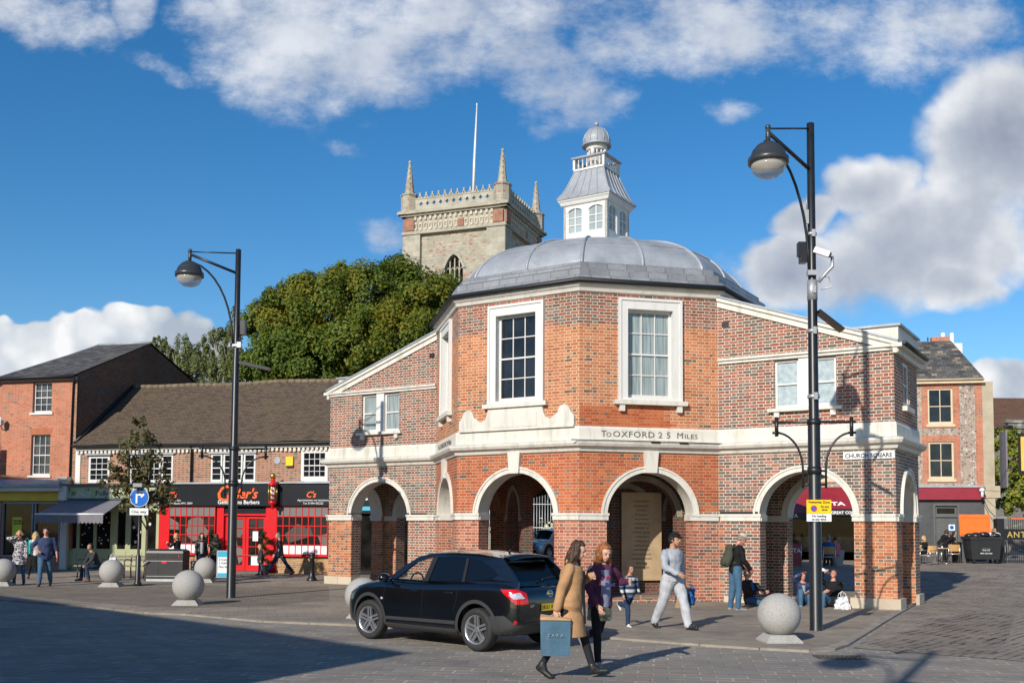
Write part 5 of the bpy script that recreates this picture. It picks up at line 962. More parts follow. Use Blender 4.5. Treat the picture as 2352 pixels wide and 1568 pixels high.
# building behind the camera on the left whose shadow falls across the road
sb = thing('corner_shop_building', 'brick building left of the viewpoint that shades the road', 'building')
SE = SUN_AZ*(1/math.tan(SUN_EL)); SH = 9.0
tip = G(946, 1498)-SE*SH; far = G(-20, 1365)-SE*SH; low = G(219, 1568)-SE*SH; lowf = low+(low-tip)*2
tip.z = far.z = 0; lowf.z = 0; mid = G(560, 1440)-SE*SH; mid.z = 0
t = MB(); fo = far+(far-mid).normalized()*22; t.prism([(p.x, p.y) for p in (tip, mid, far, fo, fo+Vector((-12, -8, 0)), lowf+Vector((-14, 4, 0)), lowf)], -.1, SH); part('wall', t, 'brick_barber', sb)
sb2 = thing('tall_brick_building', 'tall brick building outside the left of the view that shades the lower shopfronts', 'building'); t = MB(); t.prism([(-24.9, 30.2), (-33, 34), (-37, 27), (-28, 24)], -.1, 11.3); part('wall', t, 'brick_gable', sb2); t = MB(); t.prism([(-24.7, 30.2), (-33, 34.2), (-37.2, 27), (-28, 23.8)], 11.3, 11.5); part('roof', t, 'slate_tiles', sb2)
# ---------------------------------------------------------------- trees
def leafmat(name, cols, yel=None, yamt=.5, trans=.25):
    m = bpy.data.materials.new(name); m.use_nodes = True; MATS[name] = m; nt = m.node_tree; nt.nodes.clear(); q = NB(nt)
    geo = q.new('ShaderNodeNewGeometry'); r_ = geo.outputs['Random Per Island']; col = q.ramp(r_, [(i/(len(cols)-1), c_) for i, c_ in enumerate(cols)])
    if yel:
        n = q.noise(objco(q), .42, 3, .6); col = q.mix(q.m('MULTIPLY', q.step(q.m('ADD', n, q.m('MULTIPLY', q.m('SUBTRACT', r_, .5), .25)), .5, .66), yamt), col, yel)
    d = q.new('ShaderNodeBsdfPrincipled'); q.inp(d.inputs['Base Color'], col); d.inputs['Roughness'].default_value = .55; d.inputs['Specular IOR Level'].default_value = .3
    tr = q.new('ShaderNodeBsdfTranslucent'); q.inp(tr.inputs['Color'], q.mix(.5, col, (.5, .6, .1), 'MULTIPLY')); q.inp(tr.inputs['Color'], col)
    mx = q.new('ShaderNodeMixShader'); mx.inputs[0].default_value = trans; q.l.new(d.outputs[0], mx.inputs[1]); q.l.new(tr.outputs[0], mx.inputs[2]); o = q.new('ShaderNodeOutputMaterial'); q.l.new(mx.outputs[0], o.inputs[0])
leafmat('leaf_lime', [(.075, .125, .016), (.115, .17, .022), (.165, .215, .03), (.095, .145, .018)], (.36, .27, .02), .55, .38)
leafmat('leaf_birch', [(.14, .18, .06), (.20, .23, .09), (.26, .28, .13), (.16, .20, .06)], None, .5, .45); leafmat('leaf_photinia', [(.06, .085, .03), (.10, .12, .045), (.15, .15, .06), (.22, .09, .05)])
leafmat('leaf_bush', [(.10, .16, .02), (.20, .25, .03), (.32, .30, .04), (.08, .13, .02)]); leafmat('leaf_dark', [(.02, .04, .012), (.04, .065, .02), (.06, .09, .025)])
plain('bark', (.10, .08, .06), .9, 0, .3, 4, .5, 12); plain('bark_pale', (.35, .33, .3), .8, 0, .4, 5)
def leaves(clumps, n, size, seed, up=.35, aspect=.6, droop=0):
    rg = random.Random(seed); tot = sum(c_[1]**2 for c_ in clumps); V = []; Fc = []
    for (c_, r_, o_) in clumps:
        k_ = max(1, int(n*r_*r_/tot))
        for _ in range(k_):
            d = Vector((rg.gauss(0, 1), rg.gauss(0, 1), rg.gauss(0, 1))).normalized(); rad = r_*(rg.random()**.4)
            p = c_+Vector((d.x*rad, d.y*rad, d.z*rad*(1+droop))); nn = (d*.7+o_*.8+Vector((rg.gauss(0, .45), rg.gauss(0, .45), rg.gauss(up, .45)))).normalized()
            a = nn.orthogonal().normalized(); b_ = nn.cross(a); th = rg.random()*6.283; u_ = a*math.cos(th)+b_*math.sin(th); v_ = nn.cross(u_); s_ = size*rg.uniform(.6, 1.3)
            i = len(V); V += [p-u_*s_*.5, p-v_*s_*aspect*.5+nn*s_*.08, p+u_*s_*.5, p+v_*s_*aspect*.5+nn*s_*.08]; Fc.append((i, i+1, i+2, i+3))
    me = bpy.data.meshes.new('crown'); me.from_pydata([tuple(v) for v in V], [], Fc); return me
def tree(name, label, base, th, tr, blobs, n, size, mat, seed, bark='bark', per=26, crad=.30, group=None, droop=0, cat='tree', lean=(0, 0)):
    t0 = thing(name, label, cat, base, 0, group); rg = random.Random(seed); clumps = []; inv = -Vector(base)
    for (c_, r_) in blobs:
        c_ = Vector(c_)-Vector(base); r_ = Vector(r_) if hasattr(r_, '__len__') else Vector((r_, r_, r_)); m_ = (r_.x+r_.y+r_.z)/3
        for k in range(per):
            d = Vector((rg.gauss(0, 1), rg.gauss(0, 1), rg.gauss(.1, 1))).normalized(); f = rg.uniform(.66, 1.0)
            clumps.append((c_+Vector((d.x*r_.x, d.y*r_.y, d.z*r_.z))*f, m_*crad*rg.uniform(.6, 1.25), d))
    me = leaves(clumps, n, size, seed+1, droop=droop); me.materials.append(MATS[mat]); link('crown', me, t0)
    t = MB(); top_ = Vector((lean[0], lean[1], th)); t.tube([(0, 0, -.1), (lean[0]*.3, lean[1]*.3, th*.35), (lean[0]*.7, lean[1]*.7, th*.75), top_], tr, 10, [tr*1.25, tr, tr*.8, tr*.55])
    for (c_, r_) in blobs:
        c_ = Vector(c_)-Vector(base); s_ = Vector((lean[0]*.6, lean[1]*.6, th*rg.uniform(.5, .95))); mid_ = s_.lerp(c_, .5)+Vector((rg.uniform(-.3, .3), rg.uniform(-.3, .3), -.15*th*.2)); t.tube([s_, mid_, c_], tr*.4, 6, [tr*.45, tr*.28, tr*.1])
        for k in range(5): d = Vector((rg.gauss(0, 1), rg.gauss(0, 1), rg.gauss(0, 1))).normalized(); rv = Vector(r_) if hasattr(r_, '__len__') else Vector((r_, r_, r_)); e_ = c_+Vector((d.x*rv.x, d.y*rv.y, d.z*rv.z))*.85; t.tube([mid_, mid_.lerp(e_, .5)+Vector((0, 0, .1)), e_], .03, 5, [tr*.2, tr*.12, tr*.04])
    part('trunk', t, bark, t0); return t0
def blob(px, py, rpx, Y, dy=1.0, ry=None): s_ = Y/FPX; c_ = AT(px, py, Y); return (c_, (rpx*s_, rpx*s_*dy, (ry or rpx)*s_))
tree('lime_tree', 'large dense green tree with yellow patches behind the shop roof and market house', (AT(820, 1200, 56).x, 56, 0), 9, .45,
     [blob(*a) for a in [(655, 765, 90, 55), (630, 830, 72, 54), (600, 740, 45, 55), (740, 715, 95, 56), (705, 670, 48, 56), (640, 690, 40, 56), (850, 690, 88, 56), (905, 650, 62, 57), (830, 790, 85, 54), (960, 700, 85, 57), (1010, 690, 62, 58), (920, 780, 90, 55), (1000, 770, 70, 57), (740, 830, 80, 54), (575, 850, 45, 54), (790, 640, 35, 58), (820, 880, 90, 56), (680, 880, 80, 56), (960, 860, 90, 56)]], 165000, .20, 'leaf_lime', 11, per=48, crad=.34)
tree('birch_tree', 'pale loose birch tree beyond the gable of the orange brick house', (AT(430, 1200, 64).x, 64, 0), 9, .25, [blob(*a) for a in [(425, 820, 42, 64), (460, 850, 48, 64), (480, 800, 26, 64, 1, 30), (400, 870, 40, 64), (450, 880, 60, 63)]], 16000, .17, 'leaf_birch', 21, 'bark_pale', per=30, crad=.2, droop=1.0, group='birch trees behind the roofs')
tree('birch_tree', 'thin drooping birch tree close to the left street lamp, beside the big green tree', (AT(530, 1200, 62).x, 62, 0), 11, .22, [blob(*a) for a in [(525, 800, 20, 62, 1, 60), (510, 860, 38, 62), (500, 770, 22, 62, 1, 16), (540, 760, 16, 62, 1, 50), (545, 850, 28, 61, 1, 50)]], 9000, .17, 'leaf_birch', 22, 'bark_pale', per=26, crad=.24, droop=1.4, group='birch trees behind the roofs')
tree('birch_tree', 'small birch tree just behind the apex of the dark brick gable', (AT(375, 1200, 64).x, 64, 0), 9, .22, [blob(*a) for a in [(372, 810, 26, 64, 1, 30), (385, 850, 34, 64), (362, 785, 12, 64)]], 4500, .2, 'leaf_birch', 23, 'bark_pale', per=26, crad=.22, droop=1.0, group='birch trees behind the roofs')
b0 = G(335, 1335)
tree('photinia_tree', 'small reddish green street tree in front of the green shop awning', (b0.x, b0.y, KH), 3.4, .055, [blob(*a) for a in [(320, 985, 24, 33.4, 1, 30), (320, 1030, 46, 33.4), (285, 1070, 38, 33.4), (355, 1070, 40, 33.4), (270, 1115, 28, 33.3), (325, 1110, 48, 33.2), (380, 1115, 28, 33.4), (300, 1150, 28, 33.2), (360, 1150, 34, 33.3), (232, 1112, 12, 33.4), (392, 1150, 14, 33.4)]], 4600, .12, 'leaf_photinia', 31, per=20, crad=.26)
b1 = GG(2330, 1262)
tree('yellow_shrub', 'tall yellow green shrub beyond the iron gate at the right edge', (b1.x, 60, .4), 4, .1, [blob(*a) for a in [(2310, 1010, 34, 60), (2345, 1040, 45, 60), (2305, 1080, 36, 60), (2345, 1120, 45, 60), (2310, 1150, 34, 60), (2385, 1060, 60, 60), (2390, 1150, 60, 60)]], 14000, .2, 'leaf_bush', 41, per=30, crad=.28, cat='shrub')
for px_, Y_, r_, sd_ in ((1180, 70, 90, 51), (1330, 72, 90, 52), (1480, 72, 90, 53)):
    tree('churchyard_tree', ['dark churchyard tree behind the railings seen through the left arch of the octagon', 'dark churchyard tree behind the silver car and railings', 'dark churchyard tree behind the middle of the market house'][sd_-51], (AT(px_, 1200, Y_).x, Y_, .3), 4, .2, [blob(px_, 1120, r_, Y_), blob(px_-60, 1160, 70, Y_), blob(px_+50, 1170, 70, Y_), blob(px_, 1050, 70, Y_)], 6000, .3, 'leaf_dark', sd_, per=20, crad=.35, group='churchyard trees')

# ---------------------------------------------------------------- street lamps
def street_lamp(label, base, H_, arm, head_z, bar_dir, bar_w, seed=0, col_r=.11):
    t0 = thing('street_lamp', label, 'street lamp', (base.x, base.y, KH-.02), 0, 'black street lamps with hemispherical heads')
    a = Vector((arm[0], arm[1], 0)); al = a.length; ad = a.normalized()
    t = MB(); t.sm = True; t.lathe([(.135, 0), (.135, .02), (col_r+.012, .05), (col_r+.01, 4.1), (col_r, 4.13), (col_r-.012, 4.16), (col_r-.02, H_*.68), (col_r-.032, H_*.685), (col_r-.036, H_-.02), (.03, H_)], n=20); part('pole', t, 'black_metal', t0)
    t = MB(); tipz = head_z+.62; t.tube([(0, 0, tipz-.52), ad*al+Vector((0, 0, tipz-.05))], .038); t.tube([(0, 0, H_-.12), ad*al+Vector((0, 0, tipz+.02))], .018)
    arc = [ad*al*math.cos(R(x))*.98+Vector((0, 0, tipz-.3-1.9*(1-math.sin(R(x)))*1.0)) for x in (88, 80, 72)]
    arc = []
    for k in range(11): f = k/10; arc.append(ad*(al*(1-math.sin(f*math.pi/2))+.10)+Vector((0, 0, tipz-.25-2.3*(1-math.cos(f*math.pi/2)))))
    t.tube(arc, .028); t.cyl(ad*.1+Vector((0, 0, tipz-2.2)), (0, 0, tipz-2.2), .02); t.cyl(ad*.1+Vector((0, 0, tipz-2.5)), (0, 0, tipz-2.5), .02); part('arm', t, 'black_metal', t0)
    hc = ad*al+Vector((0, 0, head_z)); t = MB(); t.sm = True
    t.cyl(hc+Vector((0, 0, .34)), hc+Vector((0, 0, .70)), .045); t.ball(hc+Vector((0, 0, .66)), .06, 10); t.ball(hc+Vector((0, 0, .48)), .055, 10)
    t.lathe([(.05, .38), (.12, .36), (.22, .30), (.31, .19), (.355, .06), (.385, .05), (.385, -.05), (.345, -.06), (.34, -.03), (.2, -.02)], hc, 32); part('lamp_shade', t, 'lamp_grey', t0)
    t = MB(); t.sm = True; t.lathe([(.34, -.05), (.325, -.14), (.27, -.24), (.17, -.31), (.05, -.335)], hc, 28); part('glass_bowl', t, 'bowl_glass', t0)
    t = MB(); t.sm = True; t.lathe([(.33, -.045), (.2, -.04), (.12, -.06), (.10, -.10)], hc, 24); part('reflector', t, 'cream_paint', t0)
    if bar_w:
        bd = Vector((bar_dir[0], bar_dir[1], 0)).normalized(); t = MB(); h_ = bar_w/2
        t.tube([bd*-h_+Vector((0, 0, 4.08)), bd*h_+Vector((0, 0, 4.08))], .024)
        for sg in (-1, 1):
            e_ = bd*sg*(h_-.08); t.cyl(e_+Vector((0, 0, 3.80)), e_+Vector((0, 0, 4.18)), .036); t.cyl(e_-bd*sg*.06+Vector((0, 0, 3.87)), e_+bd*sg*.08+Vector((0, 0, 3.87)), .025)
            t.tube([bd*sg*((h_-.08)-(h_-.08-.22)*math.sin(f*math.pi/2))+Vector((0, 0, 3.87-.72*(1-math.cos(f*math.pi/2)))) for f in [k/10 for k in range(11)]]+[bd*sg*.22+Vector((0, 0, 2.78))], .022)
            t.cyl(bd*sg*.24+Vector((0, 0, 3.12)), (0, 0, 3.12), .022); t.cyl(bd*sg*.24+Vector((0, 0, 2.85)), (0, 0, 2.85), .022)
        part('banner_arms', t, 'black_metal', t0); [part('collar', tt_, 'black_metal', t0) for tt_ in (lambda a: a)([(lambda m_: (m_.cyl((0, 0, z0_), (0, 0, z1_), col_r+.025), m_)[1])(MB()) for z0_, z1_ in ((3.05, 3.2), (4.03, 4.13))])]
    return t0
lb_ = G(530, 1375); lampL = street_lamp('black street lamp between the barber shop and the market house, its head hanging left', lb_, 9.62, (-1.26, -.25), 8.83, (1, .12), 1.86)
rb_ = G(1875, 1450); lampR = street_lamp('tall black street lamp with cameras beside the large stone ball at the right', rb_, 10.1, (-1.05, -.78), 9.02, (1, -.1), 1.6)
t = MB(); t.box(.12, .24, -.1, .1, 7.22, 7.62); t.cyl((.06, 0, 7.5), (.14, 0, 7.5), .03); part('speaker_box', t, 'black_metal', lampL); t = MB(); t.box(.05, .16, -.16, -.05, 6.85, 7.0); t.cyl((0, 0, 6.88), (0, 0, 6.95), .12); part('junction_box', t, 'white_plastic', lampL)
t = MB(); M = Matrix.Translation((.1, 0, 6.45))@Matrix.Rotation(R(12), 4, 'Y'); t.box(0, .85, -.09, .09, -.04, .04, M); part('bracket_arm', t, 'black_metal', lampL)
t = MB(); M = Matrix.Translation((.02, -.12, 7.48))@Matrix.Rotation(R(-28), 4, 'Z')@Matrix.Rotation(R(25), 4, 'Y'); t.box(0, .32, -.06, .06, -.05, .06, M); cv = part('security_camera', t, 'white_plastic', lampR); t = MB(); t.box(.32, .335, -.045, .045, -.04, .045, M); part('lens', t, 'gutter_black', cv)
t = MB(); t.tube([(.1, -.1, 6.85), (.22, -.12, 7.0), (.36, -.14, 7.15), (.36, -.14, 7.35)], .035); t.tube([(.1, -.1, 6.95), (.3, -.1, 6.95), (.35, -.1, 6.75), (.15, -.1, 6.7)], .015); t.box(-.12, .05, -.14, -.02, 6.98, 7.08); part('camera_bracket', t, 'galvanised', lampR)
t = MB(); t.box(-.28, -.12, -.08, .08, 7.38, 7.66); t.box(-.25, -.12, -.1, .06, 7.24, 7.38); part('floodlight', t, 'black_metal', lampR)
for z0_, z1_, r_ in ((6.5, 6.9, .10), (7.8, 7.86, .098), (5.85, 5.92, .105), (4.55, 4.62, .118)):
    t = MB(); t.cyl((0, 0, z0_), (0, 0, z1_), r_); t.box(-.03, .04, -r_-.025, -r_+.02, (z0_+z1_)/2-.07, (z0_+z1_)/2+.07); part('clamp_band', t, 'galvanised', lampR)
t = MB(); t.box(-.17, -.08, -.1, -.06, 8.02, 8.3); t.cyl((-.12, -.08, 8.3), (-.12, -.08, 8.6), .008); part('aerial_box', t, 'galvanised', lampR)
t = MB(); M = Matrix.Translation((.09, -.02, 6.28))@Matrix.Rotation(R(38), 4, 'Y'); t.box(0, .62, -.14, .14, -.025, .025, M); part('bracket_flap', t, 'black_metal', lampR)
ps = G(1879, 1450); sgn = thing('parking_sign', 'yellow and white Pedestrian Zone parking sign fixed to the right lamp post', 'sign', (rb_.x+.04, rb_.y-.135, 2.14)); FSn = frame((-.24, 0), (.24, 0))
t = MB(); t.fbox(FSn, 0, .48, .15, .42, -.01, 0); part('yellow_plate', t, 'yellow_sign', sgn); t = MB(); t.fbox(FSn, 0, .48, 0, .145, -.01, 0); part('white_plate', t, 'white_sheet', sgn)
text(FSn, 'Pedestrian Zone', .035, .355, .062, 'text_black', .003, sgn, bold=.001); text(FSn, 'At any', .27, .27, .062, 'text_black', .003, sgn, bold=.001); text(FSn, 'time', .29, .21, .062, 'text_black', .003, sgn, bold=.001); text(FSn, 'No loading\nat any time', .24, .085, .062, 'text_black', .003, sgn, align='CENTER', bold=.001)
t = MB(); t.cyl(FSn(.14, .25, 0), FSn(.14, .25, .004), .062, n=24); part('red_ring', t, 'sign_red', sgn); t = MB(); t.cyl(FSn(.14, .25, .004), FSn(.14, .25, .006), .048, n=24); part('blue_disc', t, 'blue_sign', sgn); t = MB(); t.ext(FSn, [(.10, .285), (.11, .295), (.18, .215), (.17, .205)], (), .009, .006); part('red_slash', t, 'sign_red', sgn)
# a lamp of the same kind stands behind the viewpoint; its shadow lies on the road
hs_ = G(1935, 1519); hb_ = hs_-SUN_AZ*(8.9/math.tan(SUN_EL)); l3 = dup(lampL, label='black street lamp behind the viewpoint whose shadow crosses the road'); l3.location = (hb_.x+1.3, hb_.y+.2, 0)
# ---------------------------------------------------------------- stone balls
def stone_ball(px, py, label, r_=.385, off=0, rot=.06):
    p = G(px, py) if not isinstance(px, Vector) else px; t0 = thing('stone_ball', label, 'stone ball', (p.x, p.y+r_, KH if off == 0 else off), rot, 'granite ball bollards along the kerb')
    t = MB(); t.sm = True; t.ball((0, 0, .11+r_-.02), r_, 40); part('ball', t, 'granite', t0)
    t = MB(); h = .13; t.grid([[(x*.32, y*.32, -.03) for x, y in ((-1, -1), (1, -1), (1, 1), (-1, 1))], [(x*.32, y*.32, .02) for x, y in ((-1, -1), (1, -1), (1, 1), (-1, 1))], [(x*.22, y*.22, h) for x, y in ((-1, -1), (1, -1), (1, 1), (-1, 1))]], True, True); part('base', t, 'granite', t0); return t0
for px_, py_, lab in ((-8, 1348, 'granite ball bollard cut by the left edge, beside the woman in the patterned coat'), (245, 1350, 'granite ball bollard in front of the man seated on the bench'), (420, 1394, 'granite ball bollard nearest the left street lamp, by the kerb'), (463, 1340, 'granite ball bollard in front of the red barber shop'), (826, 1424, 'granite ball bollard half hidden by the front of the black car')): stone_ball(px_, py_, lab)
stone_ball(1803, 1482, 'large granite ball bollard beside the right street lamp', .375)
# ---------------------------------------------------------------- one way sign
p = G(316, 1347); ow = thing('one_way_sign', 'round blue right turn sign with One way plate on a black post', 'traffic sign', (p.x, p.y, KH)); t = MB(); t.sm = True; t.lathe([(.12, 0), (.12, .1), (.085, .14), (.08, .95), (.05, 1.0), (.04, 1.05), (.04, 3.05)], n=14); part('post', t, 'black_metal', ow)
FO = frame((-.5, -.05), (.5, -.05)); t = MB(); t.cyl(FO(.5, 2.85, 0), FO(.5, 2.85, .012), .305, n=40); part('white_disc', t, 'white_sheet', ow); t = MB(); t.cyl(FO(.5, 2.85, .012), FO(.5, 2.85, .016), .29, n=40); part('blue_disc', t, 'blue_sign', ow)
t = MB(); t.ext(FO, [(.385, 2.66), (.44, 2.66), (.44, 2.91), (.56, 2.91), (.54, 2.85), (.585, 2.85), (.67, 2.94), (.585, 3.03), (.54, 3.03), (.56, 2.97), (.385, 2.97)], (), .02, .016); part('arrow', t, 'text_white', ow)
t = MB(); t.fbox(FO, .2, .8, 2.28, 2.50, 0, .012); part('plate', t, 'white_sheet', ow); text(FO, 'One way', .5, 2.345, .135, 'text_black', .014, ow, align='CENTER', bold=.002); t = MB(); t.box(-.15, .14, -.25, .05, 3.18, 3.30); t.cyl((0, 0, 3), (0, 0, 3.2), .03); part('lamp_housing', t, 'grey_paint', ow)
# ---------------------------------------------------------------- litter bins, bench, bollard, board
def litter_bin(label, p, w_=1.35, rot=0, split=.42):
    t0 = thing('litter_bin', label, 'litter bin', (p.x, p.y, KH), rot); F = frame((-w_/2, -.3), (w_/2, -.3)); d = .62
    t = MB(); t.fbox(F, 0, w_, .08, .98, -d, 0); part('body', t, 'black_plastic', t0); t = MB(); t.grid([[F(-.02, .98, .02), F(w_+.02, .98, .02), F(w_+.02, .98, -d-.02), F(-.02, .98, -d-.02)], [F(.0, 1.06, .0), F(w_, 1.06, .0), F(w_, 1.06, -d), F(0, 1.06, -d)], [F(.08, 1.12, -.12), F(w_-.08, 1.12, -.12), F(w_-.08, 1.12, -d+.1), F(.08, 1.12, -d+.1)]], True, True); part('lid', t, 'black_plastic', t0)
    t = MB(); t.fbox(F, split-.012, split+.012, .08, .98, 0, .006); t.fbox(F, w_*.62, w_*.85, .82, .93, 0, .008); t.fbox(F, .12, .4, .84, .89, 0, .008); t.cyl(F(w_*.44, .87, 0), F(w_*.44, .87, .008), .06); part('openings', t, 'gutter_black', t0)
    t = MB(); t.fbox(F, 0, w_, .0, .08, -d, .0); t.fbox(F, 0, w_, .70, .715, 0, .008); t.fbox(F, 0, w_, .17, .185, 0, .008); t.tube([F(-.12, .12, .1), F(-.12, .5, .1), F(.0, .66, .1), F(.12, .7, .05)], .018); part('trim', t, 'galvanised', t0)
    t = MB(); t.fbox(F, w_*.43, w_*.56, .62, .7, .004, .01); t.fbox(F, w_*.88, w_*.9, .84, .92, 0, .01); part('sticker', t, 'sign_red', t0); return t0
p = G(380, 1337); litter_bin('wide black double litter bin between the one way sign and stone balls', Vector((p.x-.1, p.y+.5, 0)), 1.3, R(-4))
t0 = thing('litter_bin', 'black upright litter bin behind the man with the backpack', 'litter bin', (G(1693, 1384).x, G(1693, 1384).y+.25, KH), R(-8)); t = MB(); t.box(-.36, .36, -.24, .24, .03, 1.02); part('body', t, 'black_plastic', t0)
t = MB(); rws = []; [rws.append([(x*(.38-.1*f*f), y*(.27-.1*f*f), 1.02+.2*f) for x, y in ((-1, -1), (1, -1), (1, 1), (-1, 1))]) for f in (0, .4, .8, 1)]; t.grid(rws, True, True); t.box(-.38, .38, -.26, .26, .92, 1.03); part('hood', t, 'black_plastic', t0); t = MB(); t.box(-.2, .2, -.25, -.24, .72, .86); part('opening', t, 'gutter_black', t0); t = MB(); t.box(-.3, .3, -.245, -.24, .2, .6); part('panel', t, 'dark_grey_paint', t0)
p = G(255, 1330); bn = thing('bench', 'weathered wooden bench with curved metal arms beside the double litter bin', 'bench', (p.x, p.y+.3, KH), R(-6))
for k in range(4): t = MB(); t.box(-1.45, 1.35, -.25+k*.13, -.15+k*.13, .43, .47); part('seat_slat', t, 'wood_weathered', bn)
for z in (.62, .74): t = MB(); t.box(-.35, 1.35, .28, .31, z, z+.09); part('backrest_slat', t, 'wood_weathered', bn)
for x in (-1.3, -.4, .5, 1.25): t = MB(); t.tube([(x, .28, 0), (x, .24, .42), (x, .32, .85)], .025); t.tube([(x, -.25, 0), (x, -.22, .42)], .025); t.tube([(x, -.24, .44), (x, -.28, .62), (x, -.1, .7), (x, .28, .66)], .02); part('leg_frame', t, 'black_metal', bn)
p = G(716, 1335); bl = thing('bollard', 'black cast iron bollard in front of the yellow brick wall of the barber shop', 'bollard', (p.x, p.y, KH)); t = MB(); t.sm = True; t.lathe([(.19, 0), (.19, .04), (.14, .12), (.10, .2), (.085, .3), (.08, .78), (.11, .80), (.11, .84), (.08, .86), (.11, .9), (.10, .97), (.03, 1.0)], n=16); part('post', t, 'black_metal', bl)
p = G(516, 1342); ab = thing('a_board', 'blue and white pavement price board half behind the left street lamp', 'advertising board', (p.x, p.y, KH), R(10)); FB_ = frame((-.28, 0), (.28, 0)); t = MB(); t.box(-.35, .35, -.2, .2, 0, .06); part('base', t, 'dark_grey_paint', ab); t = MB(); t.fbox(FB_, 0, .56, .2, 1.12, -.04, 0); part('frame', t, 'galvanised', ab)
t = MB(); t.fbox(FB_, .04, .52, .24, 1.08, 0, .005); part('poster', t, 'white_sheet', ab); t = MB(); t.fbox(FB_, .04, .52, .9, 1.08, .005, .007); t.fbox(FB_, .04, .52, .24, .36, .005, .007); part('blue_band', t, 'sky_blue', ab)
text(FB_, '2 Cuts', .07, .78, .1, 'text_black', .007, ab); text(FB_, '1 OAP', .07, .66, .1, 'text_black', .007, ab); text(FB_, 'Mon Sat', .07, .54, .09, 'text_black', .007, ab)
p = G(668, 1316); tp = thing('topiary', 'spiral topiary shrub in a pot by the red barber door', 'potted plant', (FW(W(2.62), 0, .5).x, FW(W(2.62), 0, .5).y, KH)); t = MB(); t.lathe([(.16, 0), (.2, .35), (.22, .36), (.18, .36)], n=14); part('pot', t, 'gutter_black', tp)
cl = [(Vector((.13*math.cos(k*.75), .13*math.sin(k*.75), .45+k*.052)), .10, Vector((0, 0, .3))) for k in range(24)]; me = leaves(cl, 2600, .05, 3); me.materials.append(MATS['leaf_dark']); link('foliage', me, tp); tp2 = dup(tp, (FW(W(5.0), 0, .5).x, FW(W(5.0), 0, .5).y, KH), label='spiral topiary shrub left of the red barber door'); tp['group'] = tp2['group'] = 'topiary at the barber door'
# ---------------------------------------------------------------- railings behind the market house
rl = thing('iron_railings', 'tall pale iron railings behind the market house beside the silver car', 'railings', (0, 0, 0)); A_, B_ = Vector((-2.5, 61, .36)), Vector((7.5, 60, .36)); t = MB(); n_ = 60
for k in range(n_+1): p = A_.lerp(B_, k/n_); h_ = 3.2+.4*math.sin(math.pi*((k % 20)/20)); t.cyl(p, p+Vector((0, 0, h_)), .022, n=6)
part('bars', t, 'galvanised', rl); t = MB(); [t.tube([A_+Vector((0, 0, z)), B_+Vector((0, 0, z))], .03, 6) for z in (.2, 1.6, 3.0)]; part('rails', t, 'galvanised', rl)
# ---------------------------------------------------------------- cafe furniture on the right
def chair(p, rot, label, h_=1.0):
    t0 = thing('cafe_chair', label, 'chair', p, rot, 'cafe chairs with wicker seats')
    t = MB(); t.box(-.23, .23, -.22, .22, .43, .46); part('seat', t, 'wicker', t0); t = MB(); t.grid([[(x, .23+.05*(1-(x/.23)**2)+.06*f, .56+.32*f) for x in (-.23, -.12, 0, .12, .23)] for f in (0, .5, 1)]); t.grid([[(x, .25+.05*(1-(x/.23)**2)+.06*f, .56+.32*f) for x in (-.23, -.12, 0, .12, .23)] for f in (0, .5, 1)]); part('backrest', t, 'wicker', t0)
    for sg in (-1, 1):
        t = MB(); t.tube([(sg*.26, .27, .0), (sg*.25, .25, .45), (sg*.24, .30, .88)], .017, 6); part('leg', t, 'steel', t0); t = MB(); t.tube([(sg*.26, -.24, 0), (sg*.26, -.24, .5), (sg*.27, -.2, .66), (sg*.27, .22, .68)], .017, 6); part('leg', t, 'steel', t0)
    t = MB(); t.tube([(-.26, -.22, .42), (.26, -.22, .42), (.25, .24, .42), (-.25, .24, .42), (-.26, -.22, .42)], .015, 6); part('frame', t, 'steel', t0); return t0
def table(p, label):
    t0 = thing('cafe_table', label, 'table', p, .4, 'round cafe tables'); t = MB(); t.cyl((0, 0, .71), (0, 0, .74), .38, n=28); part('tabletop', t, 'cane_light', t0); t = MB(); t.cyl((0, 0, .05), (0, 0, .71), .03); [t.tube([(0, 0, .07), (.32*math.cos(a), .32*math.sin(a), .02)], .02, 6) for a in [k*math.pi/2 for k in range(4)]]; part('pedestal', t, 'steel', t0)
    t = MB(); t.cyl((.1, .05, .74), (.1, .05, .82), .035); t.box(-.2, -.05, -.1, .05, .74, .752); part('cup_and_menu', t, 'white_sheet', t0)
def PY(px, py, Y): p = AT(px, py, Y); return Vector((p.x, p.y, hgt(p.x, p.y)))
chair(PY(2133, 1298, 46.2), R(-60), 'cafe chair facing left beside the market house corner, nearest of the wicker chairs'); chair(PY(2190, 1290, 48.0), R(165), 'cafe chair with its wicker back turned to the camera beside the wheelie bin'); chair(PY(2108, 1288, 48.5), R(150), 'cafe chair of the seated blonde woman'); table(PY(2163, 1294, 47.2), 'round cafe table between the wicker chairs'); table(PY(2102, 1290, 47.3), 'round cafe table half hidden by the market house pier')
wbp = PY(2256, 1290, 47.5); wbn = thing('wheelie_bin', 'large dark grey wheeled refuse bin with raised orange lid and rubbish', 'refuse bin', wbp, R(-3)); FWb = frame((-.72, -.5), (.72, -.5))
t = MB(); t.grid([[(-.62, -.42, .2), (.62, -.42, .2), (.62, .42, .2), (-.62, .42, .2)], [(-.70, -.52, 1.12), (.70, -.52, 1.12), (.70, .52, 1.12), (-.70, .52, 1.12)], [(-.75, -.56, 1.13), (.75, -.56, 1.13), (.75, .56, 1.13), (-.75, .56, 1.13)], [(-.75, -.56, 1.24), (.75, -.56, 1.24), (.75, .56, 1.24), (-.75, .56, 1.24)]], True, True); part('body', t, 'black_plastic', wbn)
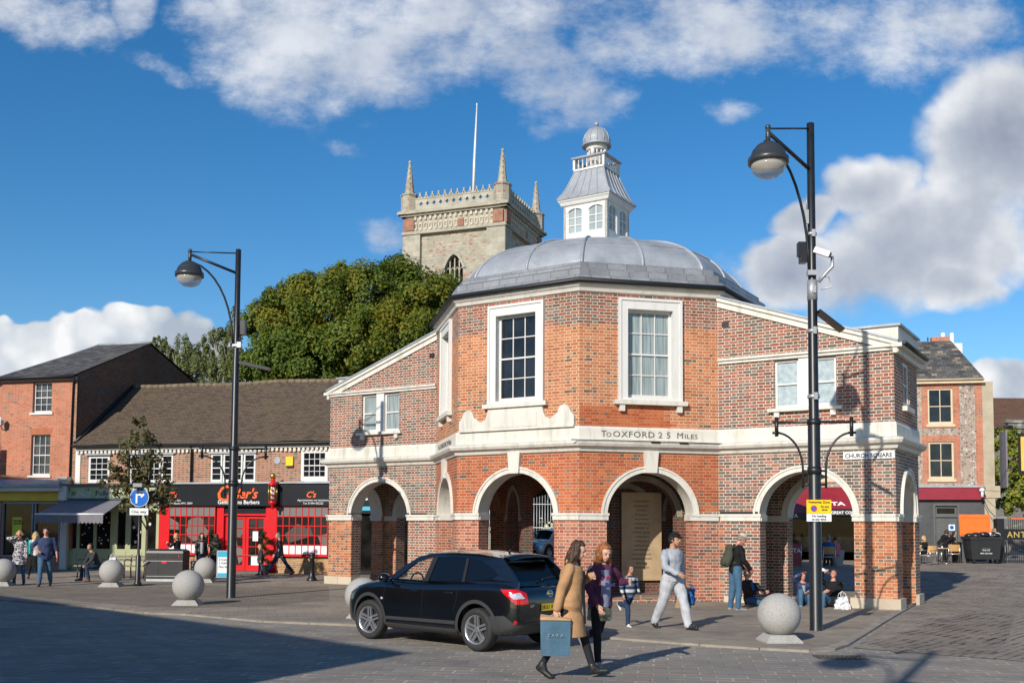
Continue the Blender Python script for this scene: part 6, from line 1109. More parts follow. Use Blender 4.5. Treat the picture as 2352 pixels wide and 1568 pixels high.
t = MB(); t.grid([[(x, .58+.04*f, 1.3+1.15*f) for x in (-.76, .66)] for f in (0, 1)]); M = Matrix.Translation((-.05, .58, 1.28))@Matrix.Rotation(R(-4), 4, 'X'); t = MB(); t.box(-.72, .72, 0, .06, 0, 1.02, M); t.box(-.66, .66, -.03, 0, .06, .12, M); t.box(-.66, .66, -.03, 0, .86, .92, M); t.box(-.66, -.6, -.03, 0, .12, .86, M); t.box(.6, .66, -.03, 0, .12, .86, M); t.box(-.02, .02, -.02, 0, .12, .86, M); part('lid', t, 'orange_plastic', wbn)
t = MB(); rg = random.Random(4); [t.ball((rg.uniform(-.6, .6), rg.uniform(-.4, .3), 1.26+rg.random()*.1), (rg.uniform(.15, .3), rg.uniform(.15, .3), rg.uniform(.1, .2)), 12) for _ in range(9)]; part('rubbish_sacks', t, 'bag_black', wbn); t = MB(); [t.ball((rg.uniform(.1, .55), rg.uniform(-.4, 0), 1.34), (.2, .15, .12), 10) for _ in range(3)]; part('clear_sack', t, 'bag_white', wbn)
for x in (-.52, .52):
    for y in (-.36, .36): t = MB(); t.cyl((x-.03, y, .1), (x+.03, y, .1), .1, n=16); t.box(x-.05, x+.05, y-.04, y+.04, .12, .22); part('wheel', t, 'gutter_black', wbn)
text(FWb, 'General Waste', .72, .92, .08, 'text_white', -.045+.01, wbn, align='CENTER'); text(FWb, 'Commercial\nwaste only', .72, .68, .08, 'text_white', -.05+.02, wbn, align='CENTER'); text(FWb, '0845 606 0460', .72, .45, .09, 'text_white', -.02, wbn, align='CENTER')
bk = PY(2198, 1287, 48.5); t = MB(); t.sm = True; t.lathe([(.2, 0), (.22, .1), (.22, .9), (.26, .92), (.24, .98), (.1, 1.0)], n=16); o = part('round_bin', t, 'gutter_black', None); o.location = bk; tag(o, 'small black round litter bin left of the orange lidded bin', 'litter bin')
t = MB(); M = Matrix.Rotation(R(8), 4, 'Y'); t.box(.62, 1.1, .5, .8, .85, 1.75, M); o = part('cardboard_stack', t, 'cardboard', None); o.location = wbp; tag(o, 'flattened cardboard leaning behind the orange lidded bin', 'cardboard')
gp = thing('iron_gate', 'black iron gate with gold ANTIQUES sign and post at the right edge', 'gate', PY(2300, 1290, 48), 0); t = MB(); t.box(-.22, .12, -.1, .25, 0, 2.1); part('post', t, 'gutter_black', gp); FGt = frame((.15, 0), (4.5, 0)); t = MB(); t.fbox(FGt, .0, 3.2, 1.12, 1.62, 0, .05); part('sign_panel', t, 'gutter_black', gp); text(FGt, 'ANTIQUES', .12, 1.22, .40, 'text_gold', .06, gp, xs=1.0, bold=.004, space=1.15)
t = MB(); [t.fbox(FGt, k*.1, k*.1+.02, .02, 1.12 if k % 2 else 1.1, .0, .02) for k in range(40)]; [t.fbox(FGt, k*.1, k*.1+.02, 1.62, 2.1, .0, .02) for k in range(40)]; part('bars', t, 'gutter_black', gp); t = MB(); t.fbox(FGt, 0, 4, .1, .14, .0, .03); part('rail', t, 'gutter_black', gp); t = MB(); t.fbox(FGt, .3, 4.2, 2.08, 2.13, .1, .15); part('top_rail', t, 'text_orange', gp)
t = MB(); t.box(0, .06, 0, .06, 0, 2.2); t.box(.0, .9, 0, .05, 2.15, 2.2); t.box(.84, .9, 0, .05, 0, 2.15); t.box(.0, .9, 0, .04, 1.1, 1.14); o = part('steel_barrier', t, 'galvanised', None); o.location = PY(2272, 1285, 49.5); tag(o, 'galvanised steel frame barrier behind the gate post', 'barrier')
hp_ = PY(2352, 1290, 47); hsn = thing('hanging_sign', 'black framed hanging pub sign with gold panel at the right edge', 'hanging sign', (AT(2338, 985, 47).x, 47, AT(2338, 1088, 47).z)); t = MB(); t.box(0, .1, -.03, .03, 0, 1.9); t.box(.1, .9, -.03, .03, 0, .15); t.box(.1, .9, -.03, .03, 1.75, 1.9); t.box(.9, 1, -.03, .03, 0, 1.9); part('frame', t, 'gutter_black', hsn); t = MB(); t.box(.1, .9, -.02, .02, .15, 1.75); part('panel', t, 'gold_panel', hsn); t = MB(); t.tube([(-1.1, 0, 2.1), (1.3, 0, 2.1)], .03); t.tube([(1.3, 0, 2.1), (1.3, 0, -5.4)], .07); [t.cyl((x, 0, 1.9), (x, 0, 2.1), .015) for x in (.15, .85)]; part('bracket', t, 'gutter_black', hsn); t = MB(); t.ball((-.45, 0, 2.2), (.25, .12, .08), 12); part('lamp', t, 'gutter_black', hsn)
t = MB(); t.fbox(FF, LF+.85, LF+.92, 4.1, 6.9, -.3, .8); o = part('banner', t, 'grey_canvas', None); tag(o, 'narrow grey blue banner seen edge on beside the flint building', 'banner'); t = MB(); q0 = AT(2256, 1125, 50.5); t.ball(q0, (.14, .14, .12), 12); t.cyl(q0+Vector((0, 0, -.35)), q0, .07); o = part('dome_camera', t, 'white_plastic', None); tag(o, 'white dome camera on the corner of the flint building', 'camera'); t = MB(); q1 = AT(2352, 1118, 47); t.tube([q0, q0.lerp(q1, .5)-Vector((0, 0, .15)), q1], .012, 4); q2 = AT(2290, 1190, 50); t.tube([q0-Vector((0, 0, .3)), q0+Vector((.3, 0, -1.0)), q2], .02, 4); o = part('overhead_cable', t, 'gutter_black', None); tag(o, 'thin dark cable hanging from the flint building toward the right edge', 'cable')
# parasol and things under the right arch
pp = PY(1792, 1290, 44); pa = thing('parasol', 'maroon square parasol with black valance seen through the right arch', 'parasol', pp); t = MB(); a_ = [(-1.5, -1.5), (1.5, -1.5), (1.5, 1.5), (-1.5, 1.5)]; t.grid([[(x, y, 2.3) for x, y in a_], [(x*.06, y*.06, 2.95) for x, y in a_]], True, False); part('canopy', t, 'maroon_paint', pa); t = MB()
for i in range(4): (x0, y0), (x1, y1) = a_[i], a_[(i+1) % 4]; t.face([(x0, y0, 2.06), (x1, y1, 2.06), (x1, y1, 2.3), (x0, y0, 2.3)])
part('valance', t, 'gutter_black', pa); t = MB(); t.cyl((0, 0, 0), (0, 0, 2.9), .03); part('pole', t, 'white_plastic', pa); t = MB(); t.box(-.3, .3, -.3, .3, 0, .08); part('base', t, 'gutter_black', pa); text(frame((-1.5, -1.51), (1.5, -1.51)), 'COSTA', 1.5, 2.1, .22, 'text_white', .01, pa, align='CENTER', bold=.004)
pb = PY(1815, 1292, 43); t = MB(); t.box(-.45, .45, -.02, .02, .05, 1.0); o = part('windbreak', t, 'maroon_paint', None); o.location = pb; tag(o, 'maroon cafe windbreak panel with white letters under the right arch', 'screen'); text(frame((-.45, -.02), (.45, -.02)), 'COSTA', .05, .62, .26, 'text_white', .004, o, bold=.004); t = MB(); [t.cyl((x, 0, 0), (x, 0, 1.05), .02) for x in (-.47, .47)]; part('posts', t, 'steel', o)
pq_ = PY(1922, 1280, 45); pl = thing('planter', 'grey square planter with a small green bush outside the cafe', 'potted plant', pq_); t = MB(); t.grid([[(x*.2, y*.2, 0) for x, y in ((-1, -1), (1, -1), (1, 1), (-1, 1))], [(x*.27, y*.27, .7) for x, y in ((-1, -1), (1, -1), (1, 1), (-1, 1))]], True, True); part('pot', t, 'grey_paint', pl); me = leaves([(Vector((.1*math.cos(k), .1*math.sin(k), .85+.05*(k % 5))), .16, Vector((0, 0, .5))) for k in range(9)], 500, .09, 9); me.materials.append(MATS['leaf_bush']); link('foliage', me, pl)
chair(PY(1903, 1285, 43.5), R(170), 'cafe chair of the man in blue seen through the right arch')

# ---------------------------------------------------------------- cars
from mathutils.bvhtree import BVHTree
def evalmesh(me, mods, name='m'):
    o = bpy.data.objects.new(name, me); COL.objects.link(o)
    for ty, kw in mods:
        md = o.modifiers.new(ty, ty)
        for k, v in kw.items(): setattr(md, k, v)
    dg = bpy.context.evaluated_depsgraph_get(); dg.update(); r_ = bpy.data.meshes.new_from_object(o.evaluated_get(dg)); bpy.data.objects.remove(o); return r_
def car(label, pos, heading, paint, plate, full=True, plate_front=''):
    t0 = thing('parked_car' if not full else 'car', label, 'car', pos, heading)
    ST = [(2.14, .48, .42, .60, .02), (2.10, .68, .30, .74, .03), (1.97, .80, .23, .85, .05), (1.72, .865, .21, .95, .06), (1.35, .89, .20, 1.02, .055), (1.0, .895, .20, 1.06, .03), (.4, .895, .20, 1.03, 0), (-.3, .895, .20, 1.05, 0), (-1.0, .90, .20, 1.08, 0), (-1.5, .895, .22, 1.10, 0), (-1.82, .875, .26, 1.09, 0), (-2.02, .82, .31, 1.05, 0), (-2.13, .72, .38, .96, 0), (-2.16, .55, .48, .80, 0)]
    def half(yw, zb, zt, cr): return [(yw*.8, zb), (yw*.965, zb+.05), (yw*.985, zb+.2), (yw, .62 if zt > .8 else (zb+zt)/2), (yw*.985, zt-.16), (yw*.955, zt-.05), (yw*.87, zt+.0), (yw*.5, zt+cr*.8)]
    rows_ = []
    for x, yw, zb, zt, cr in ST:
        h_ = half(yw, zb, zt, cr); rows_.append([(x, y, z) for y, z in h_]+[(x, 0, zt+cr)]+[(x, -y, z) for y, z in h_[::-1]]+[(x, 0, zb)])
    t = MB(); t.sm = True; t.grid(rows_, True, True); me = t.mesh('body', [paint]); 
    cut = MB()
    for x in (1.315, -1.315): cut.cyl((x, .52, .36), (x, 1.2, .36), .405, n=40); cut.cyl((x, -.52, .36), (x, -1.2, .36), .405, n=40)
    cm = cut.mesh('cut', ['gutter_black']); co = bpy.data.objects.new('cut', cm); COL.objects.link(co)
    bm_ = evalmesh(me, [('SUBSURF', dict(levels=2, render_levels=2)), ('BOOLEAN', dict(operation='DIFFERENCE', object=co, solver='EXACT'))]); bpy.data.objects.remove(co)
    for p_ in bm_.polygons: p_.use_smooth = True
    bm_.set_sharp_from_angle(angle=R(40)); body = link('body', bm_, t0)
    full_me = evalmesh(t.mesh('b2', [paint]), [('SUBSURF', dict(levels=2, render_levels=2))]); bv = BVHTree.FromPolygons([v.co[:] for v in full_me.vertices], [p_.vertices[:] for p_ in full_me.polygons])
    def patch(name, outl, org, ax, ay, dr, mat, off=.006, holes=(), parent=t0, step_=.05, label=None):
        """outline in the (ax, ay) plane thrown onto the body along dr"""
        org, ax, ay, dr = Vector(org), Vector(ax), Vector(ay), Vector(dr).normalized(); loops = [list(outl)]+[list(h) for h in holes]; pts = [p_ for lp in loops for p_ in lp]
        tr_ = tessellate_polygon([[Vector((p_[0], p_[1], 0)) for p_ in lp] for lp in loops]); b2 = bmesh.new(); vs = [b2.verts.new((p_[0], p_[1], 0)) for p_ in pts]
        for tt in tr_:
            try: b2.faces.new([vs[k] for k in tt])
            except ValueError: pass
        for axi in (0, 1):
            lo = min(p_[axi] for p_ in pts); hi = max(p_[axi] for p_ in pts); n_ = int((hi-lo)/step_)
            for k in range(1, n_+1):
                co_ = [0, 0, 0]; co_[axi] = lo+(hi-lo)*k/(n_+1); no = [0, 0, 0]; no[axi] = 1; bmesh.ops.bisect_plane(b2, geom=b2.verts[:]+b2.edges[:]+b2.faces[:], plane_co=co_, plane_no=no)
        bad = []
        for v_ in b2.verts:
            p0 = org+ax*v_.co.x+ay*v_.co.y; hit = bv.ray_cast(p0-dr*3, dr, 8)
            if hit[0] is None: bad.append(v_)
            else: v_.co = hit[0]+hit[1]*off if hit[1].dot(dr) < 0 else hit[0]-hit[1]*off
        bmesh.ops.delete(b2, geom=bad, context='VERTS'); m2 = bpy.data.meshes.new(name); b2.to_mesh(m2); b2.free(); m2.materials.append(MATS[mat])
        for p_ in m2.polygons: p_.use_smooth = True
        return link(name, m2, parent, label)
    def yside(x, z): f = z-1.02; return .80-.40*f-.03*max(0, (x-.2)/.8)**2*1.5-.05*max(0, (-.9-x)/1.1)**2*1.6
    top_outl = [(1.02, 1.0), (1.0, 1.06), (.66, 1.28), (.30, 1.475), (.0, 1.535), (-.5, 1.56), (-1.1, 1.55), (-1.62, 1.495), (-1.78, 1.36), (-2.03, 1.12), (-2.05, 1.0)]
    for sg in (1, -1):
        F = lambda x, z, d=0, sg=sg: Vector((x, sg*(yside(x, z)+d), z))
        w1 = [(.74, 1.085), (.34, 1.37), (.05, 1.455), (-.07, 1.465), (.02, 1.08)]; w2 = [(-.10, 1.08), (-.17, 1.47), (-.60, 1.485), (-.84, 1.47), (-.88, 1.10)]; w3 = [(-.95, 1.105), (-.91, 1.465), (-1.22, 1.43), (-1.52, 1.30), (-1.62, 1.22), (-1.52, 1.15)]
        t = MB(); t.sm = True; t.ext(F, top_outl, [w1, w2, w3], 0, -.05); part('cabin_side', t, paint, t0)
        for k, w_ in enumerate((w1, w2, w3)): t = MB(); t.ext(F, w_, (), -.012, -.016); part('side_window', t, 'car_glass_clear' if k == 0 else 'car_glass_dark', t0)
        t = MB(); t.ext(F, [(.03, 1.07), (-.055, 1.475), (-.165, 1.48), (-.09, 1.07)], (), .003, -.01); t.ext(F, [(-.885, 1.09), (-.85, 1.47), (-.905, 1.47), (-.945, 1.09)], (), .003, -.01); part('pillar', t, 'gutter_black', t0)
    t = MB(); t.sm = True; rl_ = [(.30, 1.475), (.0, 1.535), (-.5, 1.56), (-1.1, 1.55), (-1.62, 1.495)]; t.grid([[(x, yside(x, z)*f+0, z+.055*(1-f*f)) for f in (-1, -.8, -.5, -.2, .2, .5, .8, 1)] for x, z in rl_]); rm = part('roof', t, paint, t0)
    t = MB(); t.sm = True; t.grid([[(1.02-.72*f-.05*abs(g)**2*(1-f), g*(.74*(1-f)+.585*f), 1.05+.435*f+.05*(1-g*g)) for g in (-1, -.6, -.2, .2, .6, 1)] for f in (0, .33, .66, 1)]); part('windscreen', t, 'car_glass_clear', t0)
    xr_ = lambda z: -2.05+(z-1.04)*.93 if z > 1.04 else -2.05
    FR = lambda y, z, d=0: Vector((xr_(z)+.10*(y/.7)**2-d, -y, z)); hw = lambda z: yside(xr_(z), z)
    outl = [(-hw(1.04), 1.04), (hw(1.04), 1.04), (hw(1.25), 1.25), (hw(1.5), 1.5), (0, 1.55), (-hw(1.5), 1.5), (-hw(1.25), 1.25)]
    wr = [(-.60, 1.12), (.60, 1.12), (.52, 1.42), (.40, 1.45), (-.40, 1.45), (-.52, 1.42)]; t = MB(); t.sm = True; t.ext(FR, outl, [wr], 0, -.03); part('tailgate_frame', t, paint, t0); t = MB(); t.ext(FR, wr, (), -.006, -.012); rw = part('rear_window', t, 'car_glass_dark', t0)
    t = MB(); t.tube([FR(-.02, 1.13, .02), FR(.0, 1.16, .035), FR(.38, 1.18, .03)], .012, 6); part('wiper', t, 'gutter_black', rw)
    t = MB(); t.sm = True; t.grid([[(-1.58+.02*(1-abs(g)), g*.56, 1.515+.05*(1-g*g)) for g in (-1, -.5, 0, .5, 1)], [(-1.83, g*.54, 1.475+.05*(1-g*g)) for g in (-1, -.5, 0, .5, 1)], [(-1.80, g*.54, 1.455+.04*(1-g*g)) for g in (-1, -.5, 0, .5, 1)], [(-1.60, g*.56, 1.47+.04*(1-g*g)) for g in (-1, -.5, 0, .5, 1)]]); part('spoiler', t, paint, t0)
    t = MB(); t.tube([(-1.35, .1, 1.6), (-1.75, .1, 1.95)], .004, 4); t.cyl((-1.33, .1, 1.58), (-1.36, .1, 1.62), .02); part('aerial', t, 'gutter_black', t0)
    # cladding, seams, lights
    for sg in (1, -1):
        S_ = ((0, 0, 0), (1, 0, 0), (0, 0, 1), (0, -sg, 0))
        for x in (1.315, -1.315):
            a0, a1, n_ = -8, 188, 22; ro, ri = .465, .405; ring = [(x+ro*math.cos(R(a0+(a1-a0)*k/n_)), .36+ro*math.sin(R(a0+(a1-a0)*k/n_))) for k in range(n_+1)]+[(x+ri*math.cos(R(a1-(a1-a0)*k/n_)), .36+ri*math.sin(R(a1-(a1-a0)*k/n_))) for k in range(n_+1)]; patch('arch_trim', ring, *S_, 'car_cladding', .012)
        patch('sill_trim', [(-.87, .22), (.87, .22), (.87, .33), (-.87, .33)], *S_, 'car_cladding', .012); patch('door_trim', [(-.85, .40), (.85, .385), (.85, .44), (-.85, .46)], *S_, 'car_cladding', .014)
        for ln_ in ([(.92, 1.0), (.90, .6), (.95, .35)], [(-.06, 1.03), (-.05, .30)], [(-.90, 1.05), (-.86, .75), (-.80, .6)]):
            for (xa, za), (xb, zb_) in zip(ln_, ln_[1:]): patch('door_gap', [(xa-.004, za), (xa+.004, za), (xb+.004, zb_), (xb-.004, zb_)], *S_, 'gutter_black', .003)
        for xh in (.02, -.80):
            t = MB(); M = Matrix.Translation((xh, sg*.905, .915)); t.ball((xh+.09, sg*.90, .91), (.10, .022, .017), 12); part('door_handle', t, paint, t0)
        mr = MB(); mr.sm = True; mr.ball((.80, sg*.98, 1.10), (.09, .12, .085), 16); mr.tube([(.78, sg*.80, 1.06), (.80, sg*.92, 1.06)], .035, 8); part('wing_mirror', mr, paint, t0)
        D = (1, -sg*.9, 0); rt = Vector((0.9*sg*1, 1, 0)).normalized()*1
        u_ = Vector((-.9, -sg*1, 0)).normalized() if False else Vector((.67, sg*.743, 0))
        dn = Vector((.743, -sg*.67, 0)); tl_ = [(-.235, .80), (-.02, .80), (.16, .965), (.20, 1.03), (-.05, 1.03), (-.20, .97)]
        o_ = patch('tail_light', [(a-.03, z-.02) for a, z in tl_], (-2.02, sg*.80, 0), u_, (0, 0, 1), dn, 'tail_red', .010, step_=.04)
        patch('reversing_lens', [(-.20, .87), (-.02, .86), (.06, .93), (-.12, .96)], (-2.02, sg*.80, 0), u_, (0, 0, 1), dn, 'lens_clear', .014, parent=o_, step_=.04)
        patch('reflector', [(-.05+.03*math.cos(k*math.pi/6), .50+.03*math.sin(k*math.pi/6)) for k in range(12)], (-2.02, sg*.80, 0), u_, (0, 0, 1), dn, 'tail_red', .016, step_=.04)
        patch('rear_bumper_trim', [(-.32, .40), (.1, .40), (.1, .56), (-.1, .60), (-.32, .55)] if False else [(-.95, .26), (.30, .26), (.34, .58), (.12, .60), (-.05, .46), (-.95, .44)], (-2.02, sg*.80, 0), u_, (0, 0, 1), dn, 'car_cladding', .006)
        uf = Vector((.743*-1, sg*.67, 0)); df = Vector((-.67, -sg*.743, 0)); ufv = Vector((-.743, sg*.67, 0))
        patch('headlight', [(-.16, .74), (.12, .80), (.30, .90), (.10, .905), (-.14, .86)], (2.0, sg*.74, 0), ufv, (0, 0, 1), df, 'lens_clear', .008, step_=.04)
    Rr = ((0, 0, 0), (0, -1, 0), (0, 0, 1), (1, 0, 0))
    patch('rear_bumper_trim', [(-.62, .28), (.62, .28), (.70, .44), (-.70, .44)], *Rr, 'car_cladding', .008); patch('tailgate_gap', [(-.62, .555), (.62, .555), (.62, .565), (-.62, .565)], *Rr, 'gutter_black', .004)
    pl_ = patch('number_plate', [(-.26, .66), (.26, .66), (.26, .77), (-.26, .77)], *Rr, 'plate_yellow', .016); FP = lambda s_, z, d=0: Vector((-2.165-d, -s_, z)); text(FP, plate, -.25, .683, .098, 'text_black', .006, pl_, bold=.002, xs=.97)
    Rf_ = ((0, 0, 0), (0, 1, 0), (0, 0, 1), (-1, 0, 0)); patch('front_grille', [(-.42, .58), (.42, .58), (.52, .80), (-.52, .80)], *Rf_, 'gutter_black', .008); patch('lower_grille', [(-.6, .28), (.6, .28), (.55, .48), (-.55, .48)], *Rf_, 'gutter_black', .008)
    for z in (.63, .69, .75): patch('grille_bar', [(-.44, z), (.44, z), (.44, z+.015), (-.44, z+.015)], *Rf_, 'steel', .014)
    FN = lambda s_, z, d=0: Vector((2.13+d, s_, z)); t = MB(); t.cyl(FN(0, .72, .02), FN(0, .72, .035), .06, n=20); part('front_badge', t, 'steel', t0)
    if full:
        t = MB(); n_ = 24; FP2 = lambda s_, z, d=0: Vector((-2.125-d, -s_, z)); cz_ = .925; ring = [(.055*math.cos(2*math.pi*k/n_), cz_+.055*math.sin(2*math.pi*k/n_)) for k in range(n_)]; hole = [(.042*math.cos(2*math.pi*k/n_), cz_+.042*math.sin(2*math.pi*k/n_)) for k in range(n_)]; t.ext(FP2, ring, [hole], .022, -.02); t.ext(FP2, rect(-.06, .06, cz_-.012, cz_+.012), (), .024, -.02); part('rear_badge', t, 'steel', t0)
        text(FP2, 'QASHQAI', -.52, .73, .06, 'chrome_letters', .005+.02, t0, xs=1.1, bold=.001)
        t = MB(); t.ball((.95, .905, .74), (.035, .012, .022), 10); part('side_indicator', t, 'lens_clear', t0)
    for x in (1.315, -1.315):
        for sg in (1, -1):
            wh = bpy.data.objects.new('wheel', None); COL.objects.link(wh); wh.parent = t0; wh.location = (x, sg*.80, .345); wh.rotation_euler.z = 0 if sg > 0 else math.pi
            if x > 0 and full: wh.rotation_euler.z += R(6)
            t = MB(); t.sm = True; t.lathe([(.235, -.10), (.31, -.11), (.335, -.09), (.345, -.05), (.345, .05), (.335, .09), (.31, .11), (.235, .10), (.235, -.1)], axis='y2', n=44) if False else None
            rows2 = [[Vector((r_*math.cos(2*math.pi*k/44), h_, r_*math.sin(2*math.pi*k/44))) for k in range(44)] for r_, h_ in [(.23, -.10), (.31, -.108), (.335, -.09), (.345, -.06), (.345, .05), (.335, .082), (.31, .1), (.238, .095), (.23, .07), (.23, -.1)]]; t.grid(rows2, True, False); part('tyre', t, 'tyre_rubber', wh)
            t = MB(); t.sm = True; rows2 = [[Vector((r_*math.cos(2*math.pi*k/44), h_, r_*math.sin(2*math.pi*k/44))) for k in range(44)] for r_, h_ in [(.238, .092), (.225, .085), (.215, .06), (.205, -.02)]]; t.grid(rows2, True, False); t.sm = False
            for k in range(5):
                for o_ in (-.13, .13):
                    a = 2*math.pi*k/5+.3; c_, s_ = math.cos(a), math.sin(a); c2, s2 = math.cos(a+o_), math.sin(a+o_); w_ = .019; px_, pz_ = -s2*w_, c2*w_
                    A0 = (c_*.03-s_*.03*(1 if o_ > 0 else -1), s_*.03+c_*.03*(1 if o_ > 0 else -1)); B0_ = (c2*.222, s2*.222); r4 = []
                    for yy in (.02, .055+.0): r4.append([(A0[0]-px_*.9, yy+.01, A0[1]-pz_*.9), (A0[0]+px_*.9, yy+.01, A0[1]+pz_*.9), (B0_[0]+px_, yy+.02, B0_[1]+pz_), (B0_[0]-px_, yy+.02, B0_[1]-pz_)])
                    t.grid(r4, True, True)
            t.cyl((0, .02, 0), (0, .075, 0), .045, n=20); part('rim', t, 'alloy', wh); t = MB(); t.cyl((0, -.05, 0), (0, .0, 0), .2, n=28); part('brake_disc', t, 'gutter_black', wh)
    t = MB()
    for (x, y) in ((.1, .36), (.1, -.36), (-.8, .4), (-.8, -.4), (-.8, 0)): t.ball((x-.12, y, .88), (.09, .2, .33), 12); t.ball((x-.17, y, 1.27), (.05, .11, .09), 10); t.ball((x+.1, y, .72), (.26, .23, .1), 12)
    t.tube([(.62+.0, .36+.16*math.cos(a), 1.02+.16*math.sin(a)) for a in [k*math.pi/6 for k in range(13)]], .014, 6); t.box(.55, 1.0, -.7, .7, .9, 1.05); part('seats', t, 'dark_interior', t0); t = MB(); t.box(-1.9, .9, -.75, .75, .3, .55); part('cabin_floor', t, 'gutter_black', t0); return t0
hd = Vector((-.75, .661)).normalized(); car('black five door crossover car with silver wheels turning in front of the market house', (-.97, 17.93, 0), math.atan2(hd.y, hd.x), 'black_car_paint', 'EK61 KYB')
car('silver car parked behind the market house, seen through the left arch of the octagon', (1.95, 55.4, .30), R(-122), 'silver_car_paint', 'LK12 ABF', False)
# ---------------------------------------------------------------- people
def fabric(name, col, rough=.85, var=.18, scale=6, bump=.35): return plain(name, col, rough, 0, var, scale, bump, 22, .2)
for nm, c_ in dict(cloth_camel=(.42, .24, .12), cloth_black=(.012, .012, .014), cloth_grey=(.36, .38, .42), cloth_grey_light=(.44, .45, .48), cloth_purple=(.10, .03, .07), cloth_jeans=(.055, .12, .20), cloth_jeans_dark=(.022, .045, .09), cloth_navy=(.035, .05, .11), cloth_tee=(.19, .21, .30),
                   cloth_brown=(.035, .022, .018), cloth_blue=(.02, .10, .30), cloth_olive=(.06, .065, .045), cloth_cream=(.5, .46, .36), cloth_charcoal=(.045, .047, .05), cloth_pink=(.55, .14, .2), cloth_turquoise=(.02, .45, .40), cloth_white=(.6, .6, .58), cloth_tights=(.02, .02, .024)).items(): fabric(nm, c_)
plain('leather_black', (.015, .015, .016), .35, 0, .2, 8, .3, 25); plain('shoe_black', (.015, .015, .015), .45); plain('shoe_white', (.65, .63, .58), .6); plain('shoe_brown', (.16, .08, .04), .6); plain('shoe_grey', (.25, .24, .22), .7); plain('metallic_skirt', (.25, .24, .18), .25, .7, .8, 14, .6, 20)
plain('hair_brown', (.055, .026, .014), .5, 0, .5, 20, .6, 60); plain('hair_ginger', (.28, .10, .03), .5, 0, .4, 20, .6, 60); plain('hair_blonde', (.48, .31, .13), .5, 0, .35, 20, .6, 60); plain('hair_dark', (.015, .012, .01), .5, 0, .4, 20, .6, 60); plain('hair_grey', (.22, .2, .18), .6, 0, .3, 20, .6, 60)
plain('lips', (.42, .14, .12), .5, 0, 0); plain('eye_dark', (.02, .015, .012), .2, 0, 0)
def skinmat(name, col):
    m, q, bs = nmat(name); q.inp(bs.inputs['Base Color'], q.ramp(q.noise(objco(q), 9, 3), [(.3, tuple(x*.88 for x in col)), (.7, col)])); bs.inputs['Roughness'].default_value = .5; bs.inputs['Subsurface Weight'].default_value = .12; bs.inputs['Subsurface Radius'].default_value = (.02, .008, .004)
skinmat('skin_pale', (.62, .36, .26)); skinmat('skin_tan', (.46, .25, .16)); skinmat('skin_red', (.58, .27, .19))
m, q, bs = nmat('cloth_patterned'); n_ = q.noise(objco(q), 26, 2, .5); q.inp(bs.inputs['Base Color'], q.mix(q.step(n_, .47, .53), (.55, .54, .55), (.03, .03, .05))); bs.inputs['Roughness'].default_value = .8
m, q, bs = nmat('cloth_striped'); x_, y_, z_ = q.sep(objco(q)); k_ = q.m('FRACT', q.m('MULTIPLY', z_, 8.5)); k2_ = q.m('FRACT', q.m('MULTIPLY', z_, 4.25)); q.inp(bs.inputs['Base Color'], q.mix(q.m('GREATER_THAN', k_, .5), q.mix(q.m('GREATER_THAN', k2_, .5), (.5, .52, .55), (.08, .17, .32)), (.02, .03, .05))); bs.inputs['Roughness'].default_value = .85
def vox(mb, name, mat, size, smooth=4, amp=0, sc_=6, stretch=(1, 1, .45), parent=None, seed=0, label=None):
    me = mb.mesh(name, [mat]); me = evalmesh(me, [('REMESH', dict(mode='VOXEL', voxel_size=size)), ('SMOOTH', dict(factor=.5, iterations=smooth))])
    me.materials.clear(); me.materials.append(MATS[mat]); me.name = name
    if amp:
        ns = [v.normal.copy() for v in me.vertices]
        for v, n_ in zip(me.vertices, ns): c_ = v.co; v.co = c_+n_*amp*noise.noise(Vector((c_.x*sc_*stretch[0]+seed, c_.y*sc_*stretch[1], c_.z*sc_*stretch[2]*1.6)))
    for p_ in me.polygons: p_.use_smooth = True
    return link(name, me, parent, label)
def ell(mb, c_, r_, M=None, n=14):
    i = len(mb.v); mb.ball((0, 0, 0), r_, n)
    for k in range(i, len(mb.v)): mb.v[k] = (M@mb.v[k] if M is not None else mb.v[k])+Vector(c_)
def cap(mb, pts, rad, n=12):
    mb.tube(pts, .1, n, rad)
    for p_, r_ in ((pts[0], rad[0]), (pts[-1], rad[-1])): mb.ball(p_, r_*.99, 10)
def ik(S, T, a, b_, hint):
    d = T-S; L_ = min(d.length, (a+b_)*.995); dn = d.normalized(); T2 = S+dn*L_; x = (a*a-b_*b_+L_*L_)/(2*L_); h_ = math.sqrt(max(0, a*a-x*x)); hp = (hint-dn*hint.dot(dn)).normalized(); return S+dn*x+hp*h_, T2
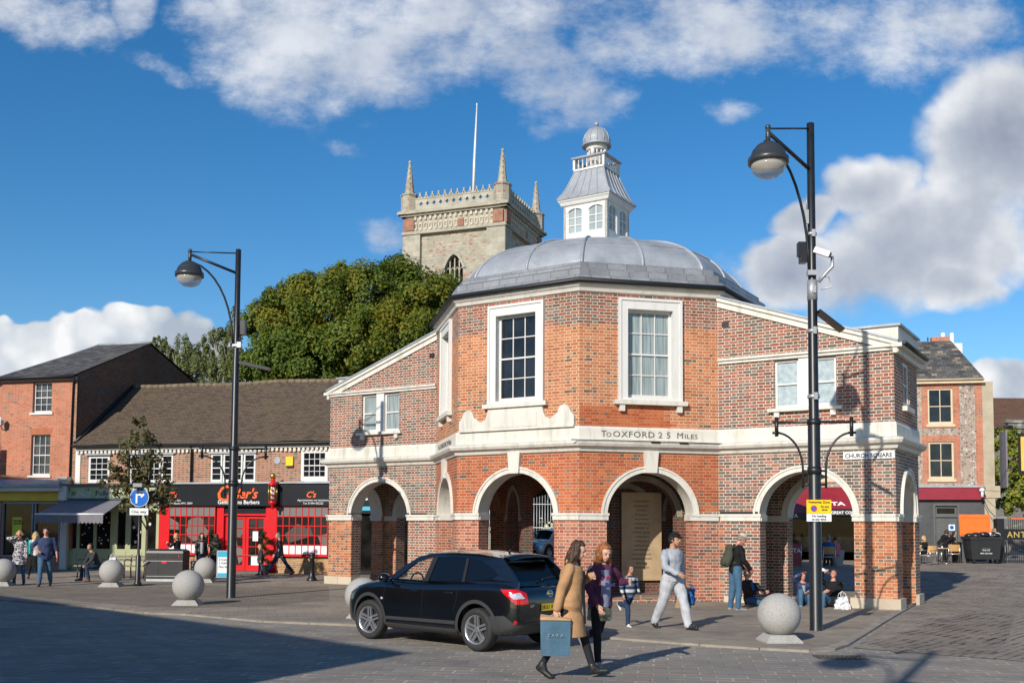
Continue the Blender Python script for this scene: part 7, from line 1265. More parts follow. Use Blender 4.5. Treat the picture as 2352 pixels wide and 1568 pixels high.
def person(label, pos, face, H=1.72, lean=4, legs=((20, 10, 3, 0), (-15, 20, 3, -30)), arms=((5, 8, 12, 0), (-5, 8, 12, 0)), pelvis=None, skin='skin_pale', top='cloth_black', top_len=-.10, sleeve='long', topfit=1.0, bottom='cloth_jeans', fit=1.0, shoes='shoe_black', hair='hair_brown', hairlen=0, fat=1.0, coat=None, skirt=None,
           head=(0, 0), hat=None, detail=.012, group=None, female=False, seed=0, extras=None, undertop=None, chest_turn=0, barelegs=False, smile=False):
    """face = direction looked at in degrees, 0 right, -90 at the viewer; legs/arms: right then left"""
    k = H/1.75; t0 = thing('person', label, 'person', pos, R(face-90), group); J = {}
    leg_pts = []
    for i, sg in enumerate((1, -1)):
        th, kn, ab, ft = legs[i]; hip = Vector((sg*.088, 0, 0)); a_ = R(th); b_ = R(th-kn)
        kneep = hip+Vector((sg*math.sin(R(ab)), math.sin(a_)*math.cos(R(ab)), -math.cos(a_)*math.cos(R(ab))))*.445; ab2 = ab*.35
        ank = kneep+Vector((sg*math.sin(R(ab2)), math.sin(b_)*math.cos(R(ab2)), -math.cos(b_)*math.cos(R(ab2))))*.43
        fd = Vector((sg*.12, math.cos(R(ft)), math.sin(R(ft)))).normalized(); toe = ank+fd*.155+Vector((0, -math.sin(R(ft))*-.05, -.055*math.cos(R(ft)))); heel = ank-fd*.045+Vector((0, math.sin(R(ft))*.05, -.055*math.cos(R(ft))))
        leg_pts.append((hip, kneep, ank, toe, heel, fd))
    low = min(min(l_[3].z, l_[4].z) for l_ in leg_pts)-.02
    base = Vector((0, 0, -low if pelvis is None else pelvis/k)); S = Matrix.Diagonal((k, k, k)).to_4x4()
    legs_ = [[base+l_[j] for j in range(5)]+[l_[5]] for l_ in leg_pts]
    ln = R(lean); sp = Vector((0, math.sin(ln), math.cos(ln))); fw = Vector((0, math.cos(ln), -math.sin(ln))); rt = Vector((1, 0, 0))
    TM = Matrix((rt, fw, sp)).transposed()
    def TP(x, y, t_): return base+rt*x+fw*y+sp*t_
    ct_ = Matrix.Rotation(R(chest_turn), 3, sp)
    sh = [base+ct_@(TP(sg*(.172 if female else .192)*fat**.5, -.005, .455)-base) for sg in (1, -1)]
    wa = .86 if female else 1.0
    prof = [(-.10, .13, .105), (-.03, .162*(1.03 if female else 1), .118), (.06, .158, .112), (.16, .132*wa, .098), (.24, .134*wa, .10), (.33, .158*wa, .118), (.42, .172*(.92 if female else 1), .105), (.475, .15*(.9 if female else 1), .082), (.515, .085, .062), (.54, .056, .055), (.60, .05, .052)]
    def rings(mb, sc_, t0_, t1_, add=0, off=0):
        rw = []
        ts = [p_ for p_ in prof if t0_ <= p_[0] <= t1_]
        if not ts or ts[0][0] > t0_+.01: ts = [(t0_, ts[0][1]*1.02, ts[0][2]*1.02)]+ts
        for (t_, rx, ry) in ts:
            f_ = fat if t_ < .4 else fat**.5; belly = .03*(fat-1)*6*math.exp(-((t_-.12)/.14)**2) if fat > 1 else 0; turn = ct_ if t_ > .2 else Matrix.Identity(3)
            rw.append([base+turn@(TP((rx*f_*sc_+add)*math.cos(2*math.pi*j/24), (ry*f_*sc_+add)*math.sin(2*math.pi*j/24)+off+(belly if math.sin(2*math.pi*j/24) > 0 else 0), t_)-base) for j in range(24)])
        mb.grid(rw, True, True)
    arm_ = []
    for i, sg in enumerate((1, -1)):
        A_ = arms[i]
        if isinstance(A_[0], (tuple, Vector)):
            T_ = Vector(A_[0]); T_ = Vector((T_.x, T_.y, T_.z)); el, wr = ik(sh[i], T_, .285, .255, Vector(A_[1]))
        else:
            p_, ab, e_, in_ = A_; d1 = Vector((sg*math.sin(R(ab)), math.sin(R(p_))*math.cos(R(ab)), -math.cos(R(p_))*math.cos(R(ab)))); el = sh[i]+d1*.285
            pe = R(p_+e_); d2 = Vector((sg*math.sin(R(ab*.5-in_)), math.sin(pe)*math.cos(R(in_)), -math.cos(pe)*math.cos(R(in_)))).normalized(); wr = el+d2*.255
        arm_.append((sh[i], el, wr))
    # head
    hy, hp_ = head; HM = Matrix.Rotation(R(hy), 3, 'Z')@Matrix.Rotation(R(hp_), 3, 'X'); nk = TP(0, .0, .565); hc = nk+Vector((0, .012, .0))+HM@Vector((0, .03, .115)); hl = lambda x, y, z: hc+HM@Vector((x, y, z))
    b = MB(); rings(b, .97, -.10, .60)
    for (hip, kn, an, toe, heel, fd) in legs_:
        cap(b, [hip+Vector((0, 0, -.0)), hip.lerp(kn, .35), kn, kn.lerp(an, .3), kn.lerp(an, .7), an], [.080*fat**.5, .068*fat**.5, .046, .046, .034, .028]); cap(b, [an+Vector((0, 0, -.01)), an.lerp(toe, .55)+Vector((0, 0, .01)), toe], [.028, .026, .020])
    for (s_, el, wr) in arm_:
        cap(b, [s_, s_.lerp(el, .4), el, el.lerp(wr, .3), wr], [.044, .040, .034, .036, .025])
        d = (wr-el).normalized(); sd = Vector((1 if s_.x > 0 else -1, 0, 0)); up_ = sd-d*sd.dot(d)
        up_ = up_.normalized() if up_.length > .1 else Vector((0, 1, 0)); sdv = d.cross(up_).normalized(); in_ = -up_      # palm faces inward, fingers spread along sdv
        M = Matrix((sdv, up_, d)).transposed(); ell(b, wr+d*.045, (.038, .017, .052), M)
        fs_ = .6 if detail > .01 else 1.0
        for q_ in range(4):
            o_ = (q_-1.5)*.0205; L_ = (.068, .078, .072, .056)[q_]; b0_ = wr+d*.085+sdv*o_; cl_ = in_*.45+in_*.08*q_; m_ = b0_+(d+in_*.25).normalized()*L_*.5; e_ = m_+(d*.8+in_*.8).normalized()*L_*.5; cap(b, [b0_, m_, e_], [.0105, .0098, .0085], 8)
        fwd_ = sdv if sdv.y > 0 else -sdv; b0_ = wr+d*.03+fwd_*.028; m_ = b0_+(d*.7+fwd_*.75).normalized()*.035; cap(b, [b0_, m_, m_+(d+in_*.3).normalized()*.03], [.014, .012, .0095], 8)
    ell(b, hl(0, 0, .02), (.074, .094, .094), HM, 18); cap(b, [hl(0, .02, -.03), hl(0, .052, -.075)], [.062, .034]); ell(b, hl(0, .035, -.035), (.056, .058, .062), HM); cap(b, [TP(0, -.01, .5), nk, hl(0, -.02, -.02)], [.06, .05, .052])
    cap(b, [hl(0, .092, .018), hl(0, .108, -.018)], [.009, .014], 8); [ell(b, hl(sx_*.074, -.008, -.008), (.01, .02, .03), HM, 8) for sx_ in (1, -1)]; cap(b, [hl(-.032, .086, .030), hl(.032, .086, .030)], [.012, .012], 8); cap(b, [hl(-.02, .082, -.052), hl(.02, .082, -.052)], [.009, .009], 8)
    for v_ in range(len(b.v)): b.v[v_] = b.v[v_]*k
    vox(b, 'body', skin, detail*.62 if detail < .01 else detail, 2, parent=t0)
    def garment(name, fn, mat, amp=.012, sc_=7, sm_=3, size=None, lab=None, stretch=(1, 1, .5)):
        g = MB(); fn(g)
        for v_ in range(len(g.v)): g.v[v_] = g.v[v_]*k
        return vox(g, name, mat, (size or max(.010, detail*1.1)), sm_, amp, sc_, stretch, t0, seed, lab)
    tf = topfit
    def topfn(g):
        rings(g, 1.0, top_len, .515, .022+.03*(tf-1))
        for (s_, el, wr) in arm_:
            if sleeve == 'long': cap(g, [s_+Vector((-.012 if s_.x > 0 else .012, 0, -.01)), s_.lerp(el, .5), el, el.lerp(wr, .6), el.lerp(wr, .97)], [.060*tf**.3, .062*tf**.6, .054*tf**.6, .050*tf**.6, .040*tf**.6])
            elif sleeve == 'short': cap(g, [s_, s_.lerp(el, .6)], [.066*tf, .062*tf])
            elif sleeve == 'half': cap(g, [s_, s_.lerp(el, .5), el, el.lerp(wr, .25)], [.060*tf**.3, .060*tf**.4, .055*tf**.5, .052*tf**.5])
    if top and not coat: garment('top', topfn, top, .022, 9, sm_=7)
    def botfn(g):
        rings(g, 1.0, -.10, .09, .014)
        for (hip, kn, an, toe, heel, fd) in legs_: cap(g, [hip, hip.lerp(kn, .4), kn, kn.lerp(an, .35), kn.lerp(an, .97)], [.104*max(fit, .88)*fat**.4, .092*max(fit, .86)*fat**.4, .068*max(fit, .84), .067*max(fit, .84), .055*fit if fit > .8 else .043])
    garment('leggings' if fit < .8 else 'trousers', botfn, bottom, .013 if fit > .9 else .004, 9)
    for lg_ in legs_:
      def shoefn(g, lg_=lg_):
        for (hip, kn, an, toe, heel, fd) in (lg_,):
            up_ = (an-heel).normalized(); cap(g, [heel+fd*.01+up_*.018, heel.lerp(toe, .5)+up_*.02, toe+up_*.012+fd*.02], [.040, .043, .036]); cap(g, [heel+up_*.03+fd*.02, an+up_*.01], [.048, .054]); cap(g, [heel.lerp(toe, .45)+up_*.035, an+up_*.02], [.042, .05]); cap(g, [an, an.lerp(kn, .10)], [.052, .051])
      garment('shoe', shoefn, shoes, 0, size=max(.009, detail*.9))
    if coat:
        mat, length, flare = coat
        def coatfn(g):
            rw = []; dn = Vector((0, 0, -1)); hipfwd = (legs_[0][1]+legs_[1][1])*.5
            for (t_, rx, ry) in [p_ for p_ in prof if p_[0] <= .50][::-1]: rw.append([TP((rx*fat+.036)*math.cos(2*math.pi*j/28), (ry*fat+.040)*math.sin(2*math.pi*j/28), t_) for j in range(28)])
            for f in (.33, .66, 1): rw.append([base+Vector(((.185*fat+flare*f)*math.cos(2*math.pi*j/28), (.150*fat+flare*1.2*f)*math.sin(2*math.pi*j/28)+(hipfwd.y)*.4*f, -.08-(length-.08)*f)) for j in range(28)])
            g.grid(rw[::-1], True, True)
            for (s_, el, wr) in arm_: cap(g, [s_+Vector((-.01 if s_.x > 0 else .01, 0, -.01)), s_.lerp(el, .5), el, el.lerp(wr, .98)], [.070, .070, .062, .056])
            cap(g, [TP(-.05, -.05, .52), TP(0, -.06, .535), TP(.05, -.05, .52)], [.03, .035, .03])
        garment('coat', coatfn, mat, .012, 7, 6)
        if undertop:
            def strip(g): cap(g, [TP(0, .150, .40), TP(0, .165, .1), base+Vector((0, .19, -length*.6))], [.022, .02, .015])
            garment('coat_opening', strip, undertop, 0)
    if skirt:
        mat, length, w_ = skirt
        def skfn(g):
            mid = (legs_[0][1]+legs_[1][1])*.5
            g.grid([[base+Vector(((.165+w_*f)*math.cos(2*math.pi*j/24), (.125+w_*f*1.2)*math.sin(2*math.pi*j/24)+(mid.y)*.5*f, .07-(length+.07)*f)) for j in range(24)] for f in (1, .66, .33, 0)], True, True)
        garment('skirt', skfn, mat, .012, 12)
    if hair:
        def hairfn(g):
            ell(g, hl(0, -.010, .040), (.092, .107, .100), HM, 18); ell(g, hl(0, -.052, .0), (.084, .066, .088), HM, 14)
            for j in range(len(g.v)):        # open the face
                lv = HM.transposed()@(g.v[j]-hc)
                if lv.y > .040 and lv.z < .066: g.v[j] = hc+HM@Vector((lv.x*.9, .035, lv.z))
            if hairlen > 0:
                rg = random.Random(seed+3)
                for j in range(13):
                    a = math.pi*(1.05+.9*j/12)*1.0; a = R(160+220*j/12); x, y = .072*math.cos(a), .075*math.sin(a)-.01
                    wv = [hl(x, y, .03-hairlen*f) + Vector((.018*math.sin(f*7+j*1.7)+x*.35*f, y*.25*f+.012*math.cos(f*6+j), 0)) for f in (0, .25, .5, .75, 1)]; top_ = hl(x, y, .03)
                    wv = [Vector((top_.x+(p_.x-top_.x), top_.y+(p_.y-top_.y), top_.z-hairlen*f)) for p_, f in zip(wv, (0, .25, .5, .75, 1))]; cap(g, wv, [.03, .036, .034, .028, .014], 8)
        garment('hair', hairfn, hair, .014 if hairlen else .006, 22, 1, max(.008, detail*.85), stretch=(1, 1, .35))
    if hat:
        kind, mat = hat
        def hatfn(g):
            ell(g, hl(0, -.004, .062), (.092, .106, .078), HM, 18)
            for j in range(len(g.v)):
                lv = HM.transposed()@(g.v[j]-hc)
                if lv.z < .05: g.v[j] = hc+HM@Vector((lv.x*1.0, lv.y*1.0, .045+(lv.z-.05)*.1))
            if kind == 'cap': g.grid([[hl(x*(.075), .075+(.085*math.sqrt(max(0, 1-x*x*.9)) if e_ else 0), .052-(.012 if e_ else 0)+z) for x in (-1, -.6, -.2, .2, .6, 1)] for e_, z in ((0, 0), (1, 0), (1, .012), (0, .014))]+[], False, False)
        g = MB(); hatfn(g)
        if kind == 'cap': cap(g, [hl(-.06, .07, .055), hl(-.045, .125, .048), hl(0, .155, .044), hl(.045, .125, .048), hl(.06, .07, .055)], [.012]*5, 6); cap(g, [hl(0, .06, .056), hl(0, .15, .046)], [.02, .012]); cap(g, [hl(.035, .06, .056), hl(.03, .12, .048)], [.016, .012]); cap(g, [hl(-.035, .06, .056), hl(-.03, .12, .048)], [.016, .012])
        for v_ in range(len(g.v)): g.v[v_] = g.v[v_]*k
        vox(g, 'cap', mat, max(.008, detail*.8), 2, 0, 1, parent=t0)
    if detail < .012:
        g = MB(); [g.ball(hl(sx_*.03, .088, .012)*k, (.011, .006, .0065), 8) for sx_ in (1, -1)]; [g.tube([hl(sx_*.048, .082, .034)*k, hl(sx_*.03, .094, .038)*k, hl(sx_*.015, .094, .034)*k], .003, 5) for sx_ in (1, -1)]; part('eyes', g, 'eye_dark', t0); g = MB(); g.tube([hl(-.022, .088, -.053)*k, hl(0, .094, -.055)*k, hl(.022, .088, -.053)*k], .0055*k, 6); part('lips', g, 'lips', t0)
    J.update(hand=[(a_[2]+(a_[2]-a_[1]).normalized()*.075)*k for a_ in arm_], head=hc*k, sp=sp, base=base*k, TP=lambda x, y, t_: TP(x, y, t_)*k, k=k, root=t0)
    return J
def world(J, p_): o = J['root']; return Matrix.Translation(o.location)@Matrix.Rotation(o.rotation_euler.z, 4, 'Z')@p_
def bag(name, label, cat, pos, w_, h_, d_, mat, rot=0, handle=None, flare=1.05, soft=0, txt=None, hang=.16):
    t0 = thing(name, label, cat, pos, rot); t = MB(); rw = []
    for f in (0, .04, .3, .6, .9, 1): s_ = 1+(flare-1)*f; rw.append([(x*w_/2*s_*(1-.0*f), y*d_/2*s_*(1-.35*f), h_*f+.0) for x, y in ((-1, -1), (-.3, -1.04), (.3, -1.0), (1, -1), (1, 1), (.3, 1.04), (-.3, 1), (-1, 1))])
    t.grid(rw, True, True)
    if soft:
        me = evalmesh(t.mesh('b', [mat]), [('REMESH', dict(mode='VOXEL', voxel_size=.015)), ('SMOOTH', dict(factor=.5, iterations=5))]); me.materials.clear(); me.materials.append(MATS[mat]); ns = [v.normal.copy() for v in me.vertices]
        for v, n_ in zip(me.vertices, ns): v.co += n_*soft*noise.noise(v.co*14)
        for p_ in me.polygons: p_.use_smooth = True
        link('bag_body', me, t0)
    else: part('bag_body', t, mat, t0)
    t = MB()
    for y in (-1, 1): t.tube([(-w_*.22, y*d_*.3, h_*.97), (-w_*.18, y*d_*.15, h_+hang*.6), (0, 0, h_+hang), (w_*.18, y*d_*.15, h_+hang*.6), (w_*.22, y*d_*.3, h_*.97)], .007, 6)
    part('handle', t, handle or mat, t0)
    if txt: F = frame((-w_/2, -d_/2-.004), (w_/2, -d_/2-.004)); text(F, txt, w_/2, h_*.55, .06, 'bag_print', .006, t0, align='CENTER', space=1.6)
    return t0
def hung(J, i, name, label, cat, w_, h_, d_, mat, **k_):
    p_ = world(J, J['hand'][i]); hang = k_.get('hang', .16); rot = k_.pop('rot', 0); return bag(name, label, cat, (p_.x, p_.y, p_.z-h_-hang+.02), w_, h_, d_, mat, rot=rot, **k_)
NE = .0085
# the two young women in the foreground
J = person('person in a camel coat with long wavy brown hair carrying a blue bag, looking down', G(1310, 1555), -14, 1.83, lean=3, legs=((-20, 8, 2, -32), (20, 4, 2, 6)), arms=((-20, 8, 8, 0), ((-.17, .24, 1.28), (-1, -.3, -.6))), coat=('cloth_camel', .42, .05), top='cloth_black', bottom='cloth_tights', fit=.72, shoes='shoe_black', hair='hair_brown', hairlen=.33, head=(-12, -16), detail=NE, female=True, seed=1, undertop='cloth_black')
bg_ = hung(J, 0, 'shopping_bag', 'blue paper shopping bag with brown paper inside, held by the person in the camel coat', 'shopping bag', .38, .45, .18, 'bag_blue', handle='cardboard', txt='ZARA', rot=R(-4), hang=.1)
t = MB(); rg = random.Random(2); t.grid([[(x*.2, y*.07, .46+.07*rg.random()*(f)) for x, y in ((-1, -1), (-.3, -1), (.3, -1), (1, -1), (1, 1), (.3, 1), (-.3, 1), (-1, 1))] for f in (0, 1)], True, True); part('paper_lining', t, 'cardboard', bg_)
J = person('person with ginger ponytail in a purple hooded jacket, grey T-shirt and shiny skirt, smiling downward', G(1379, 1540), -58, 1.79, lean=3, legs=((8, 4, 2, 3), (-22, 50, 2, -55)), arms=((4, 8, 30, 10), ((-.30, .24, 1.22), (-1, -.2, -1))), top='cloth_purple', topfit=1.02, bottom='cloth_black', fit=.74, shoes='shoe_grey', hair='hair_ginger', hairlen=.26, head=(-8, -20), detail=NE, female=True, seed=5, skirt=('metallic_skirt', .26, .02))
def front_panel(J, mat, w_, t0_, t1_, name='shirt_front', off=.145):
    g = MB(); g.sm = True; g.grid([[J['TP'](x*w_, off-.05*x*x*(w_/.1)+.01*math.sin(t_*9), t_) for x in (-1, -.6, -.2, .2, .6, 1)] for t_ in [t0_+(t1_-t0_)*j/6 for j in range(7)]]); return part(name, g, mat, J['root'])
fp_ = front_panel(J, 'cloth_tee', .085, -.06, .44, off=.152); FT = lambda s_, z, d=0: J['TP'](-s_, .158+d, z); text(FT, '77', -.045, .31, .07, 'pink_print', .002, J['root'], shear=.2, bold=.002); text(FT, 'Sport', -.06, .22, .075, 'navy_print', .002, J['root'], shear=.3, bold=.003)
# boy
J = person('small child in a striped jumper and dark blue jeans running toward the viewer', G(1444, 1440), -62, 1.26, lean=6, legs=((14, 12, 2, 0), (-30, 70, 2, -60)), arms=((10, 22, 25, 0), (-14, 24, 25, 0)), top='cloth_striped', bottom='cloth_jeans_dark', shoes='shoe_white', hair='hair_brown', skin='skin_tan', detail=.0095, fat=1.03, seed=8)
# man in grey
J = person('person in grey sweatshirt, pale joggers and black cap walking past the market house', G(1545, 1447), -56, 1.92, lean=1, legs=((-16, 14, 4, -24), (20, 6, 5, 5)), arms=(((.16, .30, 1.02), (1, -.6, -.6)), (-12, 14, 14, 0)), top='cloth_grey', topfit=1.35, top_len=-.06, bottom='cloth_grey_light', fit=1.3, shoes='shoe_black', hair='hair_dark', skin='skin_tan', hat=('cap', 'cloth_black'), head=(16, -2), detail=.0095, seed=9)
b2 = hung(J, 1, 'paper_bag', 'brown paper carrier bag held by the person in the grey sweatshirt', 'paper bag', .28, .38, .14, 'cardboard', rot=R(20), hang=.08); b3 = hung(J, 1, 'carrier_bag', 'small blue and white plastic bag beside the brown paper bag', 'plastic bag', .2, .30, .1, 'cloth_blue', rot=R(60), hang=.1, soft=.03); b3.location.x += .17
# backpack man
J = person('person with a green backpack, cream hat, black jacket and jeans standing by the litter bin', G(1690, 1402), 12, 1.90, lean=8, legs=((3, 6, 3, 0), (-3, 4, 3, 0)), arms=((8, 6, 35, 15), (8, 6, 35, 15)), top='cloth_black', topfit=1.15, bottom='cloth_jeans', fit=1.12, shoes='shoe_grey', hair='hair_grey', hat=('cap', 'cloth_cream'), head=(-10, -22), skin='skin_red', detail=.0105, seed=10)
g = MB(); M_ = Matrix.Rotation(R(-12), 3, 'X'); ell(g, J['TP'](0, -.21, .22), (.17, .12, .26), M_, 18); ell(g, J['TP'](0, -.30, .12), (.12, .07, .13), M_, 14); ell(g, J['TP'](0, -.2, .42), (.15, .1, .09), M_, 14); bpk = vox(g, 'backpack', 'cloth_olive', .011, 3, .012, 10); bpk.location = J['root'].location; bpk.rotation_euler = J['root'].rotation_euler; tag(bpk, 'olive green rucksack worn by the person in the cream hat', 'backpack'); t = MB(); [t.tube([J['TP'](x, -.12, .10), J['TP'](x, .0, .05+.1), J['TP'](x, .135, .25), J['TP'](x*.9, .11, .44), J['TP'](x*.8, -.03, .535), J['TP'](x*.8, -.14, .45)], .016, 6) for x in (-.12, .12)]; part('strap', t, 'cloth_olive', bpk)
# three people sitting on the ground
sitg = 'people sitting on the pavement by the right arch'
GZ = Vector((0, 0, KH))
J = person('person in black cap and brown jacket over blue top sitting against the pier', G(1722, 1392)+GZ, -42, 1.74, lean=-8, legs=((84, 30, 12, 15), (78, 12, 14, 20)), arms=((35, 12, 55, 20), (40, 10, 50, 20)), pelvis=.13, top='cloth_brown', topfit=1.2, bottom='cloth_jeans', shoes='shoe_black', hair='hair_dark', hat=('cap', 'cloth_black'), skin='skin_red', head=(0, 5), detail=.0105, group=sitg, seed=12); front_panel(J, 'cloth_blue', .06, .05, .46, off=.165)
J = person('person in blue cardigan sitting with knees up, hand shading the eyes', G(1842, 1392)+GZ, -92, 1.62, lean=12, legs=((128, 128, 3, 5), (126, 130, 3, 5)), arms=(((.06, .24, .88), (1, .2, -.3)), ((-.10, .40, .40), (-1, 0, .2))), pelvis=.13, top='cloth_navy', bottom='cloth_jeans', shoes='shoe_grey', hair='hair_brown', head=(0, 0), detail=.0105, female=True, group=sitg, seed=13, skin='skin_red'); front_panel(J, 'cloth_grey', .05, .08, .46)
J = person('person in black top and jeans sitting and drinking from a bottle, head tipped back', G(1914, 1396)+GZ, -118, 1.76, lean=-6, legs=((118, 112, 10, 5), (100, 118, 26, 5)), arms=(((.16, .30, .86), (1, -.2, -.5)), ((.02, .36, .42), (-1, 0, 0))), pelvis=.13, top='cloth_black', topfit=1.12, bottom='cloth_jeans', shoes='shoe_black', hair='hair_brown', head=(0, 30), detail=.0105, group=sitg, seed=14, skin='skin_red', fat=1.08)
h_ = world(J, J['hand'][0]); hd_ = world(J, J['head']); t = MB(); t.sm = True; dv = (hd_+Vector((-.03, -.1, -.02))-h_).normalized(); t.cyl(h_-dv*.14, h_+dv*.08, .038, n=14); t.cyl(h_+dv*.08, h_+dv*.13, .038, .014, n=14); t.cyl(h_+dv*.13, h_+dv*.16, .014, n=10); o = part('bottle', t, 'bag_white', None); tag(o, 'plastic bottle held up by the seated person drinking', 'bottle')
pb_ = G(1938, 1402)+GZ; b4 = bag('carrier_bag', 'white plastic carrier bag with red print standing by the right pier', 'plastic bag', (pb_.x, pb_.y+.1, KH), .36, .30, .26, 'bag_white', rot=.2, flare=.62, soft=.05, hang=.14); text(frame((pb_.x-.1, pb_.y-.08), (pb_.x+.2, pb_.y-.08)), 'SHOP', .0, .12, .06, 'sign_red', .0, None) if False else None
# left group
grp = 'people walking across the square on the left'
J = person('person in black and white patterned coat and jeans, hand raised to shade the eyes', G(42, 1345)+GZ, -78, 1.74, lean=0, legs=((6, 4, 3, 0), (-4, 10, 4, -8)), arms=(((.06, .20, 1.55), (1, .1, -.2)), (8, 10, 15, 0)), coat=('cloth_patterned', .30, .03), top='cloth_navy', bottom='cloth_jeans', fit=.9, shoes='shoe_black', hair='hair_blonde', hairlen=.04, detail=.013, female=True, group=grp, seed=15, fat=1.05, skin='skin_red')
J = person('broad person in navy shirt and jeans with sunglasses on the head', G(102, 1348)+GZ, -72, 1.86, lean=0, legs=((14, 6, 4, 3), (-10, 12, 4, -12)), arms=(((.20, .22, 1.06), (1, -.3, -.3)), (0, 16, 12, 0)), top='cloth_navy', sleeve='half', topfit=1.2, top_len=-.14, bottom='cloth_jeans', fit=1.1, shoes='shoe_brown', hair='hair_dark', fat=1.2, detail=.012, group=grp, seed=16, skin='skin_red')
J = person('person with long blonde hair, pale cardigan and turquoise bag, behind the broad person', G(78, 1330)+GZ, 100, 1.70, lean=2, legs=((12, 6, 3, 0), (-14, 14, 3, -20)), arms=((5, 8, 30, 0), (5, 8, 60, 0)), top='cloth_white', bottom='cloth_black', shoes='shoe_brown', hair='hair_blonde', hairlen=.26, detail=.013, female=True, group=grp, seed=17, coat=None, skirt=('cloth_black', .5, .03))
p_ = world(J, J['TP'](-.2, -.16, -.02)); bag('shoulder_bag', 'turquoise shoulder bag of the blonde person on the left', 'handbag', (p_.x-.02, p_.y-.04, p_.z), .26, .42, .10, 'cloth_turquoise', rot=.2, soft=.01)
pb2 = G(213, 1338); J = person('person with black hair sitting on the bench, turned toward the left', Vector((pb2.x, pb2.y+.32, KH)), 222, 1.74, lean=24, legs=((86, 84, 14, 0), (80, 92, 12, 0)), arms=(((.10, .40, .56), (1, -.3, 0)), ((-.06, .40, .56), (-1, -.3, 0))), pelvis=.56, top='cloth_charcoal', topfit=1.12, bottom='cloth_jeans_dark', shoes='shoe_brown', hair='hair_dark', detail=.012, seed=18, head=(15, 8), skin='skin_tan')
p_ = G(243, 1334); bag('carrier_bag', 'pale pink and white carrier bag on the bench behind the seated person', 'plastic bag', (p_.x+.05, p_.y+.45, .52), .34, .3, .2, 'bag_white', flare=.7, soft=.04)
grp2 = 'people walking past the barber shop'
J = person('person with tied blonde hair in black, half hidden behind the double litter bin', G(406, 1322)+GZ, 170, 1.66, top='cloth_black', bottom='cloth_black', hair='hair_blonde', hairlen=.12, detail=.014, female=True, group=grp2, seed=19, topfit=1.1, arms=((5, 8, 12, 0), (40, 8, 90, 30)))
J = person('person in black jacket over grey top carrying two dark bags past the barber window', G(460, 1326)+GZ, -58, 1.66, top='leather_black', bottom='cloth_jeans_dark', hair='hair_dark', hairlen=.14, detail=.013, female=True, group=grp2, seed=20, topfit=1.15, legs=((8, 4, 3, 0), (-8, 10, 3, -10)), fat=1.08); front_panel(J, 'cloth_grey', .07, .0, .46, off=.17)
hung(J, 0, 'carrier_bag', 'black and white printed bag in the right hand of the person in black jacket', 'bag', .34, .36, .14, 'bag_black', rot=.2, soft=.03); bw = hung(J, 0, 'carrier_bag', 'large charcoal bag held close to the black jacket', 'bag', .34, .42, .16, 'cloth_charcoal', rot=-.2, soft=.03); bw.location.x += .22
J = person('person with long greenish brown hair in dark jacket walking behind the price board', G(495, 1328)+GZ, 118, 1.66, top='cloth_olive', bottom='cloth_black', hair='hair_brown', hairlen=.42, detail=.014, female=True, group=grp2, seed=21, legs=((16, 6, 3, 0), (-16, 22, 3, -25)))
J = person('child with long blonde hair and grey coat in front of the barber door', G(598, 1322)+GZ, 205, 1.22, top='cloth_charcoal', top_len=-.10, coat=('cloth_charcoal', .28, .03), bottom='cloth_jeans', fit=.85, hair='hair_blonde', hairlen=.28, detail=.012, female=True, group=grp2, seed=22, legs=((6, 4, 2, 0), (-4, 6, 2, 0)))
J = person('person in black leather jacket and jeans striding left past the barber shop', G(642, 1323)+GZ, 186, 1.78, top='leather_black', topfit=1.15, bottom='cloth_jeans_dark', hair='hair_grey', shoes='shoe_brown', detail=.0125, group=grp2, seed=23, legs=((-30, 10, 3, -30), (34, 4, 3, 14)), arms=((12, 8, 20, 0), (-24, 8, 20, 0)), skin='skin_red')
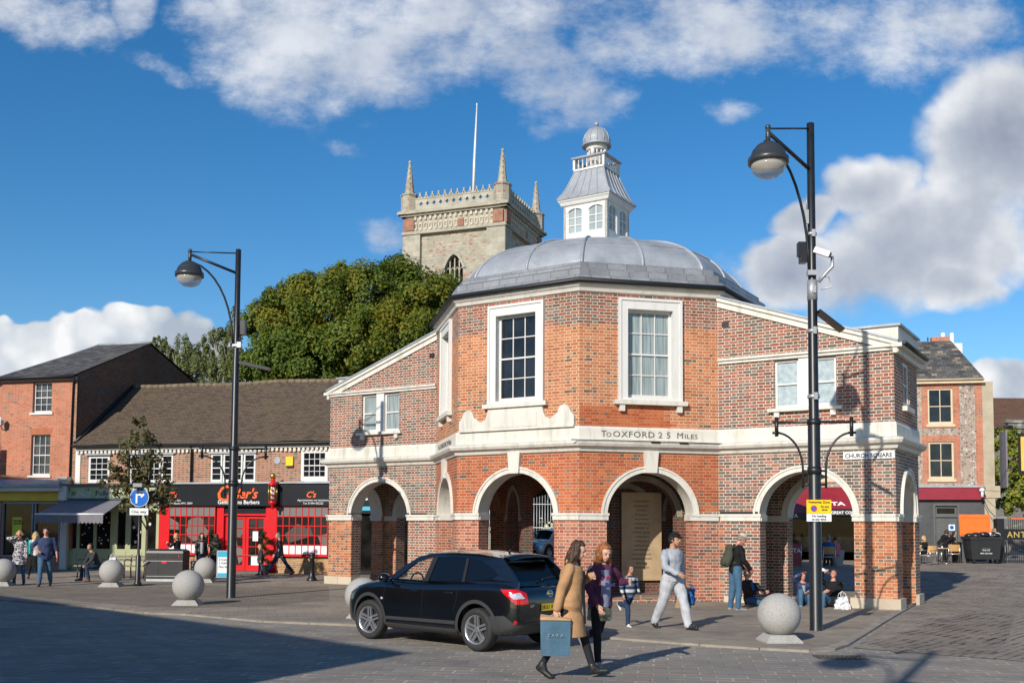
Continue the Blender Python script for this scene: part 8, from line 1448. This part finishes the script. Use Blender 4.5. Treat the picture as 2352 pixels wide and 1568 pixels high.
# right side and under the arch
grp3 = 'people at the cafe tables'
def seatedp(label, p_, face, **k_): return person(label, p_, face, legs=((86, 86, 6, 0), (84, 88, 6, 0)), pelvis=.55, detail=.015, group=grp3, **k_)
seatedp('person with long blonde hair in black sitting at the table left of the wicker chairs', PY(2126, 1288, 48.2), 196, H=1.66, lean=6, top='cloth_black', bottom='cloth_black', hair='hair_blonde', hairlen=.28, arms=(((.12, .34, .80), (1, 0, -.4)), ((-.12, .34, .80), (-1, 0, -.4))), female=True, seed=30)
person('person in black T-shirt bending over the cafe table beside the orange bin lid', PY(2172, 1286, 49.4), -12, 1.70, lean=52, legs=((-4, 4, 4, 0), (4, 4, 4, 0)), arms=(((.18, .48, .80), (1, 0, .2)), ((-.15, .30, .9), (-1, 0, .2))), sleeve='short', top='cloth_black', bottom='cloth_black', hair='hair_dark', head=(0, 20), detail=.013, seed=31, group=grp3)
person('second person in black leaning beside the bending cafe worker', PY(2160, 1284, 50.0), 8, 1.68, lean=38, legs=((4, 6, 4, 0), (-4, 4, 4, 0)), sleeve='short', top='cloth_black', bottom='cloth_charcoal', hair='hair_brown', hairlen=.1, detail=.014, seed=32, group=grp3, female=True, arms=((40, 8, 20, 0), (40, 8, 20, 0)))
seatedp('person in brown jacket sitting behind the wicker chair turned to the camera', PY(2191, 1282, 49.6), 150, H=1.7, lean=8, top='cloth_camel', bottom='cloth_charcoal', hair='hair_dark', seed=33)
seatedp('person in blue with grey hair sitting back to the viewer beyond the right arch', PY(1904, 1284, 43.9), 78, H=1.76, lean=4, top='cloth_blue', bottom='cloth_charcoal', hair='hair_grey', seed=34, fat=1.08)
seatedp('person in pink sitting beside the person in blue, seen through the right arch', PY(1921, 1282, 44.6), 110, H=1.66, lean=4, top='cloth_pink', bottom='cloth_black', hair='hair_brown', hairlen=.06, female=True, seed=35)
seatedp('dark figure seated under the maroon parasol seen through the right arch', PY(1806, 1286, 45.2), 200, H=1.7, lean=4, top='cloth_black', bottom='cloth_black', hair='hair_brown', seed=36)
